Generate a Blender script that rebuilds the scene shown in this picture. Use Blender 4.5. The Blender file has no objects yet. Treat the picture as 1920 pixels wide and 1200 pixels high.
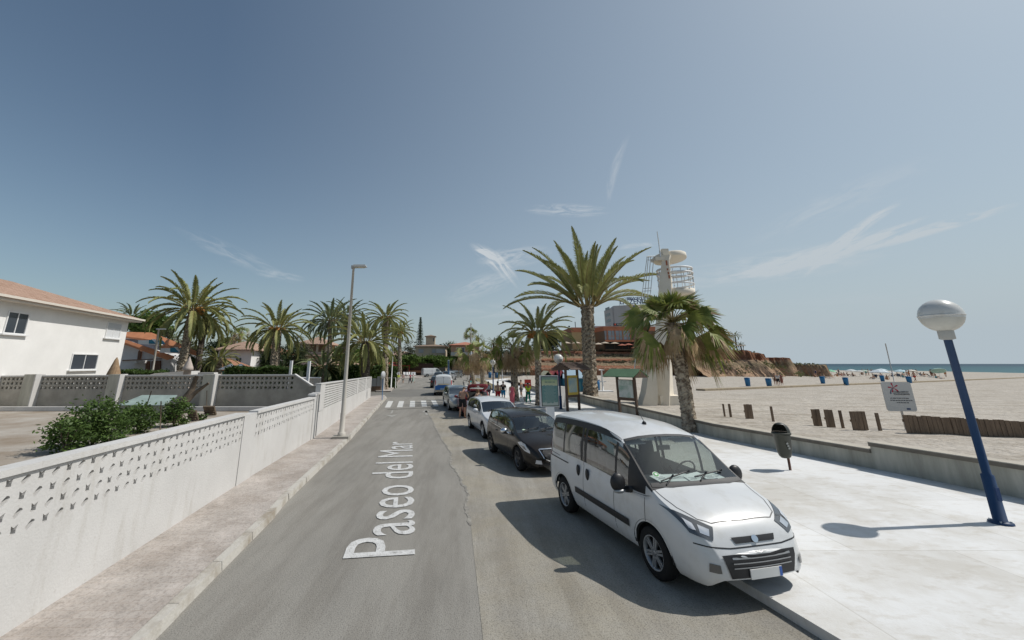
import bpy, bmesh, math, random
from math import sin, cos, pi, radians, atan2, sqrt, atan, tan, hypot
from mathutils import Vector, Matrix
from mathutils.bvhtree import BVHTree
random.seed(7)
S = bpy.context.scene
COL = S.collection
# ---------------------------------------------------------------- camera
FOC, CX, CY, HC = 760.0, 876.0, 486.0, 2.92
PIT = atan((682-CY)/FOC)
cam = bpy.data.cameras.new('camera'); camo = bpy.data.objects.new('camera', cam); COL.objects.link(camo)
cam.sensor_fit = 'HORIZONTAL'; cam.sensor_width = 36; cam.lens = 36*FOC/1920
cam.shift_x = (960-CX)/1920; cam.shift_y = (CY-600)/1920
cam.clip_start = 0.05; cam.clip_end = 30000
camo.location = (0, 0, HC); camo.rotation_euler = (pi/2+PIT, 0, 0)
S.camera = camo
S.render.resolution_x = 1024; S.render.resolution_y = 640
# ---------------------------------------------------------------- light
SUN_EL, SUN_DIR = radians(51), Vector((1, 0.1, 0)).normalized()
sun = bpy.data.lights.new('sun', 'SUN'); suno = bpy.data.objects.new('sun', sun); COL.objects.link(suno)
sun.energy = 3.4; sun.angle = radians(0.53); sun.color = (1.0, 0.96, 0.9)
sv = Vector((SUN_DIR.x*cos(SUN_EL), SUN_DIR.y*cos(SUN_EL), sin(SUN_EL)))
suno.rotation_euler = sv.to_track_quat('Z', 'Y').to_euler()
S.view_settings.view_transform = 'Standard'; S.view_settings.look = 'None'
S.view_settings.exposure = 0.1; S.view_settings.gamma = 1
W = bpy.data.worlds.new('World'); S.world = W; W.use_nodes = True
nt = W.node_tree; nt.nodes.clear()
def N(nt, t, **k):
    n = nt.nodes.new(t)
    for a, b in k.items():
        if a == 'op': n.operation = b
        elif isinstance(a, str) and a.startswith('i_'): n.inputs[int(a[2:])].default_value = b
        else: setattr(n, a, b)
    return n
def build_world():
    L = nt.links.new
    sky = N(nt, 'ShaderNodeTexSky'); sky.sky_type = 'NISHITA'; sky.sun_disc = False
    sky.sun_elevation = SUN_EL; sky.sun_rotation = atan2(SUN_DIR.x, SUN_DIR.y)
    sky.air_density = 1.0; sky.dust_density = 1.6; sky.ozone_density = 1.2; sky.altitude = 0
    hsv = N(nt, 'ShaderNodeHueSaturation'); hsv.inputs['Saturation'].default_value = 0.95; hsv.inputs['Value'].default_value = 1.0
    tn = N(nt, 'ShaderNodeMixRGB', blend_type='MULTIPLY'); tn.inputs[0].default_value = 1; tn.inputs[2].default_value = (.945, 1.032, .985, 1); L(sky.outputs[0], tn.inputs[1]); L(tn.outputs[0], hsv.inputs['Color'])
    # thin cirrus wisps, each laid along its own direction of the sky
    tc = N(nt, 'ShaderNodeTexCoord')
    total = None
    def vdot(v):
        n = N(nt, 'ShaderNodeVectorMath', op='DOT_PRODUCT'); L(tc.outputs['Generated'], n.inputs[0]); n.inputs[1].default_value = v
        return n.outputs['Value']
    def M(op, a, b=None, clamp=False):
        n = N(nt, 'ShaderNodeMath', op=op); n.use_clamp = clamp
        for i, q in enumerate((a, b)):
            if q is None: continue
            if isinstance(q, (int, float)): n.inputs[i].default_value = q
            else: L(q, n.inputs[i])
        return n.outputs[0]
    def wisp(u, v, ang, la, lb, amt, seed, bend=0.0):
        nonlocal total
        d = ray(u, v).normalized()
        e = Vector((0, 0, 1)); rt = d.cross(e).normalized(); up = rt.cross(d).normalized()
        a = (rt*cos(ang)+up*sin(ang)); b = (up*cos(ang)-rt*sin(ang))
        pa, pb, pd = vdot(a), vdot(b), vdot(d)
        qa = M('DIVIDE', pa, la)
        pb2 = M('ADD', pb, M('MULTIPLY', M('MULTIPLY', qa, qa), bend))
        cv = N(nt, 'ShaderNodeCombineXYZ'); L(M('MULTIPLY', pa, 16.0), cv.inputs[0]); L(M('MULTIPLY', pb2, 75.0), cv.inputs[1]); cv.inputs[2].default_value = seed
        no = N(nt, 'ShaderNodeTexNoise'); no.inputs['Scale'].default_value = 1.0; no.inputs['Detail'].default_value = 6; no.inputs['Roughness'].default_value = 0.62
        no.inputs['Distortion'].default_value = 0.9
        L(cv.outputs[0], no.inputs['Vector'])
        nn = M('MULTIPLY', M('SUBTRACT', no.outputs['Fac'], 0.4), 3.4, True)
        qb = M('DIVIDE', pb2, lb)
        r2 = M('ADD', M('MULTIPLY', qa, qa), M('MULTIPLY', qb, qb))
        fall = M('POWER', M('SUBTRACT', 1.0, r2, True), 1.3)
        front = M('GREATER_THAN', pd, 0.0)
        w = M('MULTIPLY', M('MULTIPLY', M('MULTIPLY', nn, fall), front), amt)
        total = w if total is None else M('ADD', total, w)
    wisp(932, 492, -0.75, .085, .022, .7, 1.3, .012)
    wisp(965, 482, 0.1, .10, .030, .35, 4.3)
    wisp(905, 535, 0.35, .11, .03, .25, 9.1)
    wisp(1062, 394, -0.12, .11, .018, .34, 7.7)
    wisp(1152, 318, 1.2, .085, .012, .22, 2.2, .01)
    wisp(1520, 485, 0.20, .13, .022, .8, 11.4, -.012)
    wisp(1590, 445, 0.62, .10, .010, 1.0, 3.1, .008)
    wisp(1450, 500, 0.03, .20, .036, .34, 17.0)
    wisp(1740, 432, 0.18, .10, .010, 1.2, 6.0)
    wisp(1380, 520, 0.02, .22, .018, .30, 21.0)
    wisp(1190, 461, 0.0, .07, .008, .3, 25.0)
    wisp(1560, 385, 0.3, .16, .03, .16, 31.0)
    wisp(1590, 575, 0.05, .25, .03, .16, 33.0)
    wisp(1500, 492, 0.12, .11, .014, .8, 52.0, -.01)
    wisp(1620, 455, 0.32, .09, .008, 1.2, 57.0)
    wisp(915, 475, -0.5, .035, .010, 1.6, 61.0, .006)
    wisp(440, 478, -0.35, .13, .02, .13, 5.0)
    wisp(525, 517, -0.1, .06, .014, .18, 8.0)
    wisp(1080, 580, 0.0, .35, .03, .22, 41.0)
    mix = N(nt, 'ShaderNodeMixRGB'); L(M('MINIMUM', M("MULTIPLY", total, 2.3), 0.85), mix.inputs[0]); L(hsv.outputs[0], mix.inputs[1]); mix.inputs[2].default_value = SKYCLOUD
    # thin veil that brightens the sky on the sea side
    veil = M('MULTIPLY', M('ADD', vdot((0.80, 0.35, 0.0)), 0.15, True), VEIL)
    low = M('POWER', M('SUBTRACT', 1.0, M('ABSOLUTE', vdot((0, 0, 1)), None), True), 5.0)
    veil = M('ADD', veil, M('MULTIPLY', low, M('ADD', 0.36, M('MULTIPLY', M('ADD', vdot((0.8, 0.3, 0)), 0.3, True), 0.35))), True)
    mx2 = N(nt, 'ShaderNodeMixRGB'); L(veil, mx2.inputs[0]); L(mix.outputs[0], mx2.inputs[1]); mx2.inputs[2].default_value = SKYVEIL
    bg = N(nt, 'ShaderNodeBackground'); bg.inputs[1].default_value = SKYSTR; L(mx2.outputs[0], bg.inputs[0])
    out = N(nt, 'ShaderNodeOutputWorld'); L(bg.outputs[0], out.inputs[0])
SKYCLOUD = (7.5, 7.7, 7.9, 1); SKYVEIL = (4.75, 5.55, 6.1, 1); VEIL = 0.45; SKYSTR = 0.085
# ------------------------------------------------- from a picture point to the ground it shows
def ray(u, v):
    x = (u-CX)/FOC; y = -(v-CY)/FOC
    return Vector((x, cos(PIT)-y*sin(PIT), sin(PIT)+y*cos(PIT)))
def g(u, v, z=0.0):
    d = ray(u, v); t = (z-HC)/d.z; return Vector((d.x*t, d.y*t, z))
def atY(u, v, Y):
    d = ray(u, v); t = Y/d.y; return Vector((d.x*t, Y, d.z*t+HC))
def onplane(u, v, A, B):
    d = ray(u, v); n = Vector((B[1]-A[1], -(B[0]-A[0]))); t = (n.x*A[0]+n.y*A[1])/(n.x*d.x+n.y*d.y)
    return Vector((d.x*t, d.y*t, d.z*t+HC))
def wd(px, Y): return px*Y/785.0      # metres per picture pixels at distance Y
build_world()
# ---------------------------------------------------------------- materials
MATS = {}
def mat(name, col, rough=0.7, var=0.0, vscale=3.0, col2=None, metal=0.0, spec=0.4, bump=0.0, bscale=20.0, emit=None, coat=0.0, bdist=.02, stretch=None, thr=None, coords='Object'):
    """procedural principled material: base colour modulated by noise between col and col2"""
    if name in MATS: return MATS[name]
    m = bpy.data.materials.new(name); m.use_nodes = True; t = m.node_tree; L = t.links.new
    b = t.nodes['Principled BSDF']; b.inputs['Roughness'].default_value = rough; b.inputs['Metallic'].default_value = metal
    b.inputs['Specular IOR Level'].default_value = spec
    if coat: b.inputs['Coat Weight'].default_value = coat; b.inputs['Coat Roughness'].default_value = 0.04
    c = (*col, 1)
    tc = N(t, 'ShaderNodeTexCoord'); mp = N(t, 'ShaderNodeMapping'); L(tc.outputs[coords], mp.inputs[0])
    if stretch: mp.inputs['Scale'].default_value = stretch
    if col2 is None and var: col2 = tuple(max(0, x*(1-var)) for x in col)
    if col2 is not None:
        n1 = N(t, 'ShaderNodeTexNoise'); n1.inputs['Scale'].default_value = vscale; n1.inputs['Detail'].default_value = 8; n1.inputs['Roughness'].default_value = 0.65
        L(mp.outputs[0], n1.inputs['Vector'])
        cr = N(t, 'ShaderNodeValToRGB'); lo, hi = thr or (0.32, 0.68)
        cr.color_ramp.elements[0].position = lo; cr.color_ramp.elements[1].position = hi
        cr.color_ramp.elements[0].color = (*col2, 1); cr.color_ramp.elements[1].color = c
        L(n1.outputs['Fac'], cr.inputs[0]); L(cr.outputs[0], b.inputs['Base Color'])
    else: b.inputs['Base Color'].default_value = c
    if bump:
        n2 = N(t, 'ShaderNodeTexNoise'); n2.inputs['Scale'].default_value = bscale; n2.inputs['Detail'].default_value = 5
        L(mp.outputs[0], n2.inputs['Vector'])
        bp = N(t, 'ShaderNodeBump'); bp.inputs['Strength'].default_value = bump; bp.inputs['Distance'].default_value = bdist
        L(n2.outputs['Fac'], bp.inputs['Height']); L(bp.outputs[0], b.inputs['Normal'])
    if emit: b.inputs['Emission Color'].default_value = (*emit[0], 1); b.inputs['Emission Strength'].default_value = emit[1]
    MATS[name] = m; return m
def stain(m, scale, dark, lo=.42, hi=.62, coords='Object', stretch=(1, 1, 1), detail=6):
    """multiplies the base colour by worn, stained patches"""
    t = m.node_tree; b = t.nodes['Principled BSDF']; src = b.inputs['Base Color'].links[0].from_socket
    tc = N(t, 'ShaderNodeTexCoord'); mp = N(t, 'ShaderNodeMapping'); t.links.new(tc.outputs[coords], mp.inputs[0]); mp.inputs['Scale'].default_value = stretch
    n1 = N(t, 'ShaderNodeTexNoise'); n1.inputs['Scale'].default_value = scale; n1.inputs['Detail'].default_value = detail; n1.inputs['Roughness'].default_value = .7; t.links.new(mp.outputs[0], n1.inputs['Vector'])
    cr = N(t, 'ShaderNodeValToRGB'); cr.color_ramp.elements[0].position = lo; cr.color_ramp.elements[1].position = hi; cr.color_ramp.elements[0].color = (*dark, 1); cr.color_ramp.elements[1].color = (1, 1, 1, 1)
    mx = N(t, 'ShaderNodeMixRGB', blend_type='MULTIPLY'); mx.inputs[0].default_value = 1
    t.links.new(n1.outputs['Fac'], cr.inputs[0]); t.links.new(src, mx.inputs[1]); t.links.new(cr.outputs[0], mx.inputs[2]); t.links.new(mx.outputs[0], b.inputs['Base Color'])
def leafmat(name, c1, c2, sc=1.0, trans=0.25):
    if name in MATS: return MATS[name]
    m = mat(name, c1, 0.55, col2=c2, vscale=sc, spec=0.3)
    t = m.node_tree; b = t.nodes['Principled BSDF']; out = t.nodes['Material Output']
    tr = N(t, 'ShaderNodeBsdfTranslucent'); mx = N(t, 'ShaderNodeMixShader'); mx.inputs[0].default_value = trans
    src = b.inputs['Base Color'].links[0].from_socket
    t.links.new(src, tr.inputs[0]); t.links.new(b.outputs[0], mx.inputs[1]); t.links.new(tr.outputs[0], mx.inputs[2]); t.links.new(mx.outputs[0], out.inputs[0])
    return m
def glassmat(name, tint, refl=0.12, tr=0.6):
    if name in MATS: return MATS[name]
    m = bpy.data.materials.new(name); m.use_nodes = True; t = m.node_tree; t.nodes.clear(); L = t.links.new
    a = N(t, 'ShaderNodeBsdfTransparent'); a.inputs[0].default_value = (*[x*tr for x in tint], 1)
    gl = N(t, 'ShaderNodeBsdfGlossy'); gl.inputs['Roughness'].default_value = 0.03; gl.inputs[0].default_value = (.9, .95, 1, 1)
    lw_ = N(t, 'ShaderNodeLayerWeight'); lw_.inputs[0].default_value = .5; f = N(t, 'ShaderNodeMath', op='POWER'); L(lw_.outputs['Facing'], f.inputs[0]); f.inputs[1].default_value = 3.5
    ad = N(t, 'ShaderNodeMath', op='ADD'); L(f.outputs[0], ad.inputs[0]); ad.inputs[1].default_value = refl; ad.use_clamp = True
    mx = N(t, 'ShaderNodeMixShader'); L(ad.outputs[0], mx.inputs[0]); L(a.outputs[0], mx.inputs[1]); L(gl.outputs[0], mx.inputs[2])
    o = N(t, 'ShaderNodeOutputMaterial'); L(mx.outputs[0], o.inputs[0]); MATS[name] = m; return m
# ---------------------------------------------------------------- mesh builder
class MB:
    def __init__(s, origin=(0, 0, 0)): s.v = []; s.f = []; s.o = Vector(origin); s.sm = []; s.mi = []; s.cm = 0
    def add(s, vs, fs, smooth=False):
        n = len(s.v); s.v += [tuple(Vector(v)-s.o) for v in vs]; s.f += [tuple(i+n for i in f) for f in fs]; s.sm += [smooth]*len(fs); s.mi += [s.cm]*len(fs); return s
    def box(s, c, d, rz=0, tap=1.0, rot=None):
        c = Vector(c); R = rot or Matrix.Rotation(rz, 3, 'Z'); vs = []
        for z in (-1, 1):
            k = tap if z > 0 else 1
            for x, y in ((-1, -1), (1, -1), (1, 1), (-1, 1)): vs.append(c+R@Vector((x*d[0]/2*k, y*d[1]/2*k, z*d[2]/2)))
        return s.add(vs, [(3, 2, 1, 0), (4, 5, 6, 7), (0, 1, 5, 4), (1, 2, 6, 5), (2, 3, 7, 6), (3, 0, 4, 7)])
    def tube(s, pts, rad, n=8, cap=True, smooth=True):
        pts = [Vector(p) for p in pts]; k = len(pts); rad = rad if isinstance(rad, (list, tuple)) else [rad]*k
        vs = []; ref = None
        for i, p in enumerate(pts):
            t = (pts[min(i+1, k-1)]-pts[max(i-1, 0)]).normalized()
            if ref is None: ref = Vector((0, 0, 1)) if abs(t.z) < .9 else Vector((1, 0, 0))
            a = t.cross(ref)
            if a.length < 1e-4: a = t.cross(Vector((0, 1, .01)))
            a.normalize(); b = a.cross(t).normalized(); ref = b
            for j in range(n):
                q = 2*pi*j/n; vs.append(p+(a*cos(q)+b*sin(q))*rad[i])
        fs = [(i*n+j, i*n+(j+1) % n, (i+1)*n+(j+1) % n, (i+1)*n+j) for i in range(k-1) for j in range(n)]
        s.add(vs, fs, smooth)
        if cap: s.f += [tuple(len(s.v)-k*n+j for j in range(n)), tuple(len(s.v)-1-j for j in range(n))]; s.sm += [False]*2; s.mi += [s.cm]*2
        return s
    def lathe(s, prof, c=(0, 0, 0), n=16, axis='Z', smooth=True, close=False):
        c = Vector(c); vs = []
        for r, h in prof:
            for j in range(n):
                a = 2*pi*j/n
                vs.append(c+(Vector((r*cos(a), r*sin(a), h)) if axis == 'Z' else Vector((r*cos(a), h, r*sin(a))) if axis == 'Y' else Vector((h, r*cos(a), r*sin(a)))))
        k = len(prof)
        return s.add(vs, [(i*n+j, i*n+(j+1) % n, (i+1)*n+(j+1) % n, (i+1)*n+j) for i in range(k-1) for j in range(n)], smooth)
    def ball(s, c, r, n=12, m=8):
        r = r if isinstance(r, (tuple, list)) else (r, r, r); vs = []; c = Vector(c)
        for i in range(m+1):
            a = pi*i/m
            for j in range(n):
                b = 2*pi*j/n; vs.append(c+Vector((r[0]*sin(a)*cos(b), r[1]*sin(a)*sin(b), r[2]*cos(a))))
        return s.add(vs, [(i*n+j, (i+1)*n+j, (i+1)*n+(j+1) % n, i*n+(j+1) % n) for i in range(m) for j in range(n)], True)
    def prism(s, poly, z0, z1):
        n = len(poly); A = [Vector((*p[:2], z0)) for p in poly]; B = [Vector((*p[:2], z1)) for p in poly]
        return s.add(A+B, [tuple(range(n-1, -1, -1)), tuple(range(n, 2*n))]+[(i, (i+1) % n, n+(i+1) % n, n+i) for i in range(n)])
    def slab(s, poly, d):
        """any planar 3D polygon given a thickness vector d"""
        n = len(poly); A = [Vector(p) for p in poly]; B = [p+Vector(d) for p in A]
        return s.add(A+B, [tuple(range(n-1, -1, -1)), tuple(range(n, 2*n))]+[(i, (i+1) % n, n+(i+1) % n, n+i) for i in range(n)])
    def quad(s, *p): return s.add(p, [tuple(range(len(p)))])
    def build(s, name, m, parent=None, loc=None, fixn=False, auto=None):
        me = bpy.data.meshes.new(name); me.from_pydata(s.v, [], s.f)
        for x in (m if isinstance(m, (list, tuple)) else [m]): me.materials.append(x)
        me.polygons.foreach_set('use_smooth', s.sm); me.polygons.foreach_set('material_index', s.mi)
        if fixn:
            bm = bmesh.new(); bm.from_mesh(me); bmesh.ops.remove_doubles(bm, verts=bm.verts, dist=1e-4); bmesh.ops.recalc_face_normals(bm, faces=bm.faces); bm.to_mesh(me); bm.free()
        me.update()
        o = bpy.data.objects.new(name, me); COL.objects.link(o)
        o.parent = parent
        if parent is None: o.location = s.o if loc is None else loc
        elif loc is not None: o.location = loc
        return o
def tag(o, label=None, cat=None, group=None, kind=None):
    if label: o['label'] = label
    if cat: o['category'] = cat
    if group: o['group'] = group
    if kind: o['kind'] = kind
    return o
def thing(name, label, cat, loc=(0, 0, 0), rz=0, group=None):
    o = bpy.data.objects.new(name, None); COL.objects.link(o); o.location = loc; o.rotation_euler = (0, 0, rz); o.empty_display_size = .2
    return tag(o, label, cat, group)
def copy_tree(o, parent=None):
    c = o.copy(); COL.objects.link(c); c.parent = parent
    for ch in [k for k in KIDS(o)]: copy_tree(ch, c)
    return c
def KIDS(o): return [k for k in COL.objects if k.parent == o]
def dup(o, loc, rz=0, sc=1, label=None, group=None):
    c = copy_tree(o); c.location = loc; c.rotation_euler = (0, 0, rz)
    c.scale = (sc, sc, sc) if not isinstance(sc, tuple) else sc
    if label: c['label'] = label
    if group: c['group'] = group
    return c
def struct(name, mb, m, **k):
    o = mb.build(name, m, **k); o['kind'] = 'structure'; return o
def textmesh(name, body, size, m, parent=None, loc=(0, 0, 0), rot=(0, 0, 0), sx=1, depth=.01, align='CENTER', bold=0):
    cu = bpy.data.curves.new('t', 'FONT'); cu.body = body; cu.size = size; cu.extrude = depth; cu.align_x = align; cu.offset = bold; cu.resolution_u = 3
    to = bpy.data.objects.new('t', cu); COL.objects.link(to)
    bpy.context.view_layer.update()
    me = bpy.data.meshes.new_from_object(to.evaluated_get(bpy.context.evaluated_depsgraph_get()))
    bpy.data.objects.remove(to); bpy.data.curves.remove(cu)
    for v in me.vertices: v.co.x *= sx
    me.materials.clear(); me.materials.append(m)
    o = bpy.data.objects.new(name, me); COL.objects.link(o); o.parent = parent; o.location = loc; o.rotation_euler = rot
    return o
def lerp(a, b, t): return a+(b-a)*t
def tabf(tab):
    """smooth (pchip-like) interpolation of a table of (s, value)"""
    xs = [a for a, _ in tab]; ys = [b for _, b in tab]; n = len(xs)
    d = [(ys[i+1]-ys[i])/(xs[i+1]-xs[i]) for i in range(n-1)]; m = [d[0]]
    for i in range(1, n-1): m.append(0 if d[i-1]*d[i] <= 0 else 2*d[i-1]*d[i]/(d[i-1]+d[i]))
    m.append(d[-1])
    def f(x):
        if x <= xs[0]: return ys[0]
        if x >= xs[-1]: return ys[-1]
        i = max(j for j in range(n-1) if xs[j] <= x); h = xs[i+1]-xs[i]; t = (x-xs[i])/h
        return ys[i]*(1+2*t)*(1-t)**2+m[i]*h*t*(1-t)**2+ys[i+1]*t*t*(3-2*t)+m[i+1]*h*t*t*(t-1)
    return f
# ================================================================ SETTING
M_asph = mat('asphalt', (.31, .295, .265), .92, col2=(.225, .215, .195), vscale=.35, bump=.4, bscale=60, spec=.2, stretch=(1.6, .5, 1))
M_asph2 = mat('asphalt_dark', (.20, .195, .18), .92, col2=(.16, .155, .145), vscale=.5, bump=.3, bscale=60, spec=.2)
M_park = mat('worn_asphalt', (.36, .34, .30), .93, col2=(.28, .265, .235), vscale=.6, bump=.4, bscale=50, spec=.2)
M_pave = mat('pale_pavement', (.76, .76, .75), .85, col2=(.68, .68, .67), vscale=.35, bump=.2, bscale=40, spec=.2)
M_side = mat('sidewalk_tile', (.50, .455, .42), .9, col2=(.38, .345, .315), vscale=1.3, bump=.5, bscale=30, spec=.2)
M_kerb = mat('kerb_stone', (.47, .45, .41), .9, col2=(.27, .23, .18), vscale=2.0, bump=.5, bscale=30, spec=.2, thr=(.3, .55))
M_sand = mat('sand', (.51, .47, .415), .97, col2=(.385, .35, .305), vscale=.9, bump=1.0, bscale=3.2, bdist=.14, spec=.1, stretch=(1, 1.5, 1))
stain(M_sand, 5, (.70, .67, .63), .33, .47, stretch=(1, 1.4, 1)); stain(M_sand, .5, (.84, .82, .79), .40, .52, stretch=(.35, 2.2, 1)); stain(M_sand, 1.6, (.80, .78, .75), .34, .42)
M_earth = mat('garden_earth', (.30, .25, .19), .97, col2=(.2, .17, .13), vscale=.7, bump=.6, bscale=12, spec=.1)
M_paint = mat('road_paint', (.56, .56, .54), .8, col2=(.30, .30, .28), vscale=7, spec=.2, thr=(.28, .45))
M_paint2 = mat('road_letter_paint', (.66, .66, .65), .85, col2=(.50, .50, .49), vscale=5, spec=.2); stain(M_paint2, 11, (.52, .51, .49), .34, .46); stain(M_paint2, 60, (.6, .6, .6), .38, .47, detail=2)
M_worn = mat('worn_paint', (.37, .365, .34), .85, col2=(.23, .225, .205), vscale=7, spec=.2, thr=(.35, .6))
def brickify(m, sc, col, bw=.5, bh=.25, mortar=.02, coords='Object', amt=.25):
    """adds a paver joint pattern that darkens the joints"""
    t = m.node_tree; b = t.nodes['Principled BSDF']; src = b.inputs['Base Color'].links[0].from_socket
    br = N(t, 'ShaderNodeTexBrick'); tc = N(t, 'ShaderNodeTexCoord'); t.links.new(tc.outputs[coords], br.inputs['Vector'])
    br.inputs['Scale'].default_value = sc; br.inputs['Brick Width'].default_value = bw; br.inputs['Row Height'].default_value = bh; br.inputs['Mortar Size'].default_value = mortar
    br.inputs['Color1'].default_value = (1, 1, 1, 1); br.inputs['Color2'].default_value = (.9, .9, .9, 1); br.inputs['Mortar'].default_value = (*col, 1)
    mx = N(t, 'ShaderNodeMixRGB', blend_type='MULTIPLY'); mx.inputs[0].default_value = 1
    t.links.new(src, mx.inputs[1]); t.links.new(br.outputs[0], mx.inputs[2]); t.links.new(mx.outputs[0], b.inputs['Base Color'])
brickify(M_pave, 1, (.80, .79, .77), 3.0, 2.4, .012)
stain(M_pave, .35, (.86, .83, .78), .38, .55); stain(M_pave, 2.5, (.90, .88, .85), .36, .48, stretch=(1, 2.2, 1)); stain(M_pave, 14, (.8, .78, .75), .27, .33)
for q in (M_asph, M_park): stain(q, 55, (.66, .66, .66), .36, .5, detail=2); stain(q, .8, (.86, .85, .84), .40, .55, stretch=(2.6, .28, 1)); stain(q, 3.2, (.74, .74, .74), .26, .34)
stain(M_park, .5, (1.0, .97, .90), .4, .6)
stain(M_side, .8, (.82, .80, .78), .4, .55); stain(M_side, 22, (.8, .8, .8), .38, .5, detail=2)
brickify(M_side, 3.2, (.90, .88, .86), .5, .5, .03)
ZS = .12
KERB = [g(515, 970), g(542, 937), g(600, 880), g(655, 827), g(725, 747)]
kd = (KERB[3]-KERB[0]).normalized()
KL = [KERB[0]-kd*7.5]+KERB+[Vector((-7.6, 39.3, 0)), Vector((-8.9, 40.6, 0)), Vector((-12, 41.2, 0)), Vector((-60, 43.0, 0))]
def off(p, d, z): return Vector((p.x+d, p.y, z))
gm = MB(); 
# inland ground, running to the horizon (ends on the sea side behind the cliff)
gm.quad((-4000, -60, -.03), (20, -60, -.03), (20, 100, -.03), (70, 130, -.03), (60, 130, -.03), (90, 160, -.03), (110, 400, -.03), (900, 3500, -.03), (-4000, 5000, -.03))
struct('ground', gm, M_earth)
rm = MB(); rm.quad((-10, -8, 0), (14, -8, 0), (14, 30, 0), (9, 45, 0), (7, 62, 0), (3, 92, 0), (26, 118, 0), (22, 130, 0), (-14, 130, 0), (-60, 112, 0), (-75, 100, 0), (-14, 58, 0), (-60, 54, 0), (-60, 41, 0), (-10, 39, 0))
struct('road', rm, M_asph)
# darker fresh strip across the junction
dk = MB(); P4 = [g(640, 741, .004), g(735, 744, .004), g(822, 743, .004), g(822, 730, .004), g(745, 730, .004), g(640, 727, .004)]
P4 = [Vector((p.x, p.y, .004)) for p in P4]; dk.quad(*P4); struct('road_patch', dk, M_asph2)
# parking lane with a ragged edge
pk = MB(); L1 = [(884, 985), (874, 950), (880, 925), (866, 905), (858, 888), (846, 870), (846, 850), (839, 838), (828, 824), (822, 812), (815, 800), (812, 790), (806, 781), (800, 772)]
lp = []
for (u0, v0), (u1, v1) in zip(L1, L1[1:]):
    a, b = g(u0, v0, .004), g(u1, v1, .004)
    for k in range(5):
        q = a.lerp(b, k/5); q.x += random.uniform(-.035, .035); lp.append(q)
p0 = lp[0]; lp = [Vector((p0.x+.7, -8, .004)), Vector((p0.x+.15, 4, .004))]+lp
rt = [Vector((7.5, p.y, .004)) for p in lp]
for i in range(len(lp)-1): pk.quad(lp[i], rt[i], rt[i+1], lp[i+1])
struct('parking_lane', pk, M_park)
# cracked lip of the old asphalt along the parking lane
M_lip = mat('asphalt_lip', (.34, .325, .29), .95, col2=(.17, .16, .145), vscale=6, spec=.1)
cr = MB()
for i in range(2, len(lp)-1):
    w0 = random.uniform(.01, .05); w1 = random.uniform(.01, .05)
    cr.quad(lp[i]+Vector((-w0, 0, .004)), lp[i]+Vector((w0, 0, .004)), lp[i+1]+Vector((w1, 0, .004)), lp[i+1]+Vector((-w1, 0, .004)))
struct('asphalt_edge', cr, M_lip)
# sidewalk with kerb on the left
WB = [g(350, 970, ZS), g(459, 900, ZS), g(590, 820, ZS), g(692, 747, ZS)]     # foot of the white wall
wd0 = (WB[1]-WB[0]).normalized()
sw = MB()
kin = [Vector((p.x-.16, p.y+.03, ZS)) for p in KL[:7]]
wl = [WB[0]-wd0*9, WB[0], WB[1], WB[1].lerp(WB[2], .5), WB[2], WB[3], Vector((-8.9, 37.6, ZS))]
for i in range(6): sw.quad(wl[i]-Vector((.3, 0, 0)), kin[i], kin[i+1], wl[i+1]-Vector((.3, 0, 0)))
struct('sidewalk', sw, M_side)
kb = MB()
for i in range(6):
    a, b = KL[i], KL[i+1]; nseg = max(1, int((b-a).length/1.0))
    for k in range(nseg):
        p = a.lerp(b, k/nseg); q = a.lerp(b, (k+.992)/nseg); j = random.uniform(-.012, .012)
        kb.add([(p.x-.15, p.y, 0), (p.x+j, p.y, 0), (q.x+j, q.y, 0), (q.x-.15, q.y, 0), (p.x-.15, p.y, ZS+.004), (p.x-.02+j, p.y, ZS+.004), (q.x-.02+j, q.y, ZS+.004), (q.x-.15, q.y, ZS+.004)],
               [(4, 5, 6, 7), (0, 1, 5, 4), (1, 2, 6, 5), (2, 3, 7, 6), (3, 0, 4, 7)])
struct('kerb', kb, M_kerb)
pk2 = MB()  # pavement beyond the side street
cn = [g(705, 733, ZS), g(733, 733, ZS), g(744, 720, ZS), g(752, 710.5, ZS), g(690, 712, ZS)]
pk2.prism(cn, 0, ZS); struct('pavement', pk2, M_side)
fp = MB(); fp.prism([g(700, 709.5, ZS), g(790, 708, ZS), g(795, 704, ZS), g(700, 704, ZS)], 0, ZS); struct('far_pavement', fp, M_side)
# promenade on the right: one pale slab up to the low wall
WALL = [Vector((12.95, 6.0)), Vector((11.65, 10.62)), Vector((9.75, 17.1)), Vector((8.5, 34.3)), Vector((7.2, 41)), Vector((6.9, 56)), Vector((6.2, 70)), Vector((9.5, 84))]
wdv = (WALL[0]-WALL[1]).normalized(); WALL[0] = WALL[1]+wdv*12
def wallx(y):
    for a, b in zip(WALL, WALL[1:]):
        if y <= b.y: return a.x+(b.x-a.x)*(y-a.y)/(b.y-a.y)
    return WALL[-1].x+(y-WALL[-1].y)*.25
pe = [(4.15+1.4, -3), (3.68, 6.2), (2.75, 10), (2.05, 14.5), (1.4, 19), (.95, 24), (.45, 30), (.1, 35), (-.5, 42), (-.6, 52), (1.3, 66), (6, 80), (12, 92), (20, 103)]
pm = MB(); ys = [p[1] for p in pe]
lo = [Vector((p[0], p[1], 0)) for p in pe]
PX = tabf([(y, x) for x, y in pe])
yy = [-3+i*1.5 for i in range(69)]
for i in range(len(yy)-1):
    a, b = yy[i], yy[i+1]
    pm.quad((PX(a), a, ZS), (max(wallx(a), PX(a)+.3)+.2, a, ZS), (max(wallx(b), PX(b)+.3)+.2, b, ZS), (PX(b), b, ZS))
    pm.quad((PX(a), a, 0), (PX(a), a, ZS), (PX(b), b, ZS), (PX(b), b, 0))
struct('promenade', pm, M_pave)
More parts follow.
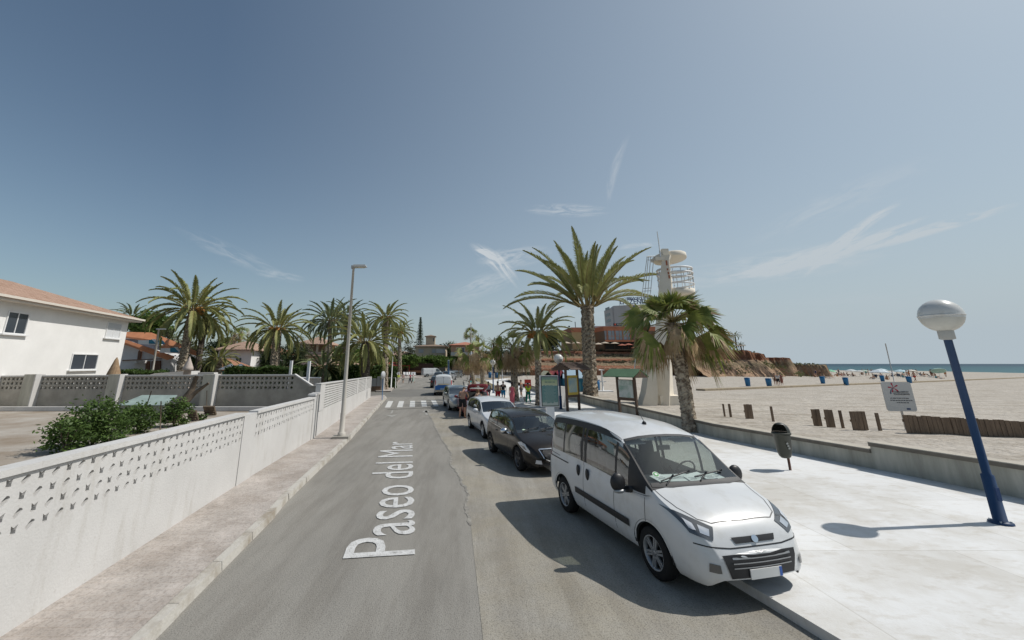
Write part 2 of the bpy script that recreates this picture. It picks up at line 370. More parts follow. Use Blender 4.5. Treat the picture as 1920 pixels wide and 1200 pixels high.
# crosswalk
M_cw = M_paint
cw = MB()
for (a, b, c, d) in (((721.5, 764), (731.5, 764), (737.5, 752), (727.5, 752)), ((744, 763.5), (754.5, 763.5), (757.8, 752), (748.5, 752)), ((767.8, 763), (778, 763), (778.3, 751.5), (769.3, 751.5)), ((791, 762.3), (801, 762.3), (798.7, 751), (789, 751)), ((813.5, 761.5), (822.5, 761.5), (817, 750.5), (808, 750.5))):
    cw.quad(*[g(*p, .008) for p in (a, b, c, d)])
tag(cw.build('crosswalk', M_cw), kind='structure')
ln = MB(); ln.quad(g(726, 768.5, .004), g(822, 764.5, .004), g(822, 763.2, .004), g(727, 767, .004)); struct('road_joint', ln, mat('joint', (.13, .125, .11), .95))
# worn arrows and the lettering lying on the road
ar = MB(); ar.quad(*[g(*p, .008) for p in ((731.5, 775), (735.5, 775), (738, 769), (735, 769))]); ar.quad(*[g(*p, .008) for p in ((721, 777.5), (735, 782), (746, 776.5), (735, 778.5))])
tag(ar.build('road_arrow', M_worn), 'faded white arrow painted on the left lane before the crosswalk', 'road marking', 'worn arrows on the road')
ar = MB(); ar.quad(*[g(*p, .008) for p in ((797, 778), (803, 778), (801, 770), (797, 770))]); ar.quad(*[g(*p, .008) for p in ((791, 772.5), (797, 769), (808, 771.5), (800, 773.5))])
tag(ar.build('road_arrow', M_worn), 'worn blotchy arrow painted near the parked red hatchback', 'road marking', 'worn arrows on the road')
ta, tb = g(776.5, 972, .008), g(773, 828, .008); ang = atan2(tb.y-ta.y, tb.x-ta.x)
t = textmesh('road_lettering', 'Paseo del Mar', 1.62, M_paint2, None, (0, 0, .012), (0, 0, ang), sx=1, depth=.001, align='LEFT', bold=0)
xs = [v.co.x for v in t.data.vertices]; wtot = max(xs); k = ((tb-ta).length+.92+.75)/wtot
for v in t.data.vertices: v.co.x *= k
dd = (tb-ta).normalized(); t.location = (tb.x-dd.x*wtot*k, tb.y-dd.y*wtot*k, .012)
tag(t, 'white lettering Paseo del Mar lying along the left lane', 'road lettering')
# ---- beach
def noise2(x, y, s=0):
    return (sin(x*1.7+s+2*sin(y*.9+s))+sin(y*2.1-s+1.7*sin(x*1.3))+.5*sin(x*4.1+y*3.3+s))/2.5
def dwall(x, y):
    return (x-wallx(y))*.965
def sandz(x, y):
    d = dwall(x, y); e = min(1, max(0, d/4))
    base = .50-.0075*max(d, 0)
    if y > 60: base = min(base, .5-.006*(y-60))
    w = e*max(.25, 1-y/70)
    return base+w*.03*noise2(x*1.5, y*1.5)+w*.02*noise2(x*4, y*4, 3)
def hit(u, v):
    d = ray(u, v); t = 3.0; z = .3
    for _ in range(30):
        t = (z-HC)/d.z if d.z < 0 else 400; p = d*t; z = sandz(p.x, p.y)
    return Vector((d.x*t, d.y*t, z))
bm_ = MB(); rows = []; y = -3
while y < 240: rows.append(y); y += max(.35, .022*y)
cols = []; d = 0
while d < 330: cols.append(d); d += max(.3, .035*d)
vs = [(wallx(y)+.1+c, y, sandz(wallx(y)+.1+c, y)) for y in rows for c in cols]
n = len(cols); fs = [(i*n+j, i*n+j+1, (i+1)*n+j+1, (i+1)*n+j) for i in range(len(rows)-1) for j in range(n-1) if rows[i] < 106 or cols[j]+wallx(rows[i]) > 75]
bm_.add(vs, fs, True); struct('beach', bm_, M_sand)
# ---- sea
ms = bpy.data.materials.new('sea'); ms.use_nodes = True; t_ = ms.node_tree; b_ = t_.nodes['Principled BSDF']
b_.inputs['Roughness'].default_value = .55; b_.inputs['Specular IOR Level'].default_value = .12
tc = N(t_, 'ShaderNodeTexCoord'); mp = N(t_, 'ShaderNodeMapping'); t_.links.new(tc.outputs['Object'], mp.inputs[0]); mp.inputs['Scale'].default_value = (.004, .02, 1)
nz = N(t_, 'ShaderNodeTexNoise'); nz.inputs['Scale'].default_value = 3; nz.inputs['Detail'].default_value = 5; t_.links.new(mp.outputs[0], nz.inputs[0])
# bluer in the deep water far out, turquoise over the shallow sand
sp = N(t_, 'ShaderNodeSeparateXYZ'); t_.links.new(tc.outputs['Object'], sp.inputs[0])
mr = N(t_, 'ShaderNodeMapRange'); t_.links.new(sp.outputs[1], mr.inputs[0]); mr.inputs[1].default_value = 150; mr.inputs[2].default_value = 900
cr_ = N(t_, 'ShaderNodeValToRGB'); e = cr_.color_ramp.elements; e[0].color = (.035, .115, .135, 1); e[1].color = (.014, .050, .082, 1)
ad = N(t_, 'ShaderNodeMath', op='ADD'); sc_ = N(t_, 'ShaderNodeMath', op='MULTIPLY_ADD'); t_.links.new(nz.outputs[0], sc_.inputs[0]); sc_.inputs[1].default_value = .5; sc_.inputs[2].default_value = -.25
t_.links.new(mr.outputs[0], ad.inputs[0]); t_.links.new(sc_.outputs[0], ad.inputs[1]); t_.links.new(ad.outputs[0], cr_.inputs[0]); t_.links.new(cr_.outputs[0], b_.inputs['Base Color'])
nb = N(t_, 'ShaderNodeTexNoise'); nb.inputs['Scale'].default_value = .6; nb.inputs['Detail'].default_value = 4; t_.links.new(tc.outputs['Object'], nb.inputs[0])
bp = N(t_, 'ShaderNodeBump'); bp.inputs['Strength'].default_value = .6; bp.inputs['Distance'].default_value = .3; t_.links.new(nb.outputs[0], bp.inputs['Height']); t_.links.new(bp.outputs[0], b_.inputs['Normal'])
se = MB(); se.quad((60, 60, -1.0), (12000, -6000, -1.0), (14000, 14000, -1.0), (-2000, 14000, -1.0)); struct('sea', se, ms)
fo = MB()   # wet edge and thin foam where the water meets the sand
# boardwalk line across the sand
M_plank = mat('bleached_planks', (.42, .35, .25), .9, col2=(.28, .23, .17), vscale=3, spec=.1)
A, B = hit(1322, 733), hit(1790, 714.5); C = hit(1560, 723.5)
bw = MB(); pts = [A, hit(1440, 728.5), C, hit(1680, 719), B, B+(B-C)*.6, B+(B-C)*1.6, B+(B-C)*3]
for i in range(len(pts)-1):
    a, b = pts[i], pts[i+1]; a = Vector((a.x, a.y, sandz(a.x, a.y))); b = Vector((b.x, b.y, sandz(b.x, b.y)))
    nrm = Vector((-(b-a).y, (b-a).x, 0)).normalized()*.9
    bw.add([a+Vector((0, 0, -.1)), b+Vector((0, 0, -.1)), b+nrm+Vector((0, 0, -.1)), a+nrm+Vector((0, 0, -.1)), a+Vector((0, 0, .16)), b+Vector((0, 0, .16)), b+nrm+Vector((0, 0, .16)), a+nrm+Vector((0, 0, .16))],
           [(4, 5, 6, 7), (0, 1, 5, 4), (1, 2, 6, 5), (2, 3, 7, 6), (3, 0, 4, 7)])
struct('boardwalk', bw, M_plank)
# ---- cliff with terraces, behind the sand
def banded(name, bands, nsc=.6):
    m = bpy.data.materials.new(name); m.use_nodes = True; t = m.node_tree; b = t.nodes['Principled BSDF']; b.inputs['Roughness'].default_value = .95; b.inputs['Specular IOR Level'].default_value = .1
    tc = N(t, 'ShaderNodeTexCoord'); sp = N(t, 'ShaderNodeSeparateXYZ'); t.links.new(tc.outputs['Object'], sp.inputs[0])
    no = N(t, 'ShaderNodeTexNoise'); no.inputs['Scale'].default_value = nsc; no.inputs['Detail'].default_value = 8; no.inputs['Roughness'].default_value = .7; t.links.new(tc.outputs['Object'], no.inputs[0])
    ma = N(t, 'ShaderNodeMath', op='MULTIPLY_ADD'); t.links.new(no.outputs[0], ma.inputs[0]); ma.inputs[1].default_value = .9; t.links.new(sp.outputs[2], ma.inputs[2])
    mr = N(t, 'ShaderNodeMapRange'); t.links.new(ma.outputs[0], mr.inputs[0]); mr.inputs[1].default_value = .45; mr.inputs[2].default_value = 7.95
    cr = N(t, 'ShaderNodeValToRGB'); cr.color_ramp.interpolation = 'LINEAR'; el = cr.color_ramp.elements
    while len(el) > 1: el.remove(el[-1])
    el[0].position = bands[0][0]; el[0].color = (*bands[0][1], 1)
    for p, c in bands[1:]: q = el.new(p); q.color = (*c, 1)
    n2 = N(t, 'ShaderNodeTexNoise'); n2.inputs['Scale'].default_value = 2.2; n2.inputs['Detail'].default_value = 9; n2.inputs['Roughness'].default_value = .8; t.links.new(tc.outputs['Object'], n2.inputs[0])
    c2 = N(t, 'ShaderNodeValToRGB'); c2.color_ramp.elements[0].position = .35; c2.color_ramp.elements[1].position = .62; c2.color_ramp.elements[0].color = (.42, .42, .42, 1)
    mx = N(t, 'ShaderNodeMixRGB', blend_type='MULTIPLY'); mx.inputs[0].default_value = .85
    t.links.new(mr.outputs[0], cr.inputs[0]); t.links.new(cr.outputs[0], mx.inputs[1]); t.links.new(n2.outputs[0], c2.inputs[0]); t.links.new(c2.outputs[0], mx.inputs[2]); t.links.new(mx.outputs[0], b.inputs['Base Color'])
    bp = N(t, 'ShaderNodeBump'); bp.inputs['Strength'].default_value = .8; bp.inputs['Distance'].default_value = .25; t.links.new(n2.outputs[0], bp.inputs['Height']); t.links.new(bp.outputs[0], b.inputs['Normal'])
    return m
RED = (.29, .14, .085); RED2 = (.25, .125, .08); SCR = (.26, .205, .13); TAN = (.46, .31, .205); GRY = (.27, .185, .13)
M_cliff = banded('terrace_walls', [(0, RED2), (.13, RED2), (.24, (.30, .15, .09)), (.25, (.45, .30, .22)), (.27, RED), (.33, RED), (.34, SCR), (.45, GRY), (.48, RED), (.55, RED), (.57, SCR), (.72, GRY), (.75, RED), (.92, RED2), (1, RED)])
M_head = banded('headland_rock', [(0, TAN), (.2, TAN), (.38, SCR), (.5, TAN), (.50, (.36, .20, .13)), (.56, RED), (.68, RED), (.78, RED), (.85, (.30, .13, .08)), (1, RED)])
cl = MB()
def cliff_strip(path, prof, top=None, hs=None):
    """path: list of (x,y) foot points; prof: list of (setback, z)"""
    vs = []; m_ = len(prof)
    for i, p in enumerate(path):
        h = hs[i] if hs else 1
        for j, (sb, z) in enumerate(prof):
            j1 = .35*noise2(i*.9, j*1.7)
            vs.append((p[0]+(j1*.4), p[1]+sb+j1*(0 if j == 0 else .8), z*h+(.08*noise2(i*1.3, j*2.3, 5) if 0 < j < m_-1 else 0)))
    return vs, [(i*m_+j, (i+1)*m_+j, (i+1)*m_+j+1, i*m_+j+1) for i in range(len(path)-1) for j in range(m_-1)]
n = 90; path = [(lerp(14.5, 64, i/(n-1)), lerp(97, 101.6, i/(n-1))) for i in range(n)]
prof = [(0, -.4), (.05, 1.5), (.25, 2.0), (.9, 2.1), (1.2, 2.25), (2.8, 2.8), (4.2, 3.2), (4.5, 3.3), (4.6, 3.75), (4.9, 3.9), (7, 4.3), (9, 4.7), (10, 4.9), (10.1, 5.3), (10.2, 5.85), (10.6, 6.0), (16, 6.3), (60, 6.5)]
vs, fs = cliff_strip(path, prof); cl.add(vs, fs, False); struct('cliff', cl, M_cliff)
# headland: rock shelf with a scree foot, stepping down to the sea
def smooth(a, b, x): t = min(1, max(0, (x-a)/(b-a))); return t*t*(3-2*t)
SCR_H = tabf([(50, 4.6), (70, 4.5), (74, 4.1), (79, 2.9), (81, 1.2), (83, .7), (91, .6)])
hd = MB(); nx, ny = 150, 60
vs = []
TOPZ = tabf([(40, 6.2), (60, 6.2), (67, 6.0), (70, 5.7), (74, 5.2), (75.3, 4.5), (80.6, 4.3), (81.2, 2.9), (82, 2.7), (85.5, 2.7), (87, 1.9), (88.5, -.5)])
for i in range(nx):
    x0 = lerp(50, 91, i/(nx-1))
    for j in range(ny):
        q = j/(ny-1); y0 = lerp(84, 150, q**1.2)
        front = 102+2.5*sin(x0*.35)+1.2*sin(x0*1.1)
        tz = TOPZ(x0)
        foot = 12*smooth(86, 54, x0)*smooth(81, 74, x0)+2.5
        zz = -.6
        a = front-y0
        if a > 0: zz = -.6+SCR_H(x0)*smooth(foot, 0, a)
        else: zz = max(.1, tz*.5)+(tz-max(.1, tz*.5))*smooth(0, .7, -a)
        zz += (.22*noise2(x0*1.1, y0*1.3)+.14*noise2(x0*3.1, y0*2.7, 2)+random.uniform(-.08, .08))*(1 if a > 0 else .5)
        if a <= -.7: zz = tz+.12*noise2(x0, y0)
        vs.append((x0+random.uniform(-.1, .1), y0+.3*noise2(x0*.8, y0), zz))
hd.add(vs, [(i*ny+j, (i+1)*ny+j, (i+1)*ny+j+1, i*ny+j+1) for i in range(nx-1) for j in range(ny-1)], False)
struct('headland', hd, M_head)
# ================================================================ WALLS AND BUILDINGS
M_white = mat('white_render', (.58, .57, .555), .85, col2=(.51, .50, .485), vscale=.8, bump=.25, bscale=35, spec=.2)
M_white2 = mat('bright_render', (.80, .79, .77), .85, col2=(.73, .72, .70), vscale=.8, bump=.15, spec=.2)
stain(M_white, 1.6, (.90, .89, .87), .36, .48, stretch=(1.6, 1.6, .35)); stain(M_white, 9, (.88, .87, .85), .30, .38)
M_conc = mat('grey_concrete', (.40, .375, .33), .9, col2=(.26, .245, .215), vscale=1.2, bump=.3, bscale=20, spec=.15)
M_conc2 = mat('stained_concrete', (.52, .50, .43), .9, col2=(.30, .29, .245), vscale=1.1, bump=.2, bscale=20, spec=.15, stretch=(2.5, 2.5, .35))
M_cap = mat('wall_cap', (.40, .37, .32), .9, col2=(.30, .275, .24), vscale=2, bump=.2, spec=.15)
M_black = mat('black_plastic', (.02, .02, .022), .45)
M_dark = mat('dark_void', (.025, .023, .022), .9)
def cell_faces(u0, z0, w, h, hole):
    """one pierced block: front ring of quads from the 8 boundary points to the 8 hole points (unit coords)"""
    bd = [(0, 0), (.5, 0), (1, 0), (1, .5), (1, 1), (.5, 1), (0, 1), (0, .5)]
    return [(u0+a*w, z0+b*h) for a, b in bd], [(u0+a*w, z0+b*h) for a, b in hole]
HOLE_A = [(.30, .26), (.42, .20), (.60, .40), (.80, .62), (.74, .74), (.58, .80), (.40, .62), (.24, .44)]
HOLE_B = [(.32, .30), (.50, .18), (.68, .30), (.66, .50), (.74, .80), (.50, .66), (.30, .84), (.36, .50)]
HOLE_C = [(.10, .26), (.5, .26), (.90, .26), (.94, .5), (.90, .74), (.5, .74), (.10, .74), (.06, .5)]
HOLE_D = [(.12, .12), (.5, .3), (.88, .12), (.7, .5), (.88, .88), (.5, .7), (.12, .88), (.3, .5)]
HOLE_E = [(.3, .3), (.5, .1), (.7, .3), (.9, .5), (.7, .7), (.5, .9), (.3, .7), (.1, .5)]
def lattice(mb, A, B, zb, zt, th, cw, ch, holes):
    """pierced block screen from A to B (xy), bottom zb, top zt(f) and thickness th"""
    A = Vector(A[:2]); B = Vector(B[:2]); L = (B-A).length; d = (B-A)/L; nr = Vector((d.y, -d.x))
    nu = max(1, round(L/cw)); cw = L/nu
    for i in range(nu):
        f0, f1 = i/nu, (i+1)/nu
        h0, h1 = [(zt(f)-zb(f)) for f in (f0, f1)]; nz = max(1, round((zt(.5)-zb(.5))/ch))
        for j in range(nz):
            bd, ho = cell_faces(0, 0, 1, 1, holes[(i+j) % len(holes)])
            def P(a, b, o):
                u = (i+a)*cw; zz = lerp(zb(f0), zb(f1), a)+lerp(h0, h1, a)*(j+b)/nz
                q = A+d*u+nr*o; return (q.x, q.y, zz)
            F = [P(a, b, 0) for a, b in bd]+[P(a, b, 0) for a, b in ho]; K = [P(a, b, -th) for a, b in bd]+[P(a, b, -th) for a, b in ho]
            fs = []
            for k in range(8):
                k2 = (k+1) % 8
                fs += [(k, k2, 8+k2, 8+k), (16+k2, 16+k, 24+k, 24+k2), (8+k, 8+k2, 24+k2, 24+k)]
            mb.add(F+K, fs)
def wallseg(mb, A, B, z0, z1, th, out=0):
    """solid wall piece A->B; z0,z1 are (a,b) heights at both ends; face stands 'out' proud of the line, th thick"""
    A = Vector(A[:2]); B = Vector(B[:2]); d = (B-A).normalized(); nr = Vector((d.y, -d.x)); vs = []
    for o in (out, out-th):
        for p, k in ((A, 0), (B, 1)):
            q = p+nr*o
            vs += [(q.x, q.y, z0[k]), (q.x, q.y, z1[k])]
    mb.add(vs, [(0, 2, 3, 1), (5, 7, 6, 4), (1, 3, 7, 5), (0, 4, 6, 2), (0, 1, 5, 4), (2, 6, 7, 3)])
# --- near white pierced wall, in two bays with a pillar between, then the taller slotted wall
def P2(A, B, y): t = (y-A.y)/(B.y-A.y); return Vector((A.x+(B.x-A.x)*t, y))
A, B, C, D = WB
y0 = -1.0; WS = P2(A, B, y0); W1 = P2(A, B, 10.6); W2 = P2(B, C, 11.35); W3 = P2(B, C, 16.6); W4 = P2(B, C, 17.15)
r = thing('garden_wall', 'long white garden wall with small leaf shaped openings beside the sidewalk', 'wall', (W1.x, W1.y, 0))
o = (W1.x, W1.y, 0)
m = MB(o); wallseg(m, WS, W1, (0, 0), (1.08, 1.08), .16); wallseg(m, W2, W3, (0, 0), (1.02, 1.15), .16); m.build('wall_base', M_white, r)
m = MB(o); wallseg(m, W1, W2, (0, 0), (1.70, 1.68), .2, .02); wallseg(m, W3, W4, (0, 0), (1.66, 1.70), .2, .02); m.build('pillar', M_white, r)
m = MB(o); lattice(m, WS, W1, lambda f: 1.08, lambda f: lerp(1.84, 1.68, f), .16, .19, .165, [HOLE_A, HOLE_B]); lattice(m, W2, W3, lambda f: lerp(1.02, 1.15, f), lambda f: lerp(1.65, 1.60, f), .16, .19, .16, [HOLE_A, HOLE_B])
m.build('pierced_panel', M_white, r)
m = MB(o); wallseg(m, WS, W1, (1.84, 1.68), (1.92, 1.75), .24, .04); wallseg(m, W2, W3, (1.65, 1.60), (1.72, 1.67), .24, .04); wallseg(m, W3, W4+Vector((-.05, .3)), (1.70, 1.72), (1.77, 1.79), .3, .05); m.build('wall_cap', M_white, r)
o2 = (C.x, C.y, 0); r = thing('slatted_wall', 'taller white wall with rows of slots in four bays beyond the lamp post', 'wall', o2)
SA, SB = P2(C, D, 17.4), P2(C, D, 36.6)
m = MB(o2); wallseg(m, SA, SB, (0, 0), (1.05, .95), .16); m.build('wall_base', M_white, r)
ts = [0, .045, .30, .33, .55, .58, .78, .81, .965, 1.0]
m = MB(o2); m2 = MB(o2)
for i in range(len(ts)-1):
    a, b = SA.lerp(SB, ts[i]), SA.lerp(SB, ts[i+1]); zt0, zt1 = lerp(2.08, 1.78, ts[i]), lerp(2.08, 1.78, ts[i+1]); z0 = lerp(1.05, .95, ts[i]), lerp(1.05, .95, ts[i+1])
    if i % 2 == 0: wallseg(m, a, b, z0, (zt0+.03, zt1+.03), .2, .02)
    else: lattice(m2, a, b, lambda f: lerp(z0[0], z0[1], f), lambda f: lerp(zt0, zt1, f), .12, .22, .10, [HOLE_C])
m.build('pier', M_white, r); m2.build('slotted_panel', M_white, r)
m = MB(o2); wallseg(m, SA, SB, (2.085, 1.785), (2.13, 1.83), .24, .03); m.build('wall_cap', M_white, r)
# garden ground (raised) and back wall
gd = MB(); gd.quad((-70, -6, .5), (WS.x-.16, -6, .5), (W1.x-.2, 10.6, .5), (C.x-.2, 17.2, .5), (-9.0, 23.9, .5), (-70, 23.9, .5))
struct('garden_ground', gd, mat('garden_gravel', (.43, .40, .36), .95, col2=(.25, .20, .15), vscale=.5, bump=.6, bscale=20, spec=.1))
YG = 23.7
GX = [-34.0, -29.3, -24.2, -19.55, -14.3, -9.7]
o = (-19, YG, .5); r = thing('breeze_block_wall', 'grey garden wall with openwork blocks on top, in the shade behind the vegetable plot', 'wall', o)
m = MB(o); m.box((-21.85, YG+.1, 1.0), (24.3, .2, 1.0)); m.build('wall_base', M_conc, r)
m = MB(o); lattice(m, (-34, YG), (-9.7, YG), lambda f: 1.5, lambda f: lerp(2.18, 2.27, f), .15, .24, .225, [HOLE_E, HOLE_D]); m.build('pierced_panel', M_conc, r)
m = MB(o); wallseg(m, (-34, YG), (-9.7, YG), (2.18, 2.27), (2.25, 2.34), .26, .06); wallseg(m, (-9.7, YG), (-8.55, YG), (2.30, 1.62), (2.37, 1.69), .26, .06); m.build('wall_cap', M_white, r)
m = MB(o); wallseg(m, (-9.7, YG), (-8.55, YG), (.4, .4), (2.30, 1.62), .16, .0); m.build('sloping_end', M_conc, r)
for x in GX[1:5]:
    m = MB(o); m.box((x, YG-.12, 1.42), (.62, .5, 1.86)); m.build('pillar', M_conc2, r)
    m = MB(o); m.box((x+.33, YG-.12, 1.42), (.05, .52, 1.88)); m.build('painted_lit_side', M_white, r)  # white strip paints the sunlight on the pillar's right side
m = MB(o); m.box((-8.15, YG+.02, 1.0), (1.3, .2, 1.36)); m.box((-8.15, YG, 1.71), (1.36, .3, .07)); m.build('low_end', M_conc, r)
# raised planting bed kerb and rubble strip at the wall foot
m = MB((-19, 22.6, .5)); m.box((-20, 22.7, .62), (24, .22, .2)); tag(m.build('bed_edging', M_white), 'long white edging kerb at the foot of the grey garden wall', 'edging')
# --- promenade wall
o = (10.5, 14, 0)
r = thing('seawall', 'low stained concrete wall with overhanging cap between promenade and sand', 'wall', o)
m = MB(o); m2 = MB(o); m3 = MB(o)
WP = [Vector((a.x, a.y)) for a in WALL]; stepY = 12.2; WP2 = [WP[0], P2(WP[0], WP[1], stepY) if stepY < WP[1].y else None]
sx = wallx(stepY); brk = Vector((sx, stepY))
segs = [(WP[0], WP[1], .80), (WP[1], brk, .80), (brk, WP[2], .62), (WP[2], WP[3], .62), (WP[3], WP[4], .62), (WP[4], Vector((wallx(47), 47)), .6)]
for a, b, h in segs:
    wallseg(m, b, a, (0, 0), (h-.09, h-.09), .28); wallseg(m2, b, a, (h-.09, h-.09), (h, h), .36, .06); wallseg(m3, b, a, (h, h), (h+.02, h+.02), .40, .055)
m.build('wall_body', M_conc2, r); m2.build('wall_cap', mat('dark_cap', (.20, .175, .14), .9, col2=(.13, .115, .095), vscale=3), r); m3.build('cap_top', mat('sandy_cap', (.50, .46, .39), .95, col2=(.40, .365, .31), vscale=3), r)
# ---------------------------------------------------------------- houses
M_tile = mat('clay_tile', (.46, .24, .15), .85, col2=(.33, .17, .11), vscale=1.5, bump=.3, spec=.15)
M_tileo = mat('orange_tile', (.62, .27, .14), .85, col2=(.5, .21, .11), vscale=1.5, bump=.3, spec=.15)
M_tile2 = mat('pale_clay_tile', (.55, .38, .29), .85, col2=(.40, .27, .20), vscale=1.5, bump=.3, spec=.15)
def ribs(m, sc, ang=0):
    t = m.node_tree; b = t.nodes['Principled BSDF']; w = N(t, 'ShaderNodeTexWave'); w.inputs['Scale'].default_value = sc; w.bands_direction = 'X' if ang == 0 else 'Y'
    tc = N(t, 'ShaderNodeTexCoord'); t.links.new(tc.outputs['Object'], w.inputs[0]); bp = N(t, 'ShaderNodeBump'); bp.inputs['Strength'].default_value = .9; bp.inputs['Distance'].default_value = .06
    t.links.new(w.outputs['Fac'], bp.inputs['Height']); t.links.new(bp.outputs[0], b.inputs['Normal'])
ribs(M_tile, 3); ribs(M_tile2, 3)
M_tile2y = mat('pink_roof_tile', (.57, .40, .31), .85, col2=(.43, .29, .22), vscale=2.5, spec=.15); ribs(M_tile2y, 1.6, 1); stain(M_tile2y, 1.2, (.8, .76, .72), .4, .5); brickify(M_tile2y, 1, (.62, .55, .5), .26, .42, .03)
M_hwin = mat('house_window', (.05, .06, .075), .12, spec=.8)
M_frame = mat('white_frame', (.72, .72, .72), .5)
M_wood = mat('dark_brown_wood', (.16, .075, .04), .6, var=.4, vscale=4)
M_beige = mat('beige_render', (.50, .42, .31), .9, var=.12, vscale=1)
M_ochre = mat('ochre_render', (.50, .36, .19), .9, var=.12, vscale=1)
M_blue = mat('teal_blue_board', (.02, .20, .30), .5)
M_lblue = mat('pale_blue_trim', (.33, .45, .55), .7)
def hiproof(mb, x0, x1, y0, y1, z, h, over=.5, th=.14):
    X0, X1, Y0, Y1 = x0-over, x1+over, y0-over, y1+over; w = min(X1-X0, Y1-Y0)/2
    if (X1-X0) > (Y1-Y0): R = [(X0+w, (Y0+Y1)/2), (X1-w, (Y0+Y1)/2)]
    else: R = [((X0+X1)/2, Y0+w), ((X0+X1)/2, Y1-w)]
    b = [(X0, Y0, z), (X1, Y0, z), (X1, Y1, z), (X0, Y1, z)]; t = [(q[0], q[1], z+th) for q in b]; rr = [(R[0][0], R[0][1], z+th+h), (R[1][0], R[1][1], z+th+h)]
    fs = [(3, 2, 1, 0), (0, 1, 5, 4), (1, 2, 6, 5), (2, 3, 7, 6), (3, 0, 4, 7)]
    if (X1-X0) > (Y1-Y0): fs += [(4, 5, 9, 8), (6, 7, 8, 9), (7, 4, 8), (5, 6, 9)]
    else: fs += [(4, 5, 8), (5, 6, 9, 8), (6, 7, 9), (7, 4, 8, 9)]
    mb.add(b+t+rr, fs)
def winpart(root, cx, cz, w, h, y, glass=M_hwin, sill=True, shutter=False, ax='y', sgn=-1, frame=M_frame):
    """window on a wall facing -y (ax y) or +x (ax x), local coordinates; sgn = outward direction"""
    f = MB(); gl = MB()
    def bx(mb, a, zc, wa, hz, o, d):
        if ax == 'y': mb.box((a, y+sgn*o, zc), (wa, d, hz))
        else: mb.box((y+sgn*o, a, zc), (d, wa, hz))
    bx(f, cx-w/2, cz, .07, h+.07, .02, .08); bx(f, cx+w/2, cz, .07, h+.07, .02, .08); bx(f, cx, cz+h/2, w-.07, .07, .02, .08); bx(f, cx, cz-h/2, w-.07, .07, .02, .08)
    bx(f, cx, cz, .05, h-.07, .015, .05)
    fr = f.build('window', frame, root)
    bx(gl, cx, cz, w-.07, h-.07, .0, .03); gl.build('pane', glass, fr)
    if sill: s_ = MB(); bx(s_, cx, cz-h/2-.07, w+.35, .07, .07, .2); s_.build('sill', frame, fr)
    if shutter: s_ = MB(); bx(s_, cx, cz+h*.32, w-.07, h*.34, .03, .03); s_.build('shutter', mat('shutter', (.5, .52, .54), .6), fr)
    return fr
# white two storey house on the far left: long face turned to the road
HA = atY(232, 650, 34.0); ah = atan2(-(722-CX)/785, 1)    # its face runs along the road direction
r = thing('white_house', 'white two storey house with pink tiled roof at the left edge', 'house', (HA.x, HA.y, 0), ah*1.0)
m = MB(); m.box((-5, -7, 3.1), (10, 14, 6.6)); m.build('wall', M_white2, r)
m = MB(); hiproof(m, -10, 0, -14, 0, 6.42, 2.0, .75, .12); m.build('roof', M_tile2y, r)
m = MB(); m.box((-5, -7, 6.36), (11.3, 15.3, .12)); m.box((.72, -7, 6.5), (.14, 15.6, .14)); m.build('eaves', mat('cream_trim', (.62, .57, .50), .8), r)
winpart(r, -1.75, 5.45, 1.7, 1.15, 0.0, glass=mat('closed_shutter', (.62, .63, .64), .6), ax='x', sgn=1, shutter=True)
winpart(r, -4.2, 3.05, 2.6, 1.05, 0.0, ax='x', sgn=1)
winpart(r, -10.5, 5.2, 1.4, 1.2, 0.0, ax='x', sgn=1)
# thatched sunshade and folded parasol behind the wall
def closed_parasol(px, v0, v1, Y, name, label, mats, wpx):
    b = atY(px, v1, Y); t = atY(px, v0, Y); h = t.z-.5; w = wd(wpx, Y)
    r = thing(name, label, 'parasol', (b.x, Y, .4)); m = MB(); n = 16
    prof = [(.0, h+.12), (.08*w, h), (.46*w, h*.80), (.50*w, h*.74), (.33*w, h*.735), (.38*w, h*.5), (.42*w, h*.1), (.0, h*.08)] if w < .7 else [(.0, h+.1), (.1*w, h*.97), (.3*w, h*.7), (.46*w, h*.4), (.62*w, h*.06), (0, h*.12)]
    vs = []
    for i, (rr, z) in enumerate(prof):
        for j in range(n): a = 2*pi*j/n; k = rr*(1+.16*(j % 2)*(1 if i > 1 else 0)); vs.append((k*cos(a), k*sin(a), z))
    m.add(vs, [(i*n+j, i*n+(j+1) % n, (i+1)*n+(j+1) % n, (i+1)*n+j) for i in range(len(prof)-1) for j in range(n)], True); m.build('canopy', mats[0], r)
    MB().tube([(0, 0, 0), (0, 0, h*.5)], .03).build('pole', mats[1], r)
M_cloth = mat('beige_cloth', (.55, .47, .42), .9, var=.3, vscale=3, stretch=(8, 8, .6))
closed_parasol(350, 668, 705, 26.0, 'parasol', 'folded beige fabric parasol standing in front of the leaning palm trunk', (M_cloth, M_wood), 16)
closed_parasol(212, 669, 706, 25.2, 'thatched_parasol', 'brown thatched sunshade in front of the white two storey house', (mat('thatch', (.36, .25, .15), .95, col2=(.2, .13, .08), vscale=4, stretch=(6, 6, .6)), M_wood), 30)
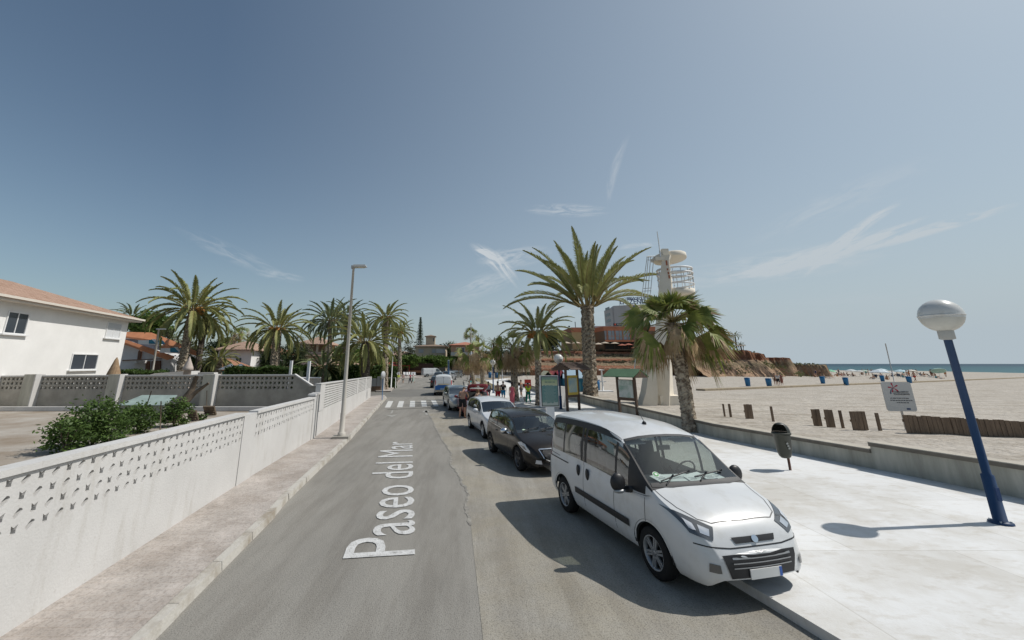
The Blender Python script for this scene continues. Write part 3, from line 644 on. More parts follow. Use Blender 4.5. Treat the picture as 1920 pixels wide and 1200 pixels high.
# red roofed villa with blue dormers
YV = 46.0
def V3(u, v, y=0): p = atY(u, v, YV+y); return p
pb = V3(232, 702); r = thing('red_roofed_villa', 'villa with long orange tiled roofs, blue gabled dormers and brown doors', 'house', (pb.x, YV, 0)); o = (pb.x, YV, 0)
def pts(*a): return [V3(*q) for q in a]
m = MB(o); m.slab([V3(215, 632, 3), V3(240, 623, 3), V3(283, 624.5, 3), V3(376, 663, 3), V3(376, 705, 3), V3(215, 705, 3)], (0, .3, 0)); m.build('wall', M_white2, r)
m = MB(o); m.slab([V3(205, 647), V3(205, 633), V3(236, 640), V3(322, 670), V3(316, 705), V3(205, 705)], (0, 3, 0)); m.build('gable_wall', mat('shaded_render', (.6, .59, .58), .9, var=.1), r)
def slope(P, vb, k, th=.18, d0=-1): m.slab([V3(u, v, d0+(vb-v)*k) for u, v in P], (0, 0, -th))
m = MB(o)
def band(R, E, *a):
    for i in range(len(R)-1): slope([E[i], E[i+1], R[i+1], R[i]], *a)
band([(205, 627), (236, 622.3), (284, 623.5), (338, 644), (374, 661)], [(205, 631), (236, 630.5), (290, 638), (325, 650), (377, 667)], 666, .06)
band([(205, 629), (238, 637.5), (327, 668)], [(205, 641), (238, 643.5), (314, 671.5)], 672, .035, .2, -1.6)
slope([(300, 650), (338, 653), (331, 648.5), (300, 647)], 653, .05, .15, -1.9)
m.build('roof', M_tileo, r)
m = MB(o); slope([(236, 641), (318, 658), (338, 656), (262, 633), (236, 631.5)], 658, .05, .15, .4); m.build('roof_terrace', mat('grey_roof', (.33, .34, .36), .9), r)
for (x0, x1, x2, zt, zb) in ((259, 279, 291, 637.5, 645), (300, 319, 335, 652.5, 661)):
    d = MB(o); d.slab([V3(x0, zb, -2), V3(x1, zb+1, -2), V3(x1, zt, -2), V3(x0, zt+.5, -2)], (0, 2, 0)); dr = d.build('dormer', M_white2, r)
    d = MB(o); d.slab([V3(x1, zb-1, -2.0), V3(x2, zb-.6, -2), V3(x2-3, zt+1, -2), V3((x1+x2)/2, zt-1.2, -2), V3(x1, zt, -2)], (0, 1.5, 0)); d.build('gable_board', M_blue, dr)
    d = MB(o); d.slab([V3(x1-1, zb+1, -2.3), V3(x2+2, zb+1, -2.3), V3(x2+2, zb, -2.3), V3(x1-1, zb, -2.3)], (0, .3, 0)); d.slab([V3((x1+x2)/2, zt-2, -2.3), V3(x2+3, zb-.3, -2.3), V3(x2+1.5, zb-.3, -2.3), V3((x1+x2)/2, zt-.8, -2.3)], (0, .5, 0)); d.build('trim', M_frame, dr)
for (x0, x1, a, b) in ((272, 279.5, 677, 701), (283, 287, 677, 701), (288, 300, 676, 701)):
    m = MB(o); m.slab([V3(x0, b, -.15), V3(x1, b, -.15), V3(x1+1, a, -.15), V3(x0+1, a, -.15)], (0, .12, 0)); m.build('door', M_wood, r)
m = MB(o); m.slab([V3(257, 675, -.2), V3(262.5, 675, -.2), V3(265, 660, -.2), V3(262, 656, -.2), V3(259, 659, -.2)], (0, .15, 0)); m.build('arched_window', M_wood, r)
m = MB(o); m.slab([V3(229, 681, -1.6), V3(256, 681, -1.6), V3(256, 675.5, -1.6), V3(230, 675.5, -1.6)], (0, 1.5, 0)); bl = m.build('balcony', M_white, r)
m = MB(o); m.slab([V3(229, 675, -1.7), V3(300, 672, -1.7), V3(300, 673.5, -1.7), V3(229, 676.5, -1.7)], (0, .3, 0)); m.build('beam', M_wood, r)
# white boundary strip & tent behind the garden wall
pb = atY(330, 700, 34); m = MB((pb.x, 34, 0)); m.slab([atY(276, 704, 34), atY(345, 703, 34), atY(345, 696, 34), atY(290, 700, 34)], (0, 2, 0)); tag(m.build('awning', M_white), 'low white awning roof in front of the brown villa doors', 'awning')
m = MB((-14, 30, 0)); m.slab([atY(371, 704, 30), atY(401, 704, 30), atY(401, 698.5, 30), atY(371, 698.5, 30)], (0, .5, 0)); tag(m.build('water_tank', M_white), 'small white box showing above the grey garden wall', 'tank')
def box_house(name, label, px, Y, z0, w, d, h, wm, rm_, rh=1.6, over=.6, rz=0, wins=(), roofmat=None):
    p = atY(px, 690, Y); r = thing(name, label, 'house', (p.x, Y, 0), rz)
    m = MB(); m.box((0, d/2, (z0+h)/2), (w, d, h-z0)); m.build('wall', wm, r)
    m = MB(); hiproof(m, -w/2, w/2, 0, d, h, rh, over); m.build('roof', rm_, r)
    for (x, z, ww, hh) in wins: winpart(r, x, z, ww, hh, 0.0, sill=False)
    return r
# white villa behind the palms, left of centre
r = box_house('white_villa', 'white villa with orange hipped roof and chimney behind the fan palms', 468, 60, -.1, 5.6, 8, 4.3, M_white2, M_tile, 1.5, wins=((-1.2, 2.6, 1.2, .7), (1.2, 1.0, 1.0, 1.4)))
MB().box((.5, 3, 5.9), (.7, .7, 1.3)).build('chimney', M_tile2, r)
r = box_house('white_villa', 'white wing with small pink roof seen between the leaning palm and the fan palms', 437, 55, -.1, 4.4, 6, 4.6, M_white2, M_tile2, 1.2, wins=((.6, 3.3, .8, .8),))
r = box_house('pool_house', 'low pool house with orange roof and teal wall left of the white parasols', 402, 48, -.1, 4.0, 5, 2.1, mat('teal_wall', (.10, .33, .33), .8), M_tile, 1.3, .4)
# tan house with pyramid roof above the trees
r = thing('tower_house', 'tan house with open loggia under a pyramid tiled roof above the trees', 'house', (atY(584, 690, 82).x, 82, 0)); k = 82/785
M_tan = mat('tan_render', (.42, .29, .20), .9, var=.15)
m = MB(); m.box((0, 4, 2.2), (9.5, 8, 5)); m.build('wall', M_tan, r)
m = MB(); m.box((-.3, 3.5, 4.75), (6.0, 6, .9)); m.build('parapet', mat('pink_render', (.55, .42, .33), .9), r)
for x in (-3.1, -1.2, .6, 2.4): MB().box((x, .6, 5.9), (.35, .35, 1.5)).build('pillar', M_beige, r)
MB().box((-.3, 4, 5.8), (5.4, 4, 1.6)).build('room', M_tan, r)
m = MB(); hiproof(m, -3.5, 2.8, .4, 6.8, 6.6, 1.6, .6); m.build('roof', M_tile2, r)
m = MB(); m.add([(-4.6, -.6, 4.55), (5.0, -.6, 4.45), (5, 1.0, 5.0), (-4.6, 1.0, 5.0), (-4.6, -.6, 4.4), (5, -.6, 4.3), (5, 1, 4.9), (-4.6, 1, 4.9)], [(0, 1, 2, 3), (7, 6, 5, 4), (0, 4, 5, 1), (1, 5, 6, 2), (2, 6, 7, 3), (3, 7, 4, 0)]); m.build('lean_to_roof', M_tile2, r)
# porch building low between palms
r = box_house('garden_house', 'low tan house with porch behind the hedge and two white posts', 590, 62, -.1, 15, 7, 2.2, M_tan, M_tile2, .9, .5, wins=((-2, 1.1, 1.2, 1.2), (2.5, 1.1, 1.2, 1.2)))
# beige house with roof tower across the junction
YB = 118; kb_ = YB/785
r = thing('beige_house', 'beige house with a square roof tower above the clipped green trees', 'house', (atY(806, 690, YB).x, YB, 1.4))
m = MB(); m.box((0, 5, 2.3), (8.6, 10, 7.8)); m.build('wall', M_beige, r)
m = MB(); hiproof(m, -4.3, 4.3, 0, 10, 6.2, .9, .6); m.build('roof', mat('brown_tile', (.26, .19, .14), .9, var=.3), r)
m = MB(); m.box((-.3, 4, 8.0), (2.6, 2.6, 2.6)); tw = m.build('tower', M_beige, r)
m = MB(); hiproof(m, -1.6, 1.0, 2.7, 5.3, 9.2, .5, .35); m.build('tower_roof', mat('brown_tile', (.26, .19, .14)), tw)
MB().box((.75, 2.68, 8.3), (.4, .06, .9)).build('window', M_hwin, tw)
MB().box((3.0, -.06, 5.0), (2.6, .1, 1.1)).build('white_awning', M_white, r); MB().box((-2.6, -.05, 5.0), (1.4, .08, 1.0)).build('window', mat('dull_window', (.35, .36, .37), .5), r); MB().box((1, -.05, 5.0), (1.0, .08, 1.0)).build('window', mat('dull_window', (.35, .36, .37), .5), r)
MB().tube([(-3.4, 3, 6.5), (-3.4, 3, 8.2)], .12).build('chimney', M_white, r)
# pink house right of the trees
r = thing('pink_house', 'pinkish two storey house with red roof and balcony behind the slim white pole', 'house', (atY(872, 690, 112).x, 112, 1.1))
m = MB(); m.box((0, 4, 2.6), (7.6, 8, 8.1)); m.build('wall', mat('brick_pink', (.45, .28, .20), .9, var=.15), r)
m = MB(); hiproof(m, -3.8, 3.8, 0, 8, 6.6, 1.0, .7); m.build('roof', mat('red_tile', (.45, .19, .13), .9, var=.2), r)
MB().box((-.5, -.7, 3.9), (6.6, 1.4, .25)).build('balcony', M_beige, r); MB().box((-.5, -1.35, 4.4), (6.6, .06, .8)).build('balustrade', mat('grey_rail', (.4, .4, .4), .7), r)
winpart(r, -1.2, 5.3, 2.2, 1.5, 0.0, sill=False); winpart(r, -1.6, 2.2, 1.6, 2.2, 0.0, sill=False)
for px, Y, w, lab in ((742, 150, 15, 'small house with tan roof half hidden by the tall thin palm'),):
    box_house('far_house', lab, px, Y, -.1, w, 9, 5.3, M_beige, M_tile2, 1.9, .6)
# street side kiosk bar with red awning behind the crossing
YK = 103; r = thing('bar_terrace', 'open bar with a long red awning and dark interior behind the crossing', 'bar', (atY(745, 700, YK).x, YK, 0))
MB().box((1, 3.4, 1.5), (15, .2, 3)).build('back_wall', mat('dark_brown_wall', (.06, .035, .028), .9), r)
m = MB(); m.add([(-7, -1, 2.5), (3.2, -1, 2.5), (3.2, 3.3, 3.3), (-7, 3.3, 3.3), (-7, -1, 2.35), (3.2, -1, 2.35), (3.2, 3.3, 3.15), (-7, 3.3, 3.15)], [(0, 1, 2, 3), (7, 6, 5, 4), (0, 4, 5, 1), (1, 5, 6, 2), (2, 6, 7, 3), (3, 7, 4, 0)]); m.build('awning', mat('dark_red_cloth', (.30, .05, .035), .8), r)
for x in (-6.5, -3.2, 0, 3): MB().box((x, -.8, 1.2), (.14, .14, 2.4)).build('post', mat('dark_red_cloth', (.3, .05, .035)), r)
MB().box((5.5, 3.0, 1.0), (7.5, .3, .5)).build('planter_wall', M_tile, r)
# ---------------------------------------------------------------- restaurant and hotel over the cliff
YR = 113
M_rest = mat('terracotta_render', (.50, .20, .11), .85, var=.18, vscale=.8)
def R3(u, v, dy=0): return atY(u, v, YR+dy)
zb = 6.35; o = (R3(1140, 650).x, YR, zb); r = thing('restaurant', 'terracotta restaurant with wide windows and flat roof on top of the cliff', 'restaurant', o)
def footbox(a, b, c, zt, z0, name, mt):
    """building block standing on 3 ground points (left back, corner, right)"""
    m = MB(o); pl = [a, b, c, c+(a-b)]; m.prism([(p.x, p.y) for p in pl], z0, zt); return m.build(name, mt, r)
a, b, c = R3(1052, 640, 14), R3(1073, 640, 0), R3(1098, 640, 0)
zr1 = R3(1073, 614).z; footbox(a, b, c, zr1-1.3, zb, 'left_wing', M_ochre); 
a2, b2, c2 = a+Vector((-.15, 0, 0)), b+Vector((-.12, -.12, 0)), c+Vector((0, -.12, 0)); footbox(a2, b2, c2, zr1, zr1-1.3, 'left_parapet', M_rest)
a, b, c = R3(1096, 640, 9), R3(1134, 640, -3), R3(1245, 640, -3)
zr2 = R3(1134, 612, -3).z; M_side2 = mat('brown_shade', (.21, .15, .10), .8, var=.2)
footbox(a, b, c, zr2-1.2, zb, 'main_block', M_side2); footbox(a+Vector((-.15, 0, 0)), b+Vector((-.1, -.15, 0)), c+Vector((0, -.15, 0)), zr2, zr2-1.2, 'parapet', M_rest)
m = MB(o); y = YR-3.12
for (u0, u1) in ((1134.5, 1138.5), (1141, 1153), (1155, 1167.5), (1169.5, 1181.5)):
    p, q = atY(u0, 637, y), atY(u1, 620, y); f = MB(o); f.box(((p.x+q.x)/2, y, (p.z+q.z)/2), (q.x-p.x, .12, q.z-p.z)); w = f.build('window', mat('pale_reflecting_glass', (.26, .31, .36), .15, spec=.9, var=.3, vscale=.5), r)
    f = MB(o); f.box(((p.x+q.x)/2, y-.08, (p.z+q.z)/2), (.08, .08, q.z-p.z)); f.box(((p.x+q.x)/2, y-.085, lerp(p.z, q.z, .4)), (q.x-p.x, .06, .09)); f.build('mullion', M_rest, w)
for u0 in (1139.7, 1154, 1168.4, 1182.7): f = MB(o); p, q = atY(u0, 639, y), atY(u0, 619, y); f.box((p.x, y-.05, (p.z+q.z)/2), (.22, .35, q.z-p.z)); f.build('pier', M_rest, r)
p, q = atY(1134, 641, y), atY(1232, 637.4, y); f = MB(o); f.box(((p.x+q.x)/2, y-.2, (p.z+q.z)/2), (q.x-p.x, .5, q.z-p.z)); f.build('ledge', M_rest, r)
p, q = atY(1112, 650, y), atY(1134, 641, y); f = MB(o); 
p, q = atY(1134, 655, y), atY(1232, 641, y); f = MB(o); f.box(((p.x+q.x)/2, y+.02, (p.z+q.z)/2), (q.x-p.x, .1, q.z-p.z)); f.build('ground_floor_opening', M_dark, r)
# rooftop sign: black board, red disc and white letters
p, q = atY(1150, 611, y-.1), atY(1176.5, 606.3, y-.1); f = MB(o); f.box(((p.x+q.x)/2, y-.2, (p.z+q.z)/2), (q.x-p.x, .12, q.z-p.z)); sg = f.build('roof_sign', mat('black_sign', (.02, .025, .03), .6), r)
f = MB(o); f.lathe([(0, -.27), (.26, -.27), (.26, -.2)], (p.x+.45, y, (p.z+q.z)/2), 14, 'Y'); f.build('disc', mat('sign_red', (.5, .06, .03), .6), sg)
textmesh('letters', 'Montaditos', .62, M_frame, sg, ((p.x+q.x)/2+.35-o[0], y-.28-o[1], (p.z+q.z)/2-.18-o[2]), (pi/2, 0, 0), .95, .01)
for (u0, u1, va, vb, dy) in ((1050.5, 1056, 618.5, 622, 12.5), (1065, 1071, 610, 613.8, 3)):
    p, q = R3(u0, vb, dy), R3(u1, va, dy-2); f = MB(o); f.box(((p.x+q.x)/2, p.y-.5, (p.z+q.z)/2), (q.x-p.x, .15, q.z-p.z), 0); f.build('side_sign', mat('black_sign', (.02, .025, .03)), r)
p = R3(1079, 614, 3); f = MB(o); f.tube([(p.x, p.y, p.z-.3), (p.x, p.y, p.z+1.6)], .1); f.build('chimney', M_black, r)
p, q = R3(1100, 612, 4), R3(1150, 607, 0); f = MB(o); f.box(((p.x+q.x)/2, YR+2, zr2+.25), (q.x-p.x, 1.2, .5)); f.build('roof_plant', mat('metal_grey', (.45, .47, .48), .5), r)
# terrace parasols in front of it
gp = 'cream parasols on the restaurant terrace'
cols_ = (('cream parasol', (.50, .42, .33)), ('faded red parasol', (.34, .12, .08)))
for i, (u, v, c) in enumerate(((1062, 643, 0), (1081, 643, 0), (1122, 645, 0), (1134, 643, 0), (1152, 643.5, 0), (1166, 647, 1), (1178, 646, 1), (1190, 652, 1))):
    Yp = 109.5; p = atY(u, v, Yp); rr = thing('terrace_parasol', None, 'parasol', (p.x, Yp, 6.3), 0, gp)
    rr['label'] = cols_[c][0]+' on the cliff terrace, '+['below the ochre wing', 'just left of the tall palm trunk', 'just right of the tall palm trunk', 'left of the first wide window', 'under the middle wide windows', 'beneath the last wide window', 'beside the fan palm tip', 'lowest one beside the fan palm'][i]
    h = p.z-6.3
    MB().lathe([(0, h+.35), (.5, h+.2), (1.35, h-.12), (1.33, h-.16), (.5, h+.1), (0, h+.2)], (0, 0, 0), 8, smooth=False).build('canopy', mat('parasol_%d' % c, cols_[c][1], .9), rr)
    MB().tube([(0, 0, 0), (0, 0, h)], .04, 6).build('pole', M_wood, rr)
# hotel
YH = 190; a, b, c = atY(1152, 600, YH+2), atY(1152, 600, YH), atY(1183, 600, YH-3)
o = (b.x, YH, 6); r = thing('hotel', 'tall pale hotel block with a dark blue sign on its roof behind the restaurant', 'hotel', o)
M_hotel = mat('hotel_render', (.52, .52, .52), .9, var=.1, vscale=.2); o_ = o
m = MB(o); m.prism([(b.x, b.y), (c.x, c.y), (c.x+3, c.y+18), (b.x+3, b.y+18)], 6, atY(1160, 573.5, YH).z); m.build('main_slab', M_hotel, r)
m = MB(o); p = atY(1147.5, 578, YH); m.box((b.x-.6, YH+5, (6+p.z)/2), (1.3, 9, p.z-6)); m.build('side_slab', M_hotel, r)
m = MB(o); p, q = atY(1183, 600, YH-3), atY(1216, 600, YH+2); m.prism([(p.x, p.y), (q.x, q.y), (q.x, q.y+14), (p.x, p.y+14)], 6, atY(1190, 572, YH).z); m.build('right_slab', M_beige, r)
for k in range(6): m = MB(o); m.box((b.x-1.28, YH+4.5, 14+k*2.9), (.06, 6, 1.3)); m.build('window', M_hwin, r)
for k in range(6):
    m = MB(o); m.box((p.x+2.7, YH-3.1+1.1, 14+k*2.9), (2.2, .1, 1.3), atan2(5, q.x-p.x)); m.build('balcony', M_hwin, r)
M_navy = mat('navy_letter', (.03, .05, .16), .6)
p = atY(1160.5, 571, YH-1); sr = .16
textmesh('sign_letters', 'LA ZENIA', 3.1, M_navy, r, (p.x-o[0], p.y-o[1]-1, p.z-6), (pi/2, 0, atan2(-3, 7.5)*.3), .95, .12, 'LEFT', .03)
p = atY(1160.5, 564.2, YH-1); textmesh('sign_letters', 'HOTEL', 2.1, mat('pale_letter', (.3, .36, .44), .6), r, (p.x-o[0], p.y-o[1]-1, p.z-6), (pi/2, 0, atan2(-3, 7.5)*.3), .95, .12, 'LEFT')
p = atY(1173.5, 563.2, YH-1); textmesh('sign_letters', 'SERVIGROUP', 1.9, M_navy, r, (p.x-o[0], p.y-o[1]-1, p.z-6), (pi/2, 0, atan2(-3, 7.5)*.3), .78, .12, 'LEFT', .03)
m = MB(o); 
for u in (1162, 1170, 1178): p = atY(u, 570, YH-2); m.tube([(p.x, p.y+.3, p.z-1), (p.x, p.y+.3, p.z+2.6)], .06, 5)
m.build('sign_frame', M_hwin, r)
# ---------------------------------------------------------------- lifeguard style concrete tower
YT = 27.0
def T3(u, v, dy=0): return atY(u, v, YT+dy)
M_tower = mat('cream_concrete', (.78, .72, .62), .8, col2=(.66, .60, .50), vscale=.7, bump=.1, spec=.2)
b0 = T3(1235, 769); o = (b0.x, YT, sandz(b0.x, YT)-.1); r = thing('watch_tower', 'tall cream concrete beach tower with round roof disc and round railed balcony', 'tower', o)
def loft(mb, secs):
    """secs: list of lists of 4 points"""
    vs = [p for s in secs for p in s]; n = len(secs[0]); k = len(secs)
    mb.add(vs, [(i*n+j, i*n+(j+1) % n, (i+1)*n+(j+1) % n, (i+1)*n+j) for i in range(k-1) for j in range(n)]+[tuple(range(n-1, -1, -1)), tuple((k-1)*n+j for j in range(n))])
m = MB(o); secs = []
for (v, ul, ur, dn, df) in ((772, 1206, 1268, -1.1, 1.5), (700, 1217, 1262, -1, 1.3), (640, 1222, 1262, -.9, 1.1), (560, 1229, 1264, -.8, .9), (520, 1234, 1261, -.6, .7), (490, 1237.5, 1257, -.45, .5), (480, 1236, 1262, -.45, .5)):
    a, b = T3(ul, v), T3(ur, v); z = a.z if v < 772 else o[2]-.1
    secs.append([(a.x, YT-.1+dn*.3, z), (a.x+(b.x-a.x)*.55, YT+dn, z), (b.x, YT+.1, z), (a.x+(b.x-a.x)*.5, YT+df, z)])
loft(m, secs); m.build('pylon', M_tower, r)
m = MB(o); a, b = T3(1241, 488), T3(1250, 468); m.box(((a.x+b.x)/2, YT, (a.z+b.z)/2), (b.x-a.x, .5, b.z-a.z)); m.build('head_block', M_tower, r)
# roof disc, slightly tilted
c_ = T3(1267, 477.5); rd = wd(31, YT)*1.02
m = MB((0, 0, 0)); m.lathe([(0, .20), (rd*.92, .20), (rd, .13), (rd, -.13), (rd*.96, -.20), (0, -.26)], (0, 0, 0), 40); dsk = m.build('roof_disc', M_tower, r, loc=(c_.x-o[0]+.0, .9, c_.z-o[2]+.0)); dsk.rotation_euler = (-.10, -.05, 0)
m = MB(o); m.box((T3(1233, 484).x, YT, T3(1233, 487).z), (.65, .7, .22)); m.build('ladder_platform', M_tower, r)
# antenna
m = MB(o); a, b = T3(1239, 482, -.2), T3(1232, 434, -.2); m.tube([a, b], [.045, .02], 6); m.build('antenna', M_frame, r)
textmesh('tower_letters', 'C\nR\nU\nZ', .42, mat('rust_letter', (.33, .12, .06), .8), r, (T3(1242, 500).x-o[0], -.55, T3(1242, 500).z-o[2]), (radians(92), 0, 0), .7, .01) if False else None
mk = MB(o)
for i, (v, hh) in enumerate(((497, 9), (509, 3.5), (516, 4.5), (523, 6))):
    uu = 1241+ (v-495)*.14; a, b = T3(uu, v-hh/2), T3(uu, v+hh/2); mk.box((a.x, YT-.62-i*.03, (a.z+b.z)/2), (.09, .05, abs(a.z-b.z)))
mk.build('red_marks', mat('rust_letter', (.33, .12, .06), .8), r)
# balcony: round slab and rails
cb = T3(1277, 545); rb = wd(32, YT)
m = MB(); m.lathe([(0, .12), (rb, .12), (rb, -.2), (rb*.9, -.32), (0, -.42)], (0, 0, 0), 40); bal = m.build('balcony', M_tower, r, loc=(cb.x-o[0], .55, cb.z-o[2]))
zt = [T3(1272, v).z-cb.z for v in (503, 511.5, 520, 532)]
rl = MB(); k = 40
for z in zt:
    rl.tube([(rb*cos(2*pi*j/k), rb*sin(2*pi*j/k), z) for j in range(k+1)], .045 if z < zt[1] else .07, 6, cap=False)
rl.build('rail', M_frame, bal)
ps = MB()
for j in range(14): a = 2*pi*j/14+.1; ps.tube([(rb*cos(a), rb*sin(a), .1), (rb*cos(a), rb*sin(a), zt[0])], .022, 5)
ps.build('rail_posts', mat('galvanised', (.45, .46, .46), .5, metal=.3), bal)
# caged ladder on the left
lm = MB(o)
for k_, (u0, u1) in enumerate(((1201, 1213.5), (1207, 1216), (1213, 1220), (1217.5, 1226))):
    for dy in (-.35, .3):
        lm.tube([T3(u0, 575, dy), T3(u1, 481, dy)], .022, 5)
for v in (481, 488, 500, 512, 525, 541, 546, 560):
    t_ = (575-v)/94
    a, b = lerp(1201, 1213.5, t_), lerp(1217.5, 1228, t_)
    if v in (481, 541, 546): lm.tube([T3(a, v, -.35), T3(b, v-1, -.35), T3(b, v-1, .3), T3(a, v, .3), T3(a, v, -.35)], .02, 5)
lm.tube([T3(1212, 482, -.35), T3(1236, 482, -.3)], .02, 5); lm.tube([T3(1214, 487.5, -.35), T3(1236, 488, -.3)], .02, 5)
lm.build('ladder_cage', mat('galvanised', (.45, .46, .46)), r)
lm = MB(o); q = T3(1235, 560); lm.tube([T3(1201, 575), T3(1196, 620), T3(1190, 690), T3(1188, 700)], .03, 6); lm.build('support_pipe', M_frame, r)
# buttress and low block at the foot
m = MB(o); secs = []
for (v, ul, ur) in ((772, 1201, 1232), (735, 1210, 1232), (700, 1215, 1230), (660, 1217, 1226), (640, 1221, 1225)):
    a, b = T3(ul, v, -1.2), T3(ur, v, -1.2); z = a.z if v < 772 else o[2]-.1
    secs.append([(a.x, YT-1.3, z), (b.x, YT-1.3, z), (b.x, YT-.5, z), (a.x, YT-.5, z)])
loft(m, secs); m.build('buttress', M_tower, r)
m = MB(o); a, b = T3(1225, 740), T3(1270, 775); m.box(((a.x+b.x)/2, YT+.2, (a.z+o[2])/2), (b.x-a.x, 2.2, a.z-o[2])); m.build('base_block', M_tower, r)
# ================================================================ VEGETATION
M_frond = leafmat('date_frond', (.36, .355, .13), (.15, .175, .065), 1.2)
M_frondb = leafmat('date_frond_blue', (.25, .285, .135), (.10, .135, .07), 1.2)
M_frondy = leafmat('date_frond_old', (.40, .31, .14), (.2, .17, .07), 1.5)
M_fan = leafmat('fan_leaf', (.32, .34, .09), (.10, .145, .035), 1.6)
M_fandry = leafmat('dry_fan_leaf', (.50, .38, .23), (.26, .165, .085), 2.2, .15)
M_trunk = mat('palm_trunk', (.42, .36, .28), .95, col2=(.13, .10, .075), vscale=6, thr=(.40, .60), bump=.6, bscale=9, spec=.1)
M_trunkd = mat('dark_palm_trunk', (.17, .14, .115), .95, col2=(.07, .06, .05), vscale=4, bump=.6, bscale=9, spec=.1)
M_bark = mat('bark', (.20, .16, .12), .95, col2=(.09, .07, .055), vscale=4, bump=.5, spec=.1)
M_dates = mat('date_stalks', (.52, .24, .06), .7, var=.4, vscale=4)
M_leaf1 = leafmat('green_leaf', (.15, .23, .05), (.06, .10, .022), .8)
M_leaf2 = leafmat('dark_green_leaf', (.055, .085, .028), (.02, .034, .012), .7)
M_leaf3 = leafmat('olive_leaf', (.14, .145, .06), (.055, .06, .03), .9)
M_leaf4 = leafmat('hedge_leaf', (.085, .14, .03), (.025, .05, .012), 1.1)
M_leaf5 = leafmat('grey_green_leaf', (.16, .165, .10), (.075, .08, .05), .9)
def frond(mb, az, e0, L, bend, npair, lw, ll, rg, petiole=.14):
    """one feather leaf: rachis and leaflets"""
    n = 14; p = Vector((.12*cos(az), .12*sin(az), 0)); P = [p.copy()]; T = []
    tw = rg.uniform(-.5, .5); side_b = rg.uniform(-.25, .25)
    for i in range(n):
        t = (i+.5)/n; e = e0-bend*t**1.35; a = az+side_b*t*t
        d = Vector((cos(e)*cos(a), cos(e)*sin(a), sin(e))); T.append(d); p = p+d*(L/n); P.append(p.copy())
    mb.cm = 1; mb.tube(P, [.035*(1-i/(n+2))*L/3 for i in range(n+1)], 3, cap=False); mb.cm = 0
    V = []; F = []
    for k in range(npair):
        t = petiole+(1-petiole)*(k+rg.random()*.6)/npair; x = min(t*n, n-.01); i = int(x); c = P[i].lerp(P[i+1], x-i); d = T[i]
        s = d.cross(Vector((0, 0, 1)));
        if s.length < .05: s = Vector((-sin(az), cos(az), 0))
        s.normalize(); up = s.cross(d).normalized()
        R = Matrix.Rotation(tw*t, 3, d); s = R@s; up = R@up
        lt = ll*(max(.05, sin(pi*min(1, (t-petiole)/(1-petiole)*.86+.12)))**.7)*rg.uniform(.85, 1.1)
        fa = lerp(.55, 1.25, t)
        for sg in (-1, 1):
            dr = (s*sg*cos(fa)+d*sin(fa)+up*(.38+rg.uniform(-.14, .14))).normalized()
            mid = c+dr*lt*.55; tip = c+dr*lt-Vector((0, 0, lt*rg.uniform(.12, .34)))
            wv = d.cross(dr).cross(dr).normalized()*lw
            b = len(V); V += [c-wv*.5, c+wv*.5, mid+wv, mid-wv, tip]; F += [(b, b+1, b+2, b+3), (b+3, b+2, b+4)]
    mb.add(V, F)
def date_crown(name, seed, R, nf, npair, lw, elo=-35, ehi=86, sk=0, ll=None, bk=1.0):
    rg = random.Random(seed); mb = MB(); ll = ll or R*.135
    for i in range(nf):
        q = (i+rg.random())/nf; e = radians(lerp(ehi, elo, q**.85)); az = i*2.39996+rg.uniform(-.25, .25)
        Lf = R*rg.uniform(.9, 1.12)*(1.0 if q > .12 else .85)
        frond(mb, az, e, Lf, radians(rg.uniform(55, 85))*(.35+.75*cos(max(0, e)*.9))*bk, npair, lw, ll, rg)
    if sk:
        for i in range(sk):
            az = rg.random()*6.28; frond(mb, az, radians(rg.uniform(-60, -35)), R*.75, radians(35), npair//2, lw, ll*.8, rg)
    return mb
def trunk_mesh(pts, r0, r1, ns=14, scale=.12, amp=.30, seed=0, seg=.14):
    """tapering trunk with leaf base scales along a bent path"""
    rg = random.Random(seed); L = sum((pts[i+1]-pts[i]).length for i in range(len(pts)-1)); nr = max(8, int(L/seg))
    def at(t):
        x = t*(len(pts)-1); i = min(int(x), len(pts)-2); return pts[i].lerp(pts[i+1], x-i)
    V = []
    for i in range(nr+1):
        t = i/nr; c = at(t); R = lerp(r0, r1, t)*(1+.25*max(0, 1-t*L/.5))*(1+(.22 if t > .93 else 0)*(t-.93)/.07)
        for j in range(ns):
            a = 2*pi*j/ns+(i % 2)*pi/ns; k = 1+amp*((1 if (i+j) % 2 else -.5)*.5+rg.uniform(-.35, .35)); V.append(c+Vector((cos(a), sin(a), 0))*R*k)
    F = [(i*ns+j, i*ns+(j+1) % ns, (i+1)*ns+(j+1) % ns, (i+1)*ns+j) for i in range(nr) for j in range(ns)]
    mb = MB(); mb.add(V, F); mb.f.append(tuple(nr*ns+j for j in range(ns))); mb.sm.append(False); mb.mi.append(0); return mb
CRM = {}
def shared_crown(key):
    if key not in CRM:
        seed, nf, npair, lw, elo, ehi, sk = {'a': (1, 42, 44, .012, -28, 86, 3), 'b': (2, 38, 42, .0125, -34, 84, 4), 'c': (3, 48, 44, .012, -36, 88, 4), 'n1': (14, 44, 110, .0042, 20, 88, 0), 'n2': (15, 40, 80, .0062, -22, 86, 4), 'far': (6, 26, 16, .028, -35, 80, 0)}[key]
        CRM[key] = date_crown(key, seed, 1.0, nf, npair, lw, elo, ehi, sk, bk=.66 if key == 'n1' else 1.0)
    return CRM[key]
CME = {}
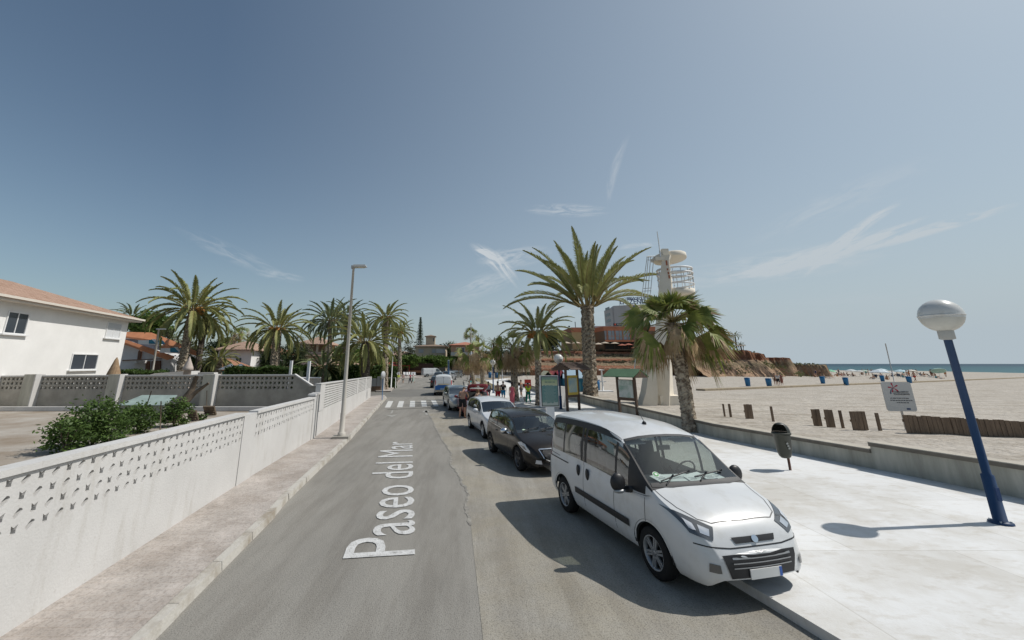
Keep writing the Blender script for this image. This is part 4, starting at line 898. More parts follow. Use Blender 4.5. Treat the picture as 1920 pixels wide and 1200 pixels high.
def palm(label, base, topd, h, R, r0=.28, r1=.2, crown='a', rot=0, fm=None, tm=None, group=None, fruit=False, name='date_palm', bendy=0, seed=0, zs=1.0, seg=.16, ns=12):
    """base point, (dx,dy) lean of the top, trunk height, crown radius"""
    r = thing(name, label, 'palm', base, 0, group)
    n = 8; pts = [Vector((topd[0]*(k/n)**(1+bendy), topd[1]*(k/n)**(1+bendy), h*k/n)) for k in range(n+1)]
    trunk_mesh(pts, r0, r1, ns, seed=seed, seg=seg).build('trunk', tm or M_trunk, r)
    key = (crown, (fm or M_frond).name)
    if key not in CME:
        o = shared_crown(crown).build('crown', [fm or M_frond, M_frondy], r); CME[key] = o.data
    else: o = bpy.data.objects.new('crown', CME[key]); COL.objects.link(o); o.parent = r
    o.location = pts[-1]-Vector((0, 0, .1)); o.scale = (R, R, R*zs); o.rotation_euler = (0, 0, rot)
    if fruit:
        m = MB(); rg = random.Random(seed+5)
        for k in range(9):
            a = rg.random()*6.28; q = pts[-1]; e = q+Vector((cos(a)*R*.2, sin(a)*R*.2, -.02*R)); e2 = e+Vector((cos(a)*.06*R, sin(a)*.06*R, -R*.13))
            m.tube([q, e, e2], [.03, .05*R, .03*R], 5)
        m.build('date_stalks', M_dates, r)
    return r
def ppx(label, ub, vb, uc, vc, Rpx, Y=None, z0=.12, **k):
    """palm given by where its foot and crown show; foot on the ground at z0 (or at distance Y)"""
    b = g(ub, vb, z0) if Y is None else Vector((atY(ub, vb, Y).x, Y, z0))
    c = atY(uc, vc, b.y); return palm(label, b, (c.x-b.x, 0), c.z-b.z, wd(Rpx, b.y), **k)
# near right side palms
ppx('tallest date palm rising behind the white van with a thick scaly trunk', 1108, 752, 1101, 572, 139, r0=.52, r1=.44, crown='n1', rot=.3, seed=1, seg=.16, ns=14, zs=1.08)
ppx('slim date palm behind the blue globe lamp left of the tallest palm', 1010, 760, 1008, 622, 74, r0=.2, r1=.23, crown='n2', rot=1.1, seed=2, seg=.12, fruit=True)
# left group, in the gardens
pg = 'date palms in the gardens on the left'
ppx('tall leaning date palm with orange date stalks behind the folded parasol', 338, 700, 362, 578, 84, Y=42, z0=.2, r0=.42, r1=.33, crown='c', rot=.5, seed=3, fruit=True, group=pg)
ppx('dark trunked date palm just right of the leaning one', 371, 690, 384, 598, 58, Y=45, z0=.2, r0=.3, r1=.25, crown='b', rot=2, seed=4, tm=M_trunkd, group=pg, fruit=True)
ppx('dense bright crowned date palm behind the two white posts', 514, 702, 521, 615, 66, Y=42, z0=.1, r0=.40, r1=.36, crown='c', rot=1, seed=5, group=pg, fruit=True)
ppx('slim date palm with a high crown left of the lamp post', 617, 708, 620, 600, 56, Y=50, z0=.1, r0=.26, r1=.24, crown='a', rot=.2, seed=6, group=pg, fm=M_frondb)
ppx('date palm partly hidden right behind the lamp post', 641, 705, 652, 590, 44, Y=66, z0=.1, r0=.26, r1=.24, crown='b', rot=1.2, seed=7, group=pg, fm=M_frondb, tm=M_trunkd)
ppx('lower wide date palm with drooping pale fronds right of the lamp post', 687, 706, 685, 640, 72, Y=44, z0=.1, r0=.40, r1=.36, crown='c', rot=2.2, seed=8, group=pg, tm=M_trunkd)
ppx('date palm standing on the corner of the side street', 722, 727, 724, 594, 47, Y=48, z0=.1, r0=.30, r1=.26, crown='b', rot=.7, seed=9, group=pg, fruit=True)
ppx('tall thin date palm by the bar across the junction', 750, 704, 749, 622, 31, Y=96, z0=.1, r0=.42, r1=.3, crown='a', rot=.1, seed=10, group=pg, fruit=True)
ppx('stemless low date palm spreading over the hedge beside the slim palm', 610, 700, 606, 688, 50, Y=46, z0=.1, r0=.3, r1=.3, crown='b', rot=1.9, seed=11, group=pg, fm=M_frondb)
ppx('short date palm behind the dark trunked palm, half hidden by foliage', 412, 700, 411, 672, 36, Y=44, z0=.1, r0=.3, r1=.3, crown='a', rot=.9, seed=12, group=pg)
ppx('low date palm with long thin fronds left of the corner palm', 655, 706, 655, 690, 46, Y=52, z0=.1, r0=.3, r1=.3, crown='b', rot=2.6, seed=13, group=pg)
ppx('thin palm trunk standing behind the drooping palm', 696, 706, 697, 662, 26, Y=60, z0=.1, r0=.3, r1=.28, crown='a', rot=2.6, seed=14, group=pg)
ppx('distant palm crown showing above the white house roof', 248, 690, 248, 592, 36, Y=75, z0=0, r0=.3, r1=.28, crown='b', rot=2.6, seed=15, group=pg, fm=M_frondb)
ppx('slender palm between the leaning palm and the orange roofs', 330, 690, 326, 636, 26, Y=60, z0=0, r0=.25, r1=.22, crown='far', rot=1.6, seed=16, group=pg, fm=M_frondb)
ppx('small background palm left of the bright crowned palm', 458, 700, 470, 645, 24, Y=64, z0=0, r0=.25, r1=.22, crown='a', rot=1.3, seed=17, group=pg, tm=M_trunkd)
# palms on the cliff terrace and beyond
cg = 'small palms on the terrace at the cliff end'
for i, (u, vb, vt, R, lab) in enumerate(((1382, 655, 628, 12, 'tallest thin palm at the seaward end of the cliff terrace'), (1375, 655, 641, 9, 'short palm left of the thin terrace palm'), (1390, 655, 645, 8, 'lowest palm, rightmost on the cliff terrace'), (1352, 655, 636, 13, 'bushy terrace palm above the cliff, right of the fan palm leaves'), (1340, 655, 632, 13, 'terrace palm half behind the drooping fan leaf'), (1322, 655, 634, 12, 'terrace palm seen through the fan palm crown'))):
    Yc = 112; b = atY(u, vb, Yc); c = atY(u, vt, Yc); palm(lab, (b.x, Yc, 6.0), (0, 0), c.z-6.0, wd(R, Yc), .16, .13, 'far', i*1.1, M_frondb, M_trunkd, cg, seed=30+i)
for i, (u, vt, R, lab) in enumerate(((845, 646, 12, 'feathery palm behind the beige house'), (897, 634, 12, 'date palm crown left of the bushy fan palm, far behind the pink house'), (925, 643, 16, 'distant palm behind the white globe lamp'), (940, 650, 12, 'distant palm right of the white globe lamp'))):
    Yc = 135; c = atY(u, vt, Yc); palm(lab, (c.x, Yc, 0), (0, 0), c.z, wd(R, Yc), .3, .25, 'far', i*1.3, M_frondb, M_trunkd, 'far palms behind the junction', seed=50+i)
# ---- fan palms
def fanleaf(mb, c, d, up, R, nb, rg, spread=2.2, droop=.3, w=.06, old=0):
    s = d.cross(up).normalized(); V = []; F = []
    for k in range(nb):
        q = (k/(nb-1)-.5)*2; a = q*spread/2*1.0; rr = R*(1-.22*abs(q)**2)*rg.uniform(.9, 1.05)
        dr = (d*cos(a)+s*sin(a)).normalized(); fold = up*(.10*(1 if k % 2 else -1)+.28*abs(q))
        m_ = c+(dr+fold*.5)*rr*.58; tip = m_+(dr+fold*.2)*rr*.44-Vector((0, 0, rr*droop*rg.uniform(.5, 1.6)))+Vector((rg.uniform(-.05, .05), rg.uniform(-.05, .05), 0))*R
        w0 = w*R; wv = dr.cross(up+fold).normalized()*w0
        b = len(V); V += [c-wv*.15, c+wv*.15, m_+wv, m_-wv, tip]; F += [(b, b+1, b+2, b+3)]
        F += [(b+3, b+2, b+4)]
    n0 = len(mb.mi); mb.cm = 0; mb.add(V, F)
    if old:
        for i in range(n0+1, len(mb.mi), 2):
            if rg.random() < old: mb.mi[i] = 1
def fan_palm(label, base, topd, h, R, r0, r1, nf, nd, seed, group=None, fresh=.5, nb=26, seg=.1, downskirt=1.0):
    rg = random.Random(seed); r = thing('fan_palm', label, 'palm', base, 0, group)
    pts = [Vector((topd[0]*(k/8)**1.3, topd[1]*(k/8), h*k/8)) for k in range(9)]
    trunk_mesh(pts, r0, r1, 14, amp=.2, seed=seed, seg=seg).build('trunk', M_trunk, r)
    top = pts[-1]; m = MB(); st = MB()
    for i in range(nf):
        q = (i+.5)/nf; e = radians(lerp(85, -40, q**.85)+rg.uniform(-14, 14)); az = i*2.39996+rg.uniform(-.3, .3); pl = R*lerp(.26, .60, q**.6)*rg.uniform(.7, 1.2)
        d = Vector((cos(e)*cos(az), cos(e)*sin(az), sin(e))); c = top+d*pl-Vector((0, 0, .08*pl)); st.tube([top, top+d*pl*.5+Vector((0, 0, .03)), c], [.03, .022, .014], 4, cap=False)
        d2 = (d-Vector((0, 0, .35+.3*q))).normalized(); up = d2.cross(Vector((-sin(az), cos(az), 0))).normalized()*-1
        if up.z < 0: up = -up
        up = Matrix.Rotation(rg.uniform(-1.4, 1.4), 3, d2)@up
        fanleaf(m, c, d2, up, R*.42*rg.uniform(.8, 1.2), nb, rg, 2.5, .10+.30*q, .05, old=.08+.62*q*q)
    m.build('crown', [M_fan, M_fandry], r); 
    m = MB()
    for i in range(nd):
        q = (i+.5)/nd; e = radians(lerp(15, -80, q**.8)); az = i*2.39996+rg.uniform(-.5, .5); pl = R*lerp(.55, .35, q)*rg.uniform(.5, 1.3)
        d = Vector((cos(e)*cos(az), cos(e)*sin(az), sin(e)*downskirt)); c = top+d*pl; st.tube([top-Vector((0, 0, .15)), top+d*pl*.55, c], [.03, .02, .012], 4, cap=False)
        d2 = (d*.5-Vector((0, 0, 1.0))).normalized(); up = Vector((cos(az), sin(az), .3)).normalized(); up = Matrix.Rotation(rg.uniform(-.8, .8), 3, d2)@up
        fanleaf(m, c, d2, up, R*.38*rg.uniform(.6, 1.25), nb-8, rg, 1.7, .5, .04)
    m.build('dry_leaves', M_fandry, r); st.build('leaf_stalks', M_frondy, r)
    return r
b = Vector((9.55, 18.6, .12)); c = atY(1262, 606, b.y)
fan_palm('big shaggy fan palm with green and dry brown leaves just behind the white van', b, (c.x-b.x, 0), c.z-b.z, 2.6, .27, .27, 40, 12, 61, nb=34, seg=.07)
fg = 'shaggy fan palms further along the promenade'
for (ub, vb, uc, vc, R, lab, sd, nf, nd) in ((966, 752, 962, 652, 54, 'shaggy fan palm behind the woman in the pink dress', 62, 14, 34), (906, 727, 900, 661, 44, 'fan palm with dry leaves left of the white globe lamp', 63, 13, 24), (889, 724, 878, 668, 40, 'fan palm beside the parked bicycle', 64, 11, 24)):
    b = g(ub, vb, .12); c = atY(uc, vc, b.y)
    fan_palm(lab, b, (c.x-b.x, 0), c.z-b.z, wd(R, b.y), .27, .25, nf, nd, sd, fg, nb=20, seg=.12)
for (u, Y, vt, R, lab, sd) in ((883, 125, 625, 20, 'tall round crowned fan palm above the pink house', 71), (441, 60, 628, 22, 'dark round fan palm in front of the white wing', 72), (452, 66, 624, 20, 'second dark fan palm close to the white villa', 73), (430, 68, 640, 16, 'small fan palm left of the two dark ones', 74), (598, 90, 632, 18, 'fan palm behind the pyramid roof', 75)):
    c = atY(u, vt, Y); fan_palm(lab, (c.x, Y, 0), (0, 0), c.z, wd(R, Y), .3, .22, 22, 8, sd, 'dark fan palms among the houses', nb=12, seg=.3)
# low fan palms along the hedge and dune agaves
# ---- broadleaf trees and bushes
def leafcloud(mb, blobs, n, size, rg, flat=0):
    """many small leaf faces through ellipsoid blobs (c, r)"""
    wsum = sum(b[1][0]*b[1][1]*b[1][2] for b in blobs)
    V = []; F = []
    for c, r in blobs:
        k = int(n*r[0]*r[1]*r[2]/wsum); ncl = max(6, k//26); c = Vector(c)
        cc = []
        for _ in range(ncl):
            d = Vector((rg.gauss(0, 1), rg.gauss(0, 1), rg.gauss(0, 1))).normalized()*(rg.random()**.28); cc.append((Vector((d.x*r[0], d.y*r[1], d.z*r[2])), rg.uniform(.5, 1.3)))
        for i in range(k):
            q, s = cc[i % ncl]; cs = min(r)*.30*s
            p = c+q+Vector((rg.gauss(0, cs), rg.gauss(0, cs), rg.gauss(0, cs*.7)))
            a = Vector((rg.gauss(0, 1), rg.gauss(0, 1), rg.gauss(0, .6))).normalized(); b = a.cross(Vector((rg.gauss(0, 1), rg.gauss(0, 1), rg.gauss(0, 1)))).normalized()
            z = size*rg.uniform(.6, 1.3); j = len(V); V += [p-a*z, p+b*z*.5, p+a*z, p-b*z*.5]; F.append((j, j+1, j+2, j+3))
    mb.add(V, F)
def tree(label, px, Y, vt, vb, wpx, lm, name='tree', cat='tree', z0=0, n=2200, size=None, trunk=True, group=None, seed=0, blobs=6, depth=None, ub=None, ground_v=None, tr=.16):
    rg = random.Random(seed*7+int(px)); base = Vector((atY(px, vb, Y).x, Y, z0)); r = thing(name, label, cat, base, 0, group)
    zt, zb = atY(px, vt, Y).z-z0, max(.15, atY(px, vb, Y).z-z0); w = wd(wpx, Y); H = zt-zb; D = depth or w*.8; size = size or max(.09, w*.055)
    bl = [((0, 0, (zt+zb)/2), (w*.62, D*.62, H*.42))]
    for i in range(blobs):
        a = i*2*pi/blobs+rg.uniform(-.4, .4); rr = rg.uniform(.38, .6); hh = rg.uniform(.22, .36)*H
        bl.append(((cos(a)*w*(1-rr*.9)*.9, sin(a)*D*(1-rr*.9)*.9, rg.uniform(zb+hh, zt-hh)), (w*rr, D*rr, hh)))
    m = MB(base*0); leafcloud(m, bl, n, size, rg); m.build('crown' if cat != 'bush' else 'foliage', lm, r)
    m = MB(); hz = (zt+zb)/2
    if trunk:
        m.tube([(0, 0, 0), (rg.uniform(-.1, .1), 0, zb+.2*H), (0, 0, hz)], [tr*1.3, tr, tr*.5], 7)
        for i in range(6): a = i*1.1; m.tube([(0, 0, zb*.8+.1*H), (cos(a)*w*.3, sin(a)*D*.3, hz*.95), (cos(a)*w*.6, sin(a)*D*.6, zt-.35*H)], [tr*.6, tr*.35, tr*.15], 5)
    else:
        for i in range(4): a = i*1.6; m.tube([(0, 0, 0), (cos(a)*w*.3, sin(a)*D*.3, hz)], [tr*.35, tr*.15], 5)
    m.build('trunk' if cat != 'bush' else 'stems_or_dark_core', M_bark, r)
    return r
# clipped street trees across the junction
ct = 'clipped green trees across the junction'
for i, (u, Y, vt, w, lab) in enumerate(((765, 104, 666, 27, 'round clipped tree nearest the bar, left end of the row'), (797, 110, 667, 24, 'clipped tree behind the white delivery van roof'), (822, 108, 666, 22, 'clipped tree in front of the beige house awning'), (846, 112, 666, 22, 'right end clipped tree before the pink house'))):
    tree(lab, u, Y, vt, 690, w, M_leaf1, 'clipped_tree', n=5200, size=.26, group=ct, seed=i, blobs=8, tr=.2)
bgt = 'trees behind the garden houses'
for i, (u, Y, vt, vb, w, lm, lab, n) in enumerate((
    (278, 62, 584, 640, 44, M_leaf1, 'broad umbrella pine beyond the villa roofs', 4200), (303, 58, 612, 660, 16, M_leaf3, 'thin olive tree right of the umbrella pine', 1500),
    (345, 46, 660, 712, 18, M_leaf2, 'dense dark shrub tree beside the villa doors', 2600), (388, 48, 668, 712, 22, M_leaf2, 'dark shrub right of the leaning palm trunk', 2600),
    (508, 58, 640, 712, 26, M_leaf2, 'very dark tree behind the bright crowned palm', 3200), (545, 60, 640, 705, 24, M_leaf2, 'dark rounded tree left of the tan tower house', 3000),
    (560, 70, 628, 690, 20, M_leaf5, 'grey green tree just before the tower house', 1800), (640, 72, 646, 705, 34, M_leaf1, 'green tree below the pyramid roof', 3200),
    (672, 84, 640, 700, 30, M_leaf3, 'olive toned tree behind the drooping palm', 2600), (708, 90, 652, 702, 24, M_leaf1, 'green tree left of the corner palm', 2400),
    (742, 120, 640, 690, 16, M_leaf3, 'loose tree behind the red awning bar', 1500), (768, 132, 636, 690, 20, M_leaf5, 'grey green tree behind the tall thin palm', 1800),
    (838, 135, 640, 690, 26, M_leaf2, 'dark tree right of the roof tower', 2400), (862, 130, 645, 690, 20, M_leaf3, 'olive tree between beige house and pink house', 1800),
    (600, 96, 646, 700, 40, M_leaf2, 'dark wide tree at the foot of the tower house', 2800), (415, 80, 632, 695, 34, M_leaf2, 'dark tree mass behind the dark trunked palm', 2600),
    (475, 84, 642, 700, 24, M_leaf3, 'tree behind the chimney of the white villa', 1800), (350, 84, 636, 690, 30, M_leaf3, 'light tree seen between the two tall palms', 2200),
    (915, 125, 650, 700, 26, M_leaf3, 'olive tree behind the fan palms and globe lamp', 2200), (948, 118, 652, 700, 22, M_leaf2, 'dark tree left of the shaggy fan palm', 2000),
    (985, 120, 646, 680, 22, M_leaf5, 'pale flowering shrub tree on the terrace end', 2000), (1030, 116, 619, 662, 26, M_leaf2, 'dark round pine on the cliff beside the restaurant', 3400),
    (1012, 118, 628, 660, 16, M_leaf2, 'smaller dark pine left of the round one', 1800))):
    tree(lab, u, Y, vt, vb, w, lm, n=int(n*1.9), size=max(.1, wd(w, Y)*.062), group=bgt, seed=20+i, z0=0, blobs=9)
# Norfolk pine
Yn = 150; c = atY(786, 690, Yn); r = thing('norfolk_pine', 'tall narrow layered conifer left of the roof tower', 'tree', (c.x, Yn, 0)); zt = atY(786, 595, Yn).z
MB().tube([(0, 0, 0), (0, 0, zt)], [.5, .08], 8).build('trunk', M_bark, r)
m = MB(); rg = random.Random(4)
for k in range(26):
    z = lerp(5, zt-.2, k/25); R = lerp(2.2, .35, (k/25)**1.2)
    for j in range(9):
        a = 2*pi*j/9+k*.5; e = Vector((cos(a)*R, sin(a)*R, z+.15*R)); s = Vector((0, 0, z))
        for i in range(9):
            p = s.lerp(e, .25+.75*i/8); d = Vector((rg.gauss(0, .12), rg.gauss(0, .12), rg.gauss(0, .1))); w = Vector((-sin(a), cos(a), 0))*.28*(1-.5*i/8)
            m.add([p-w, p+d+Vector((0, 0, .12)), p+w, p-d-Vector((0, 0, .2))], [(0, 1, 2, 3)])
m.build('crown', M_leaf2, r)
# hedges
def hedge(label, pts, h, th, lm, n, size, group='hedges'):
    p0 = Vector(pts[0]); r = thing('hedge', label, 'hedge', (p0.x, p0.y, 0)); m = MB((p0.x, p0.y, 0)); core = MB((p0.x, p0.y, 0)); rg = random.Random(len(label))
    tot = sum((Vector(b)-Vector(a)).length for a, b in zip(pts, pts[1:])); V = []; F = []
    for a, b in zip(pts, pts[1:]):
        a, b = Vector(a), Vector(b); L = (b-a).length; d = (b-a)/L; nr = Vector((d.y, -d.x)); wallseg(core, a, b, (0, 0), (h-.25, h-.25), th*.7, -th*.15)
        for _ in range(int(n*L/tot)):
            u = rg.random()*L; o = rg.uniform(-.05, 1.05)*th; z = rg.random()*h if rg.random() < .55 else h+rg.gauss(-.05, .09)+.07*sin(u*1.9)
            q = a+d*u-nr*(o if z > h-.3 else rg.gauss(0, .06)); p = Vector((q.x, q.y, z)); s = size*rg.uniform(.6, 1.3)
            A_ = Vector((rg.gauss(0, 1), rg.gauss(0, 1), rg.gauss(0, 1))).normalized(); B_ = A_.cross(Vector((rg.gauss(0, 1), rg.gauss(0, 1), rg.gauss(0, 1)))).normalized()
            j = len(V); V += [p-A_*s, p+B_*s*.5, p+A_*s, p-B_*s*.5]; F.append((j, j+1, j+2, j+3))
    m.add(V, F); m.build('foliage', lm, r); core.build('stems_or_dark_core', mat('hedge_core', (.02, .03, .01), 1), r)  # inner box, coloured dark for the shade behind the leaves
def XY(u, v, Y): p = atY(u, v, Y); return (p.x, Y)
hedge('long clipped green hedge behind the sloping grey wall end', [XY(420, 700, 38), XY(560, 700, 38)], atY(500, 690.5, 38).z, 1.2, M_leaf4, 9000, .11)
hedge('clipped hedge behind the white posts up to the corner palm', [XY(548, 700, 44), XY(745, 700, 52)], atY(640, 688.5, 46).z, 1.5, M_leaf4, 12000, .13)
hedge('low hedge at the foot of the villa behind the garden wall', [XY(220, 700, 36), XY(300, 700, 36)], atY(260, 697, 36).z, 1.2, M_leaf4, 4000, .1)
# garden shrubs in the vegetable plot
M_bush = leafmat('shrub_leaf', (.12, .19, .045), (.04, .075, .018), 2.5)
for (u, v, w, hpx, n, lab) in ((172, 838, 52, 82, 4200, 'big leafy green bush in the corner of the vegetable plot'), (258, 812, 32, 48, 2400, 'smaller leafy bush in front of the glazed cold frame'), (325, 800, 26, 50, 2000, 'leafy bush beside the leaning sticks'), (120, 850, 40, 60, 1500, 'green bush at the left end of the vegetable plot'), (210, 845, 24, 28, 800, 'low bush between the two bigger ones'), (374, 788, 9, 14, 300, 'small green plant at the end of the plot')):
    b = g(u, v, .5); W_ = wd(w, b.y); Hh = wd(hpx, b.y); rg = random.Random(int(u)); r = thing('garden_bush', lab, 'bush', b, 0, 'bushes in the vegetable plot')
    m = MB(); leafcloud(m, [((0, 0, Hh*.5), (W_*.8, W_*.7, Hh*.5)), ((W_*.4, .1, Hh*.4), (W_*.55, W_*.5, Hh*.4)), ((-W_*.5, 0, Hh*.45), (W_*.5, W_*.5, Hh*.4))], n, .055, rg); m.build('foliage', M_bush, r)
    m = MB()
    for k in range(7): a = k*.9; m.tube([(0, 0, 0), (cos(a)*W_*.4, sin(a)*W_*.4, Hh*.8)], [.015, .008], 5)
    m.build('stems_or_dark_core', M_bark, r)
# cold frame, sticks and tree stump in the plot
b = g(275, 790, .5); r = thing('cold_frame', 'greenish glazed cold frame with sloping lid in the vegetable plot', 'cold frame', b)
MB().box((0, 0, .35), (1.9, .9, .7)).build('body', mat('weathered_box', (.30, .31, .25), .8, var=.3), r)
m = MB(); m.add([(-1.0, -.5, .72), (1.0, -.5, .72), (.8, .5, 1.05), (-.8, .5, 1.05), (-1.0, -.5, .68), (1.0, -.5, .68), (.8, .5, 1.0), (-.8, .5, 1.0)], [(0, 1, 2, 3), (7, 6, 5, 4), (0, 4, 5, 1), (1, 5, 6, 2), (2, 6, 7, 3), (3, 7, 4, 0)]); m.build('lid', mat('green_glass_lid', (.34, .42, .38), .4, var=.3), r)
b = g(322, 792, .5); r = thing('tree_stump', 'leaning split tree stump in front of the grey garden wall', 'stump', b)
m = MB(); m.tube([(0, 0, 0), (.15, .1, .6), (.5, .2, 1.3), (.62, .2, 1.9)], [.28, .2, .13, .07], 9); m.tube([(.1, 0, .4), (.7, .15, 1.2), (1.2, .2, 1.6)], [.15, .09, .05], 7); m.build('trunk', M_bark, r)
sg = 'thin stakes standing in the vegetable plot'
for i, (u0, v0, u1, v1, lab) in enumerate(((191, 768, 186, 741, 'short thin stake left of the first grey pillar'), (262, 800, 284, 733, 'tall slanting cane in front of the cold frame'), (300, 815, 302, 752, 'upright cane right of the cold frame'), (387, 775, 388, 732, 'thin stake beside the second grey pillar'), (340, 790, 352, 742, 'slanting pole by the stump'))):
    a = g(u0, v0, .5); e = atY(u1, v1, a.y); m = MB(a); m.tube([a, e], .018, 6); tag(m.build('stake', M_bark), lab, 'stake', sg)
for i, (u, v, w, h, lab) in enumerate(((360, 790, 16, 24, 'dark slatted board leaning at the far end of the plot'), (392, 780, 20, 20, 'grey plank stack lying beside the white edging'))):
    a = g(u, v, .5); m = MB(a); k = wd(1, a.y); m.box((a.x, a.y, a.z+.25), (w*k, .08, .5), .5, rot=Matrix.Rotation(.6, 3, 'X')); 
    for q in range(4): m.box((a.x, a.y-.05, a.z+.1+.1*q), (w*k*.95, .03, .05), 0, rot=Matrix.Rotation(.6, 3, 'X'))
    tag(m.build('garden_board', M_bark), lab, 'board')
# white pergola posts and white railing by the pool
for (u0, v0, u1, v1, lab) in ((544, 704, 547, 676, 'left white pergola post above the sloping wall end'), (576, 722, 580, 677, 'right white pergola post beside the curved railing')):
    Y = 30 if u0 < 560 else 27; a, e = atY(u0, v0, Y), atY(u1, v1, Y); a = Vector((a.x, Y, .1)); e = Vector((a.x+(e.x-atY(u0, v0, Y).x)*.3, Y, e.z)); m = MB(a); m.box((a.x, Y, (a.z+e.z)/2), (.16, .16, e.z-a.z)); tag(m.build('pergola_post', M_frame), lab, 'post', 'white pergola posts')
r = thing('railing', 'low white curved railing seen over the sloping wall end', 'railing', (atY(585, 712, 29).x, 29, .1)); x0, x1, zt, z0 = atY(552, 712, 29).x, atY(601, 712, 29).x, atY(585, 708.5, 29).z, .1; ox = atY(585, 712, 29).x
m = MB((ox, 29, .1)); m.tube([(x0, 29, zt), (x1, 29, zt)], .05, 6); m.tube([(x0, 29, z0+.15), (x1, 29, z0+.15)], .05, 6); m.build('rail', M_frame, r)
m = MB((ox, 29, .1))
for k in range(22): x = lerp(x0, x1, k/21); m.tube([(x, 29, z0), (x, 29.06, (z0+zt)/2), (x, 29, zt)], .035, 5)
m.build('balusters', M_frame, r)
# open white parasols by the pool
for i, (u, v, w, lab) in enumerate(((432, 690, 20, 'left one of the two open white parasols by the pool'), (451, 689, 17, 'right one of the two open white parasols by the pool'))):
    Y = 40; p = atY(u, v, Y); r = thing('open_parasol', lab, 'parasol', (p.x, Y, .1), 0, 'open white parasols by the pool'); W_ = wd(w, Y); h = p.z-.1
    MB().lathe([(0, h+.12+W_*.28), (W_*.55, h+W_*.12), (W_, h-.1), (W_*.97, h-.14), (0, h+.1+W_*.2)], (0, 0, 0), 8, smooth=False).build('canopy', M_frame, r); MB().tube([(0, 0, 0), (0, 0, h)], .04, 6).build('pole', M_frame, r)
# side street garden wall stubs on the corner
M_stone = mat('rubble_stone', (.34, .24, .17), .9, col2=(.2, .14, .1), vscale=6, bump=.5)
b = g(707, 731, .12); r = thing('corner_wall', 'grey and white corner wall stub with stone base beside the corner palm', 'wall', b); k = b.y/785
m = MB(b); p = [g(696, 731.5, .12), g(714, 731.5, .12)]; wallseg(m, p[0], p[1], (0, 0), (.55, .55), .3); m.build('stone_base', M_stone, r)
m = MB(b); wallseg(m, g(696, 732, .12)+Vector((0, -.02, 0)), g(705, 732, .12), (.55, .55), (1.35, 1.35), .25); wallseg(m, g(706, 732, .12), g(714, 732, .12), (.55, .55), (1.55, 1.55), .3); m.build('upper_wall', mat('grey_panel', (.45, .46, .46), .8, var=.15), r)
m = MB(b); q = g(717, 732, .12); m.box((q.x, q.y, .85), (.3, .35, 1.7)); m.build('end_pillar', M_white, r)
# shrubs on the cliff
sc = MB(); rg = random.Random(77); V = []; F = []
def clump(c, r, n, s):
    leafcloud(sc, [(c, r)], n, s, rg)
for i in range(150):
    x = rg.uniform(15, 60); z = rg.choice([3.3, 4.6, 4.9, 6.4]); y = lerp(97, 101, (x-14.5)/43.5)+{3.3: 4.0, 4.6: 8.5, 4.9: 9.6, 6.4: 13}[z]; clump((x, y, z), (rg.uniform(.5, 1.4), .5, rg.uniform(.2, .5)), 60, .16)
tag(sc.build('cliff_scrub', M_leaf5), kind='stuff')
sc = MB()
for i in range(46):
    x = rg.uniform(56, 78); y = 102-rg.uniform(1.5, 8); clump((x, y, -.6+4.1*smooth(80, 72, x)*smooth(12, 0, 102-y)+.3), (rg.uniform(.5, 1.3), .6, rg.uniform(.3, .7)), 70, .15)
for i in range(30): x = rg.uniform(55, 73); clump((x, 105, TOPZ(x)+.1), (1.2, 1, .35), 60, .15)
for i in range(12): x = rg.uniform(81.5, 86.5); clump((x, 104, TOPZ(x)+.1), (1.0, 1, .35), 60, .15)
tag(sc.build('headland_scrub', leafmat('beach_scrub', (.19, .20, .075), (.09, .105, .04), .7)), kind='stuff')
# thatched shades at the cliff end
for i, (u, lab) in enumerate(((1343, 'flat thatched shade roof leftmost on the cliff end'), (1362, 'flat thatched shade roof in the middle of the cliff end'), (1385, 'flat thatched shade roof rightmost on the cliff end'))):
    Y = 108; p = atY(u, 648.5, Y); r = thing('sunshade', lab, 'sunshade', (p.x, Y, 6.1), 0, 'thatched shades on the cliff end'); h = p.z-6.1
    MB().box((0, 0, h+.1), (2.6, 2, .22), 0, .8).build('roof', mat('grey_thatch', (.30, .26, .21), .95), r)
    for dx in (-1.1, 0, 1.1): MB().tube([(dx, 0, 0), (dx, 0, h)], .07, 6).build('post', M_bark, r)
# ================================================================ VEHICLES
M_tyre = mat('tyre', (.018, .018, .018), .85, spec=.2)
M_rim = mat('alloy', (.50, .51, .52), .35, metal=.7)
M_rimd = mat('dark_alloy', (.12, .12, .125), .35, metal=.7)
M_trim = mat('black_trim', (.022, .022, .024), .5)
M_int = mat('car_interior', (.022, .023, .026), .85)
M_seat = mat('seat_cloth', (.055, .058, .065), .9)
M_chrome = mat('chrome', (.75, .76, .78), .12, metal=1.0)
M_lamp = mat('lamp_glass', (.55, .57, .6), .08, spec=.9, coat=1)
M_lampd = mat('lamp_dark', (.06, .065, .07), .15, spec=.9, coat=1)
M_red = mat('tail_lamp', (.45, .02, .015), .2, coat=1)
M_gl = glassmat('car_glass', (.88, .96, .95), .05, .84)
M_gls = glassmat('side_glass', (.75, .78, .70), .14, .62)
M_gld = mat('dark_car_glass', (.03, .037, .042), .06, spec=.9, coat=.6)
M_plate = mat('number_plate', (.68, .68, .66), .5); M_plateb = mat('plate_blue', (.04, .12, .42), .5)
def carpaint(name, c, metal=.0, rough=.32): return mat(name, c, rough, metal=metal, coat=.7, spec=.5)
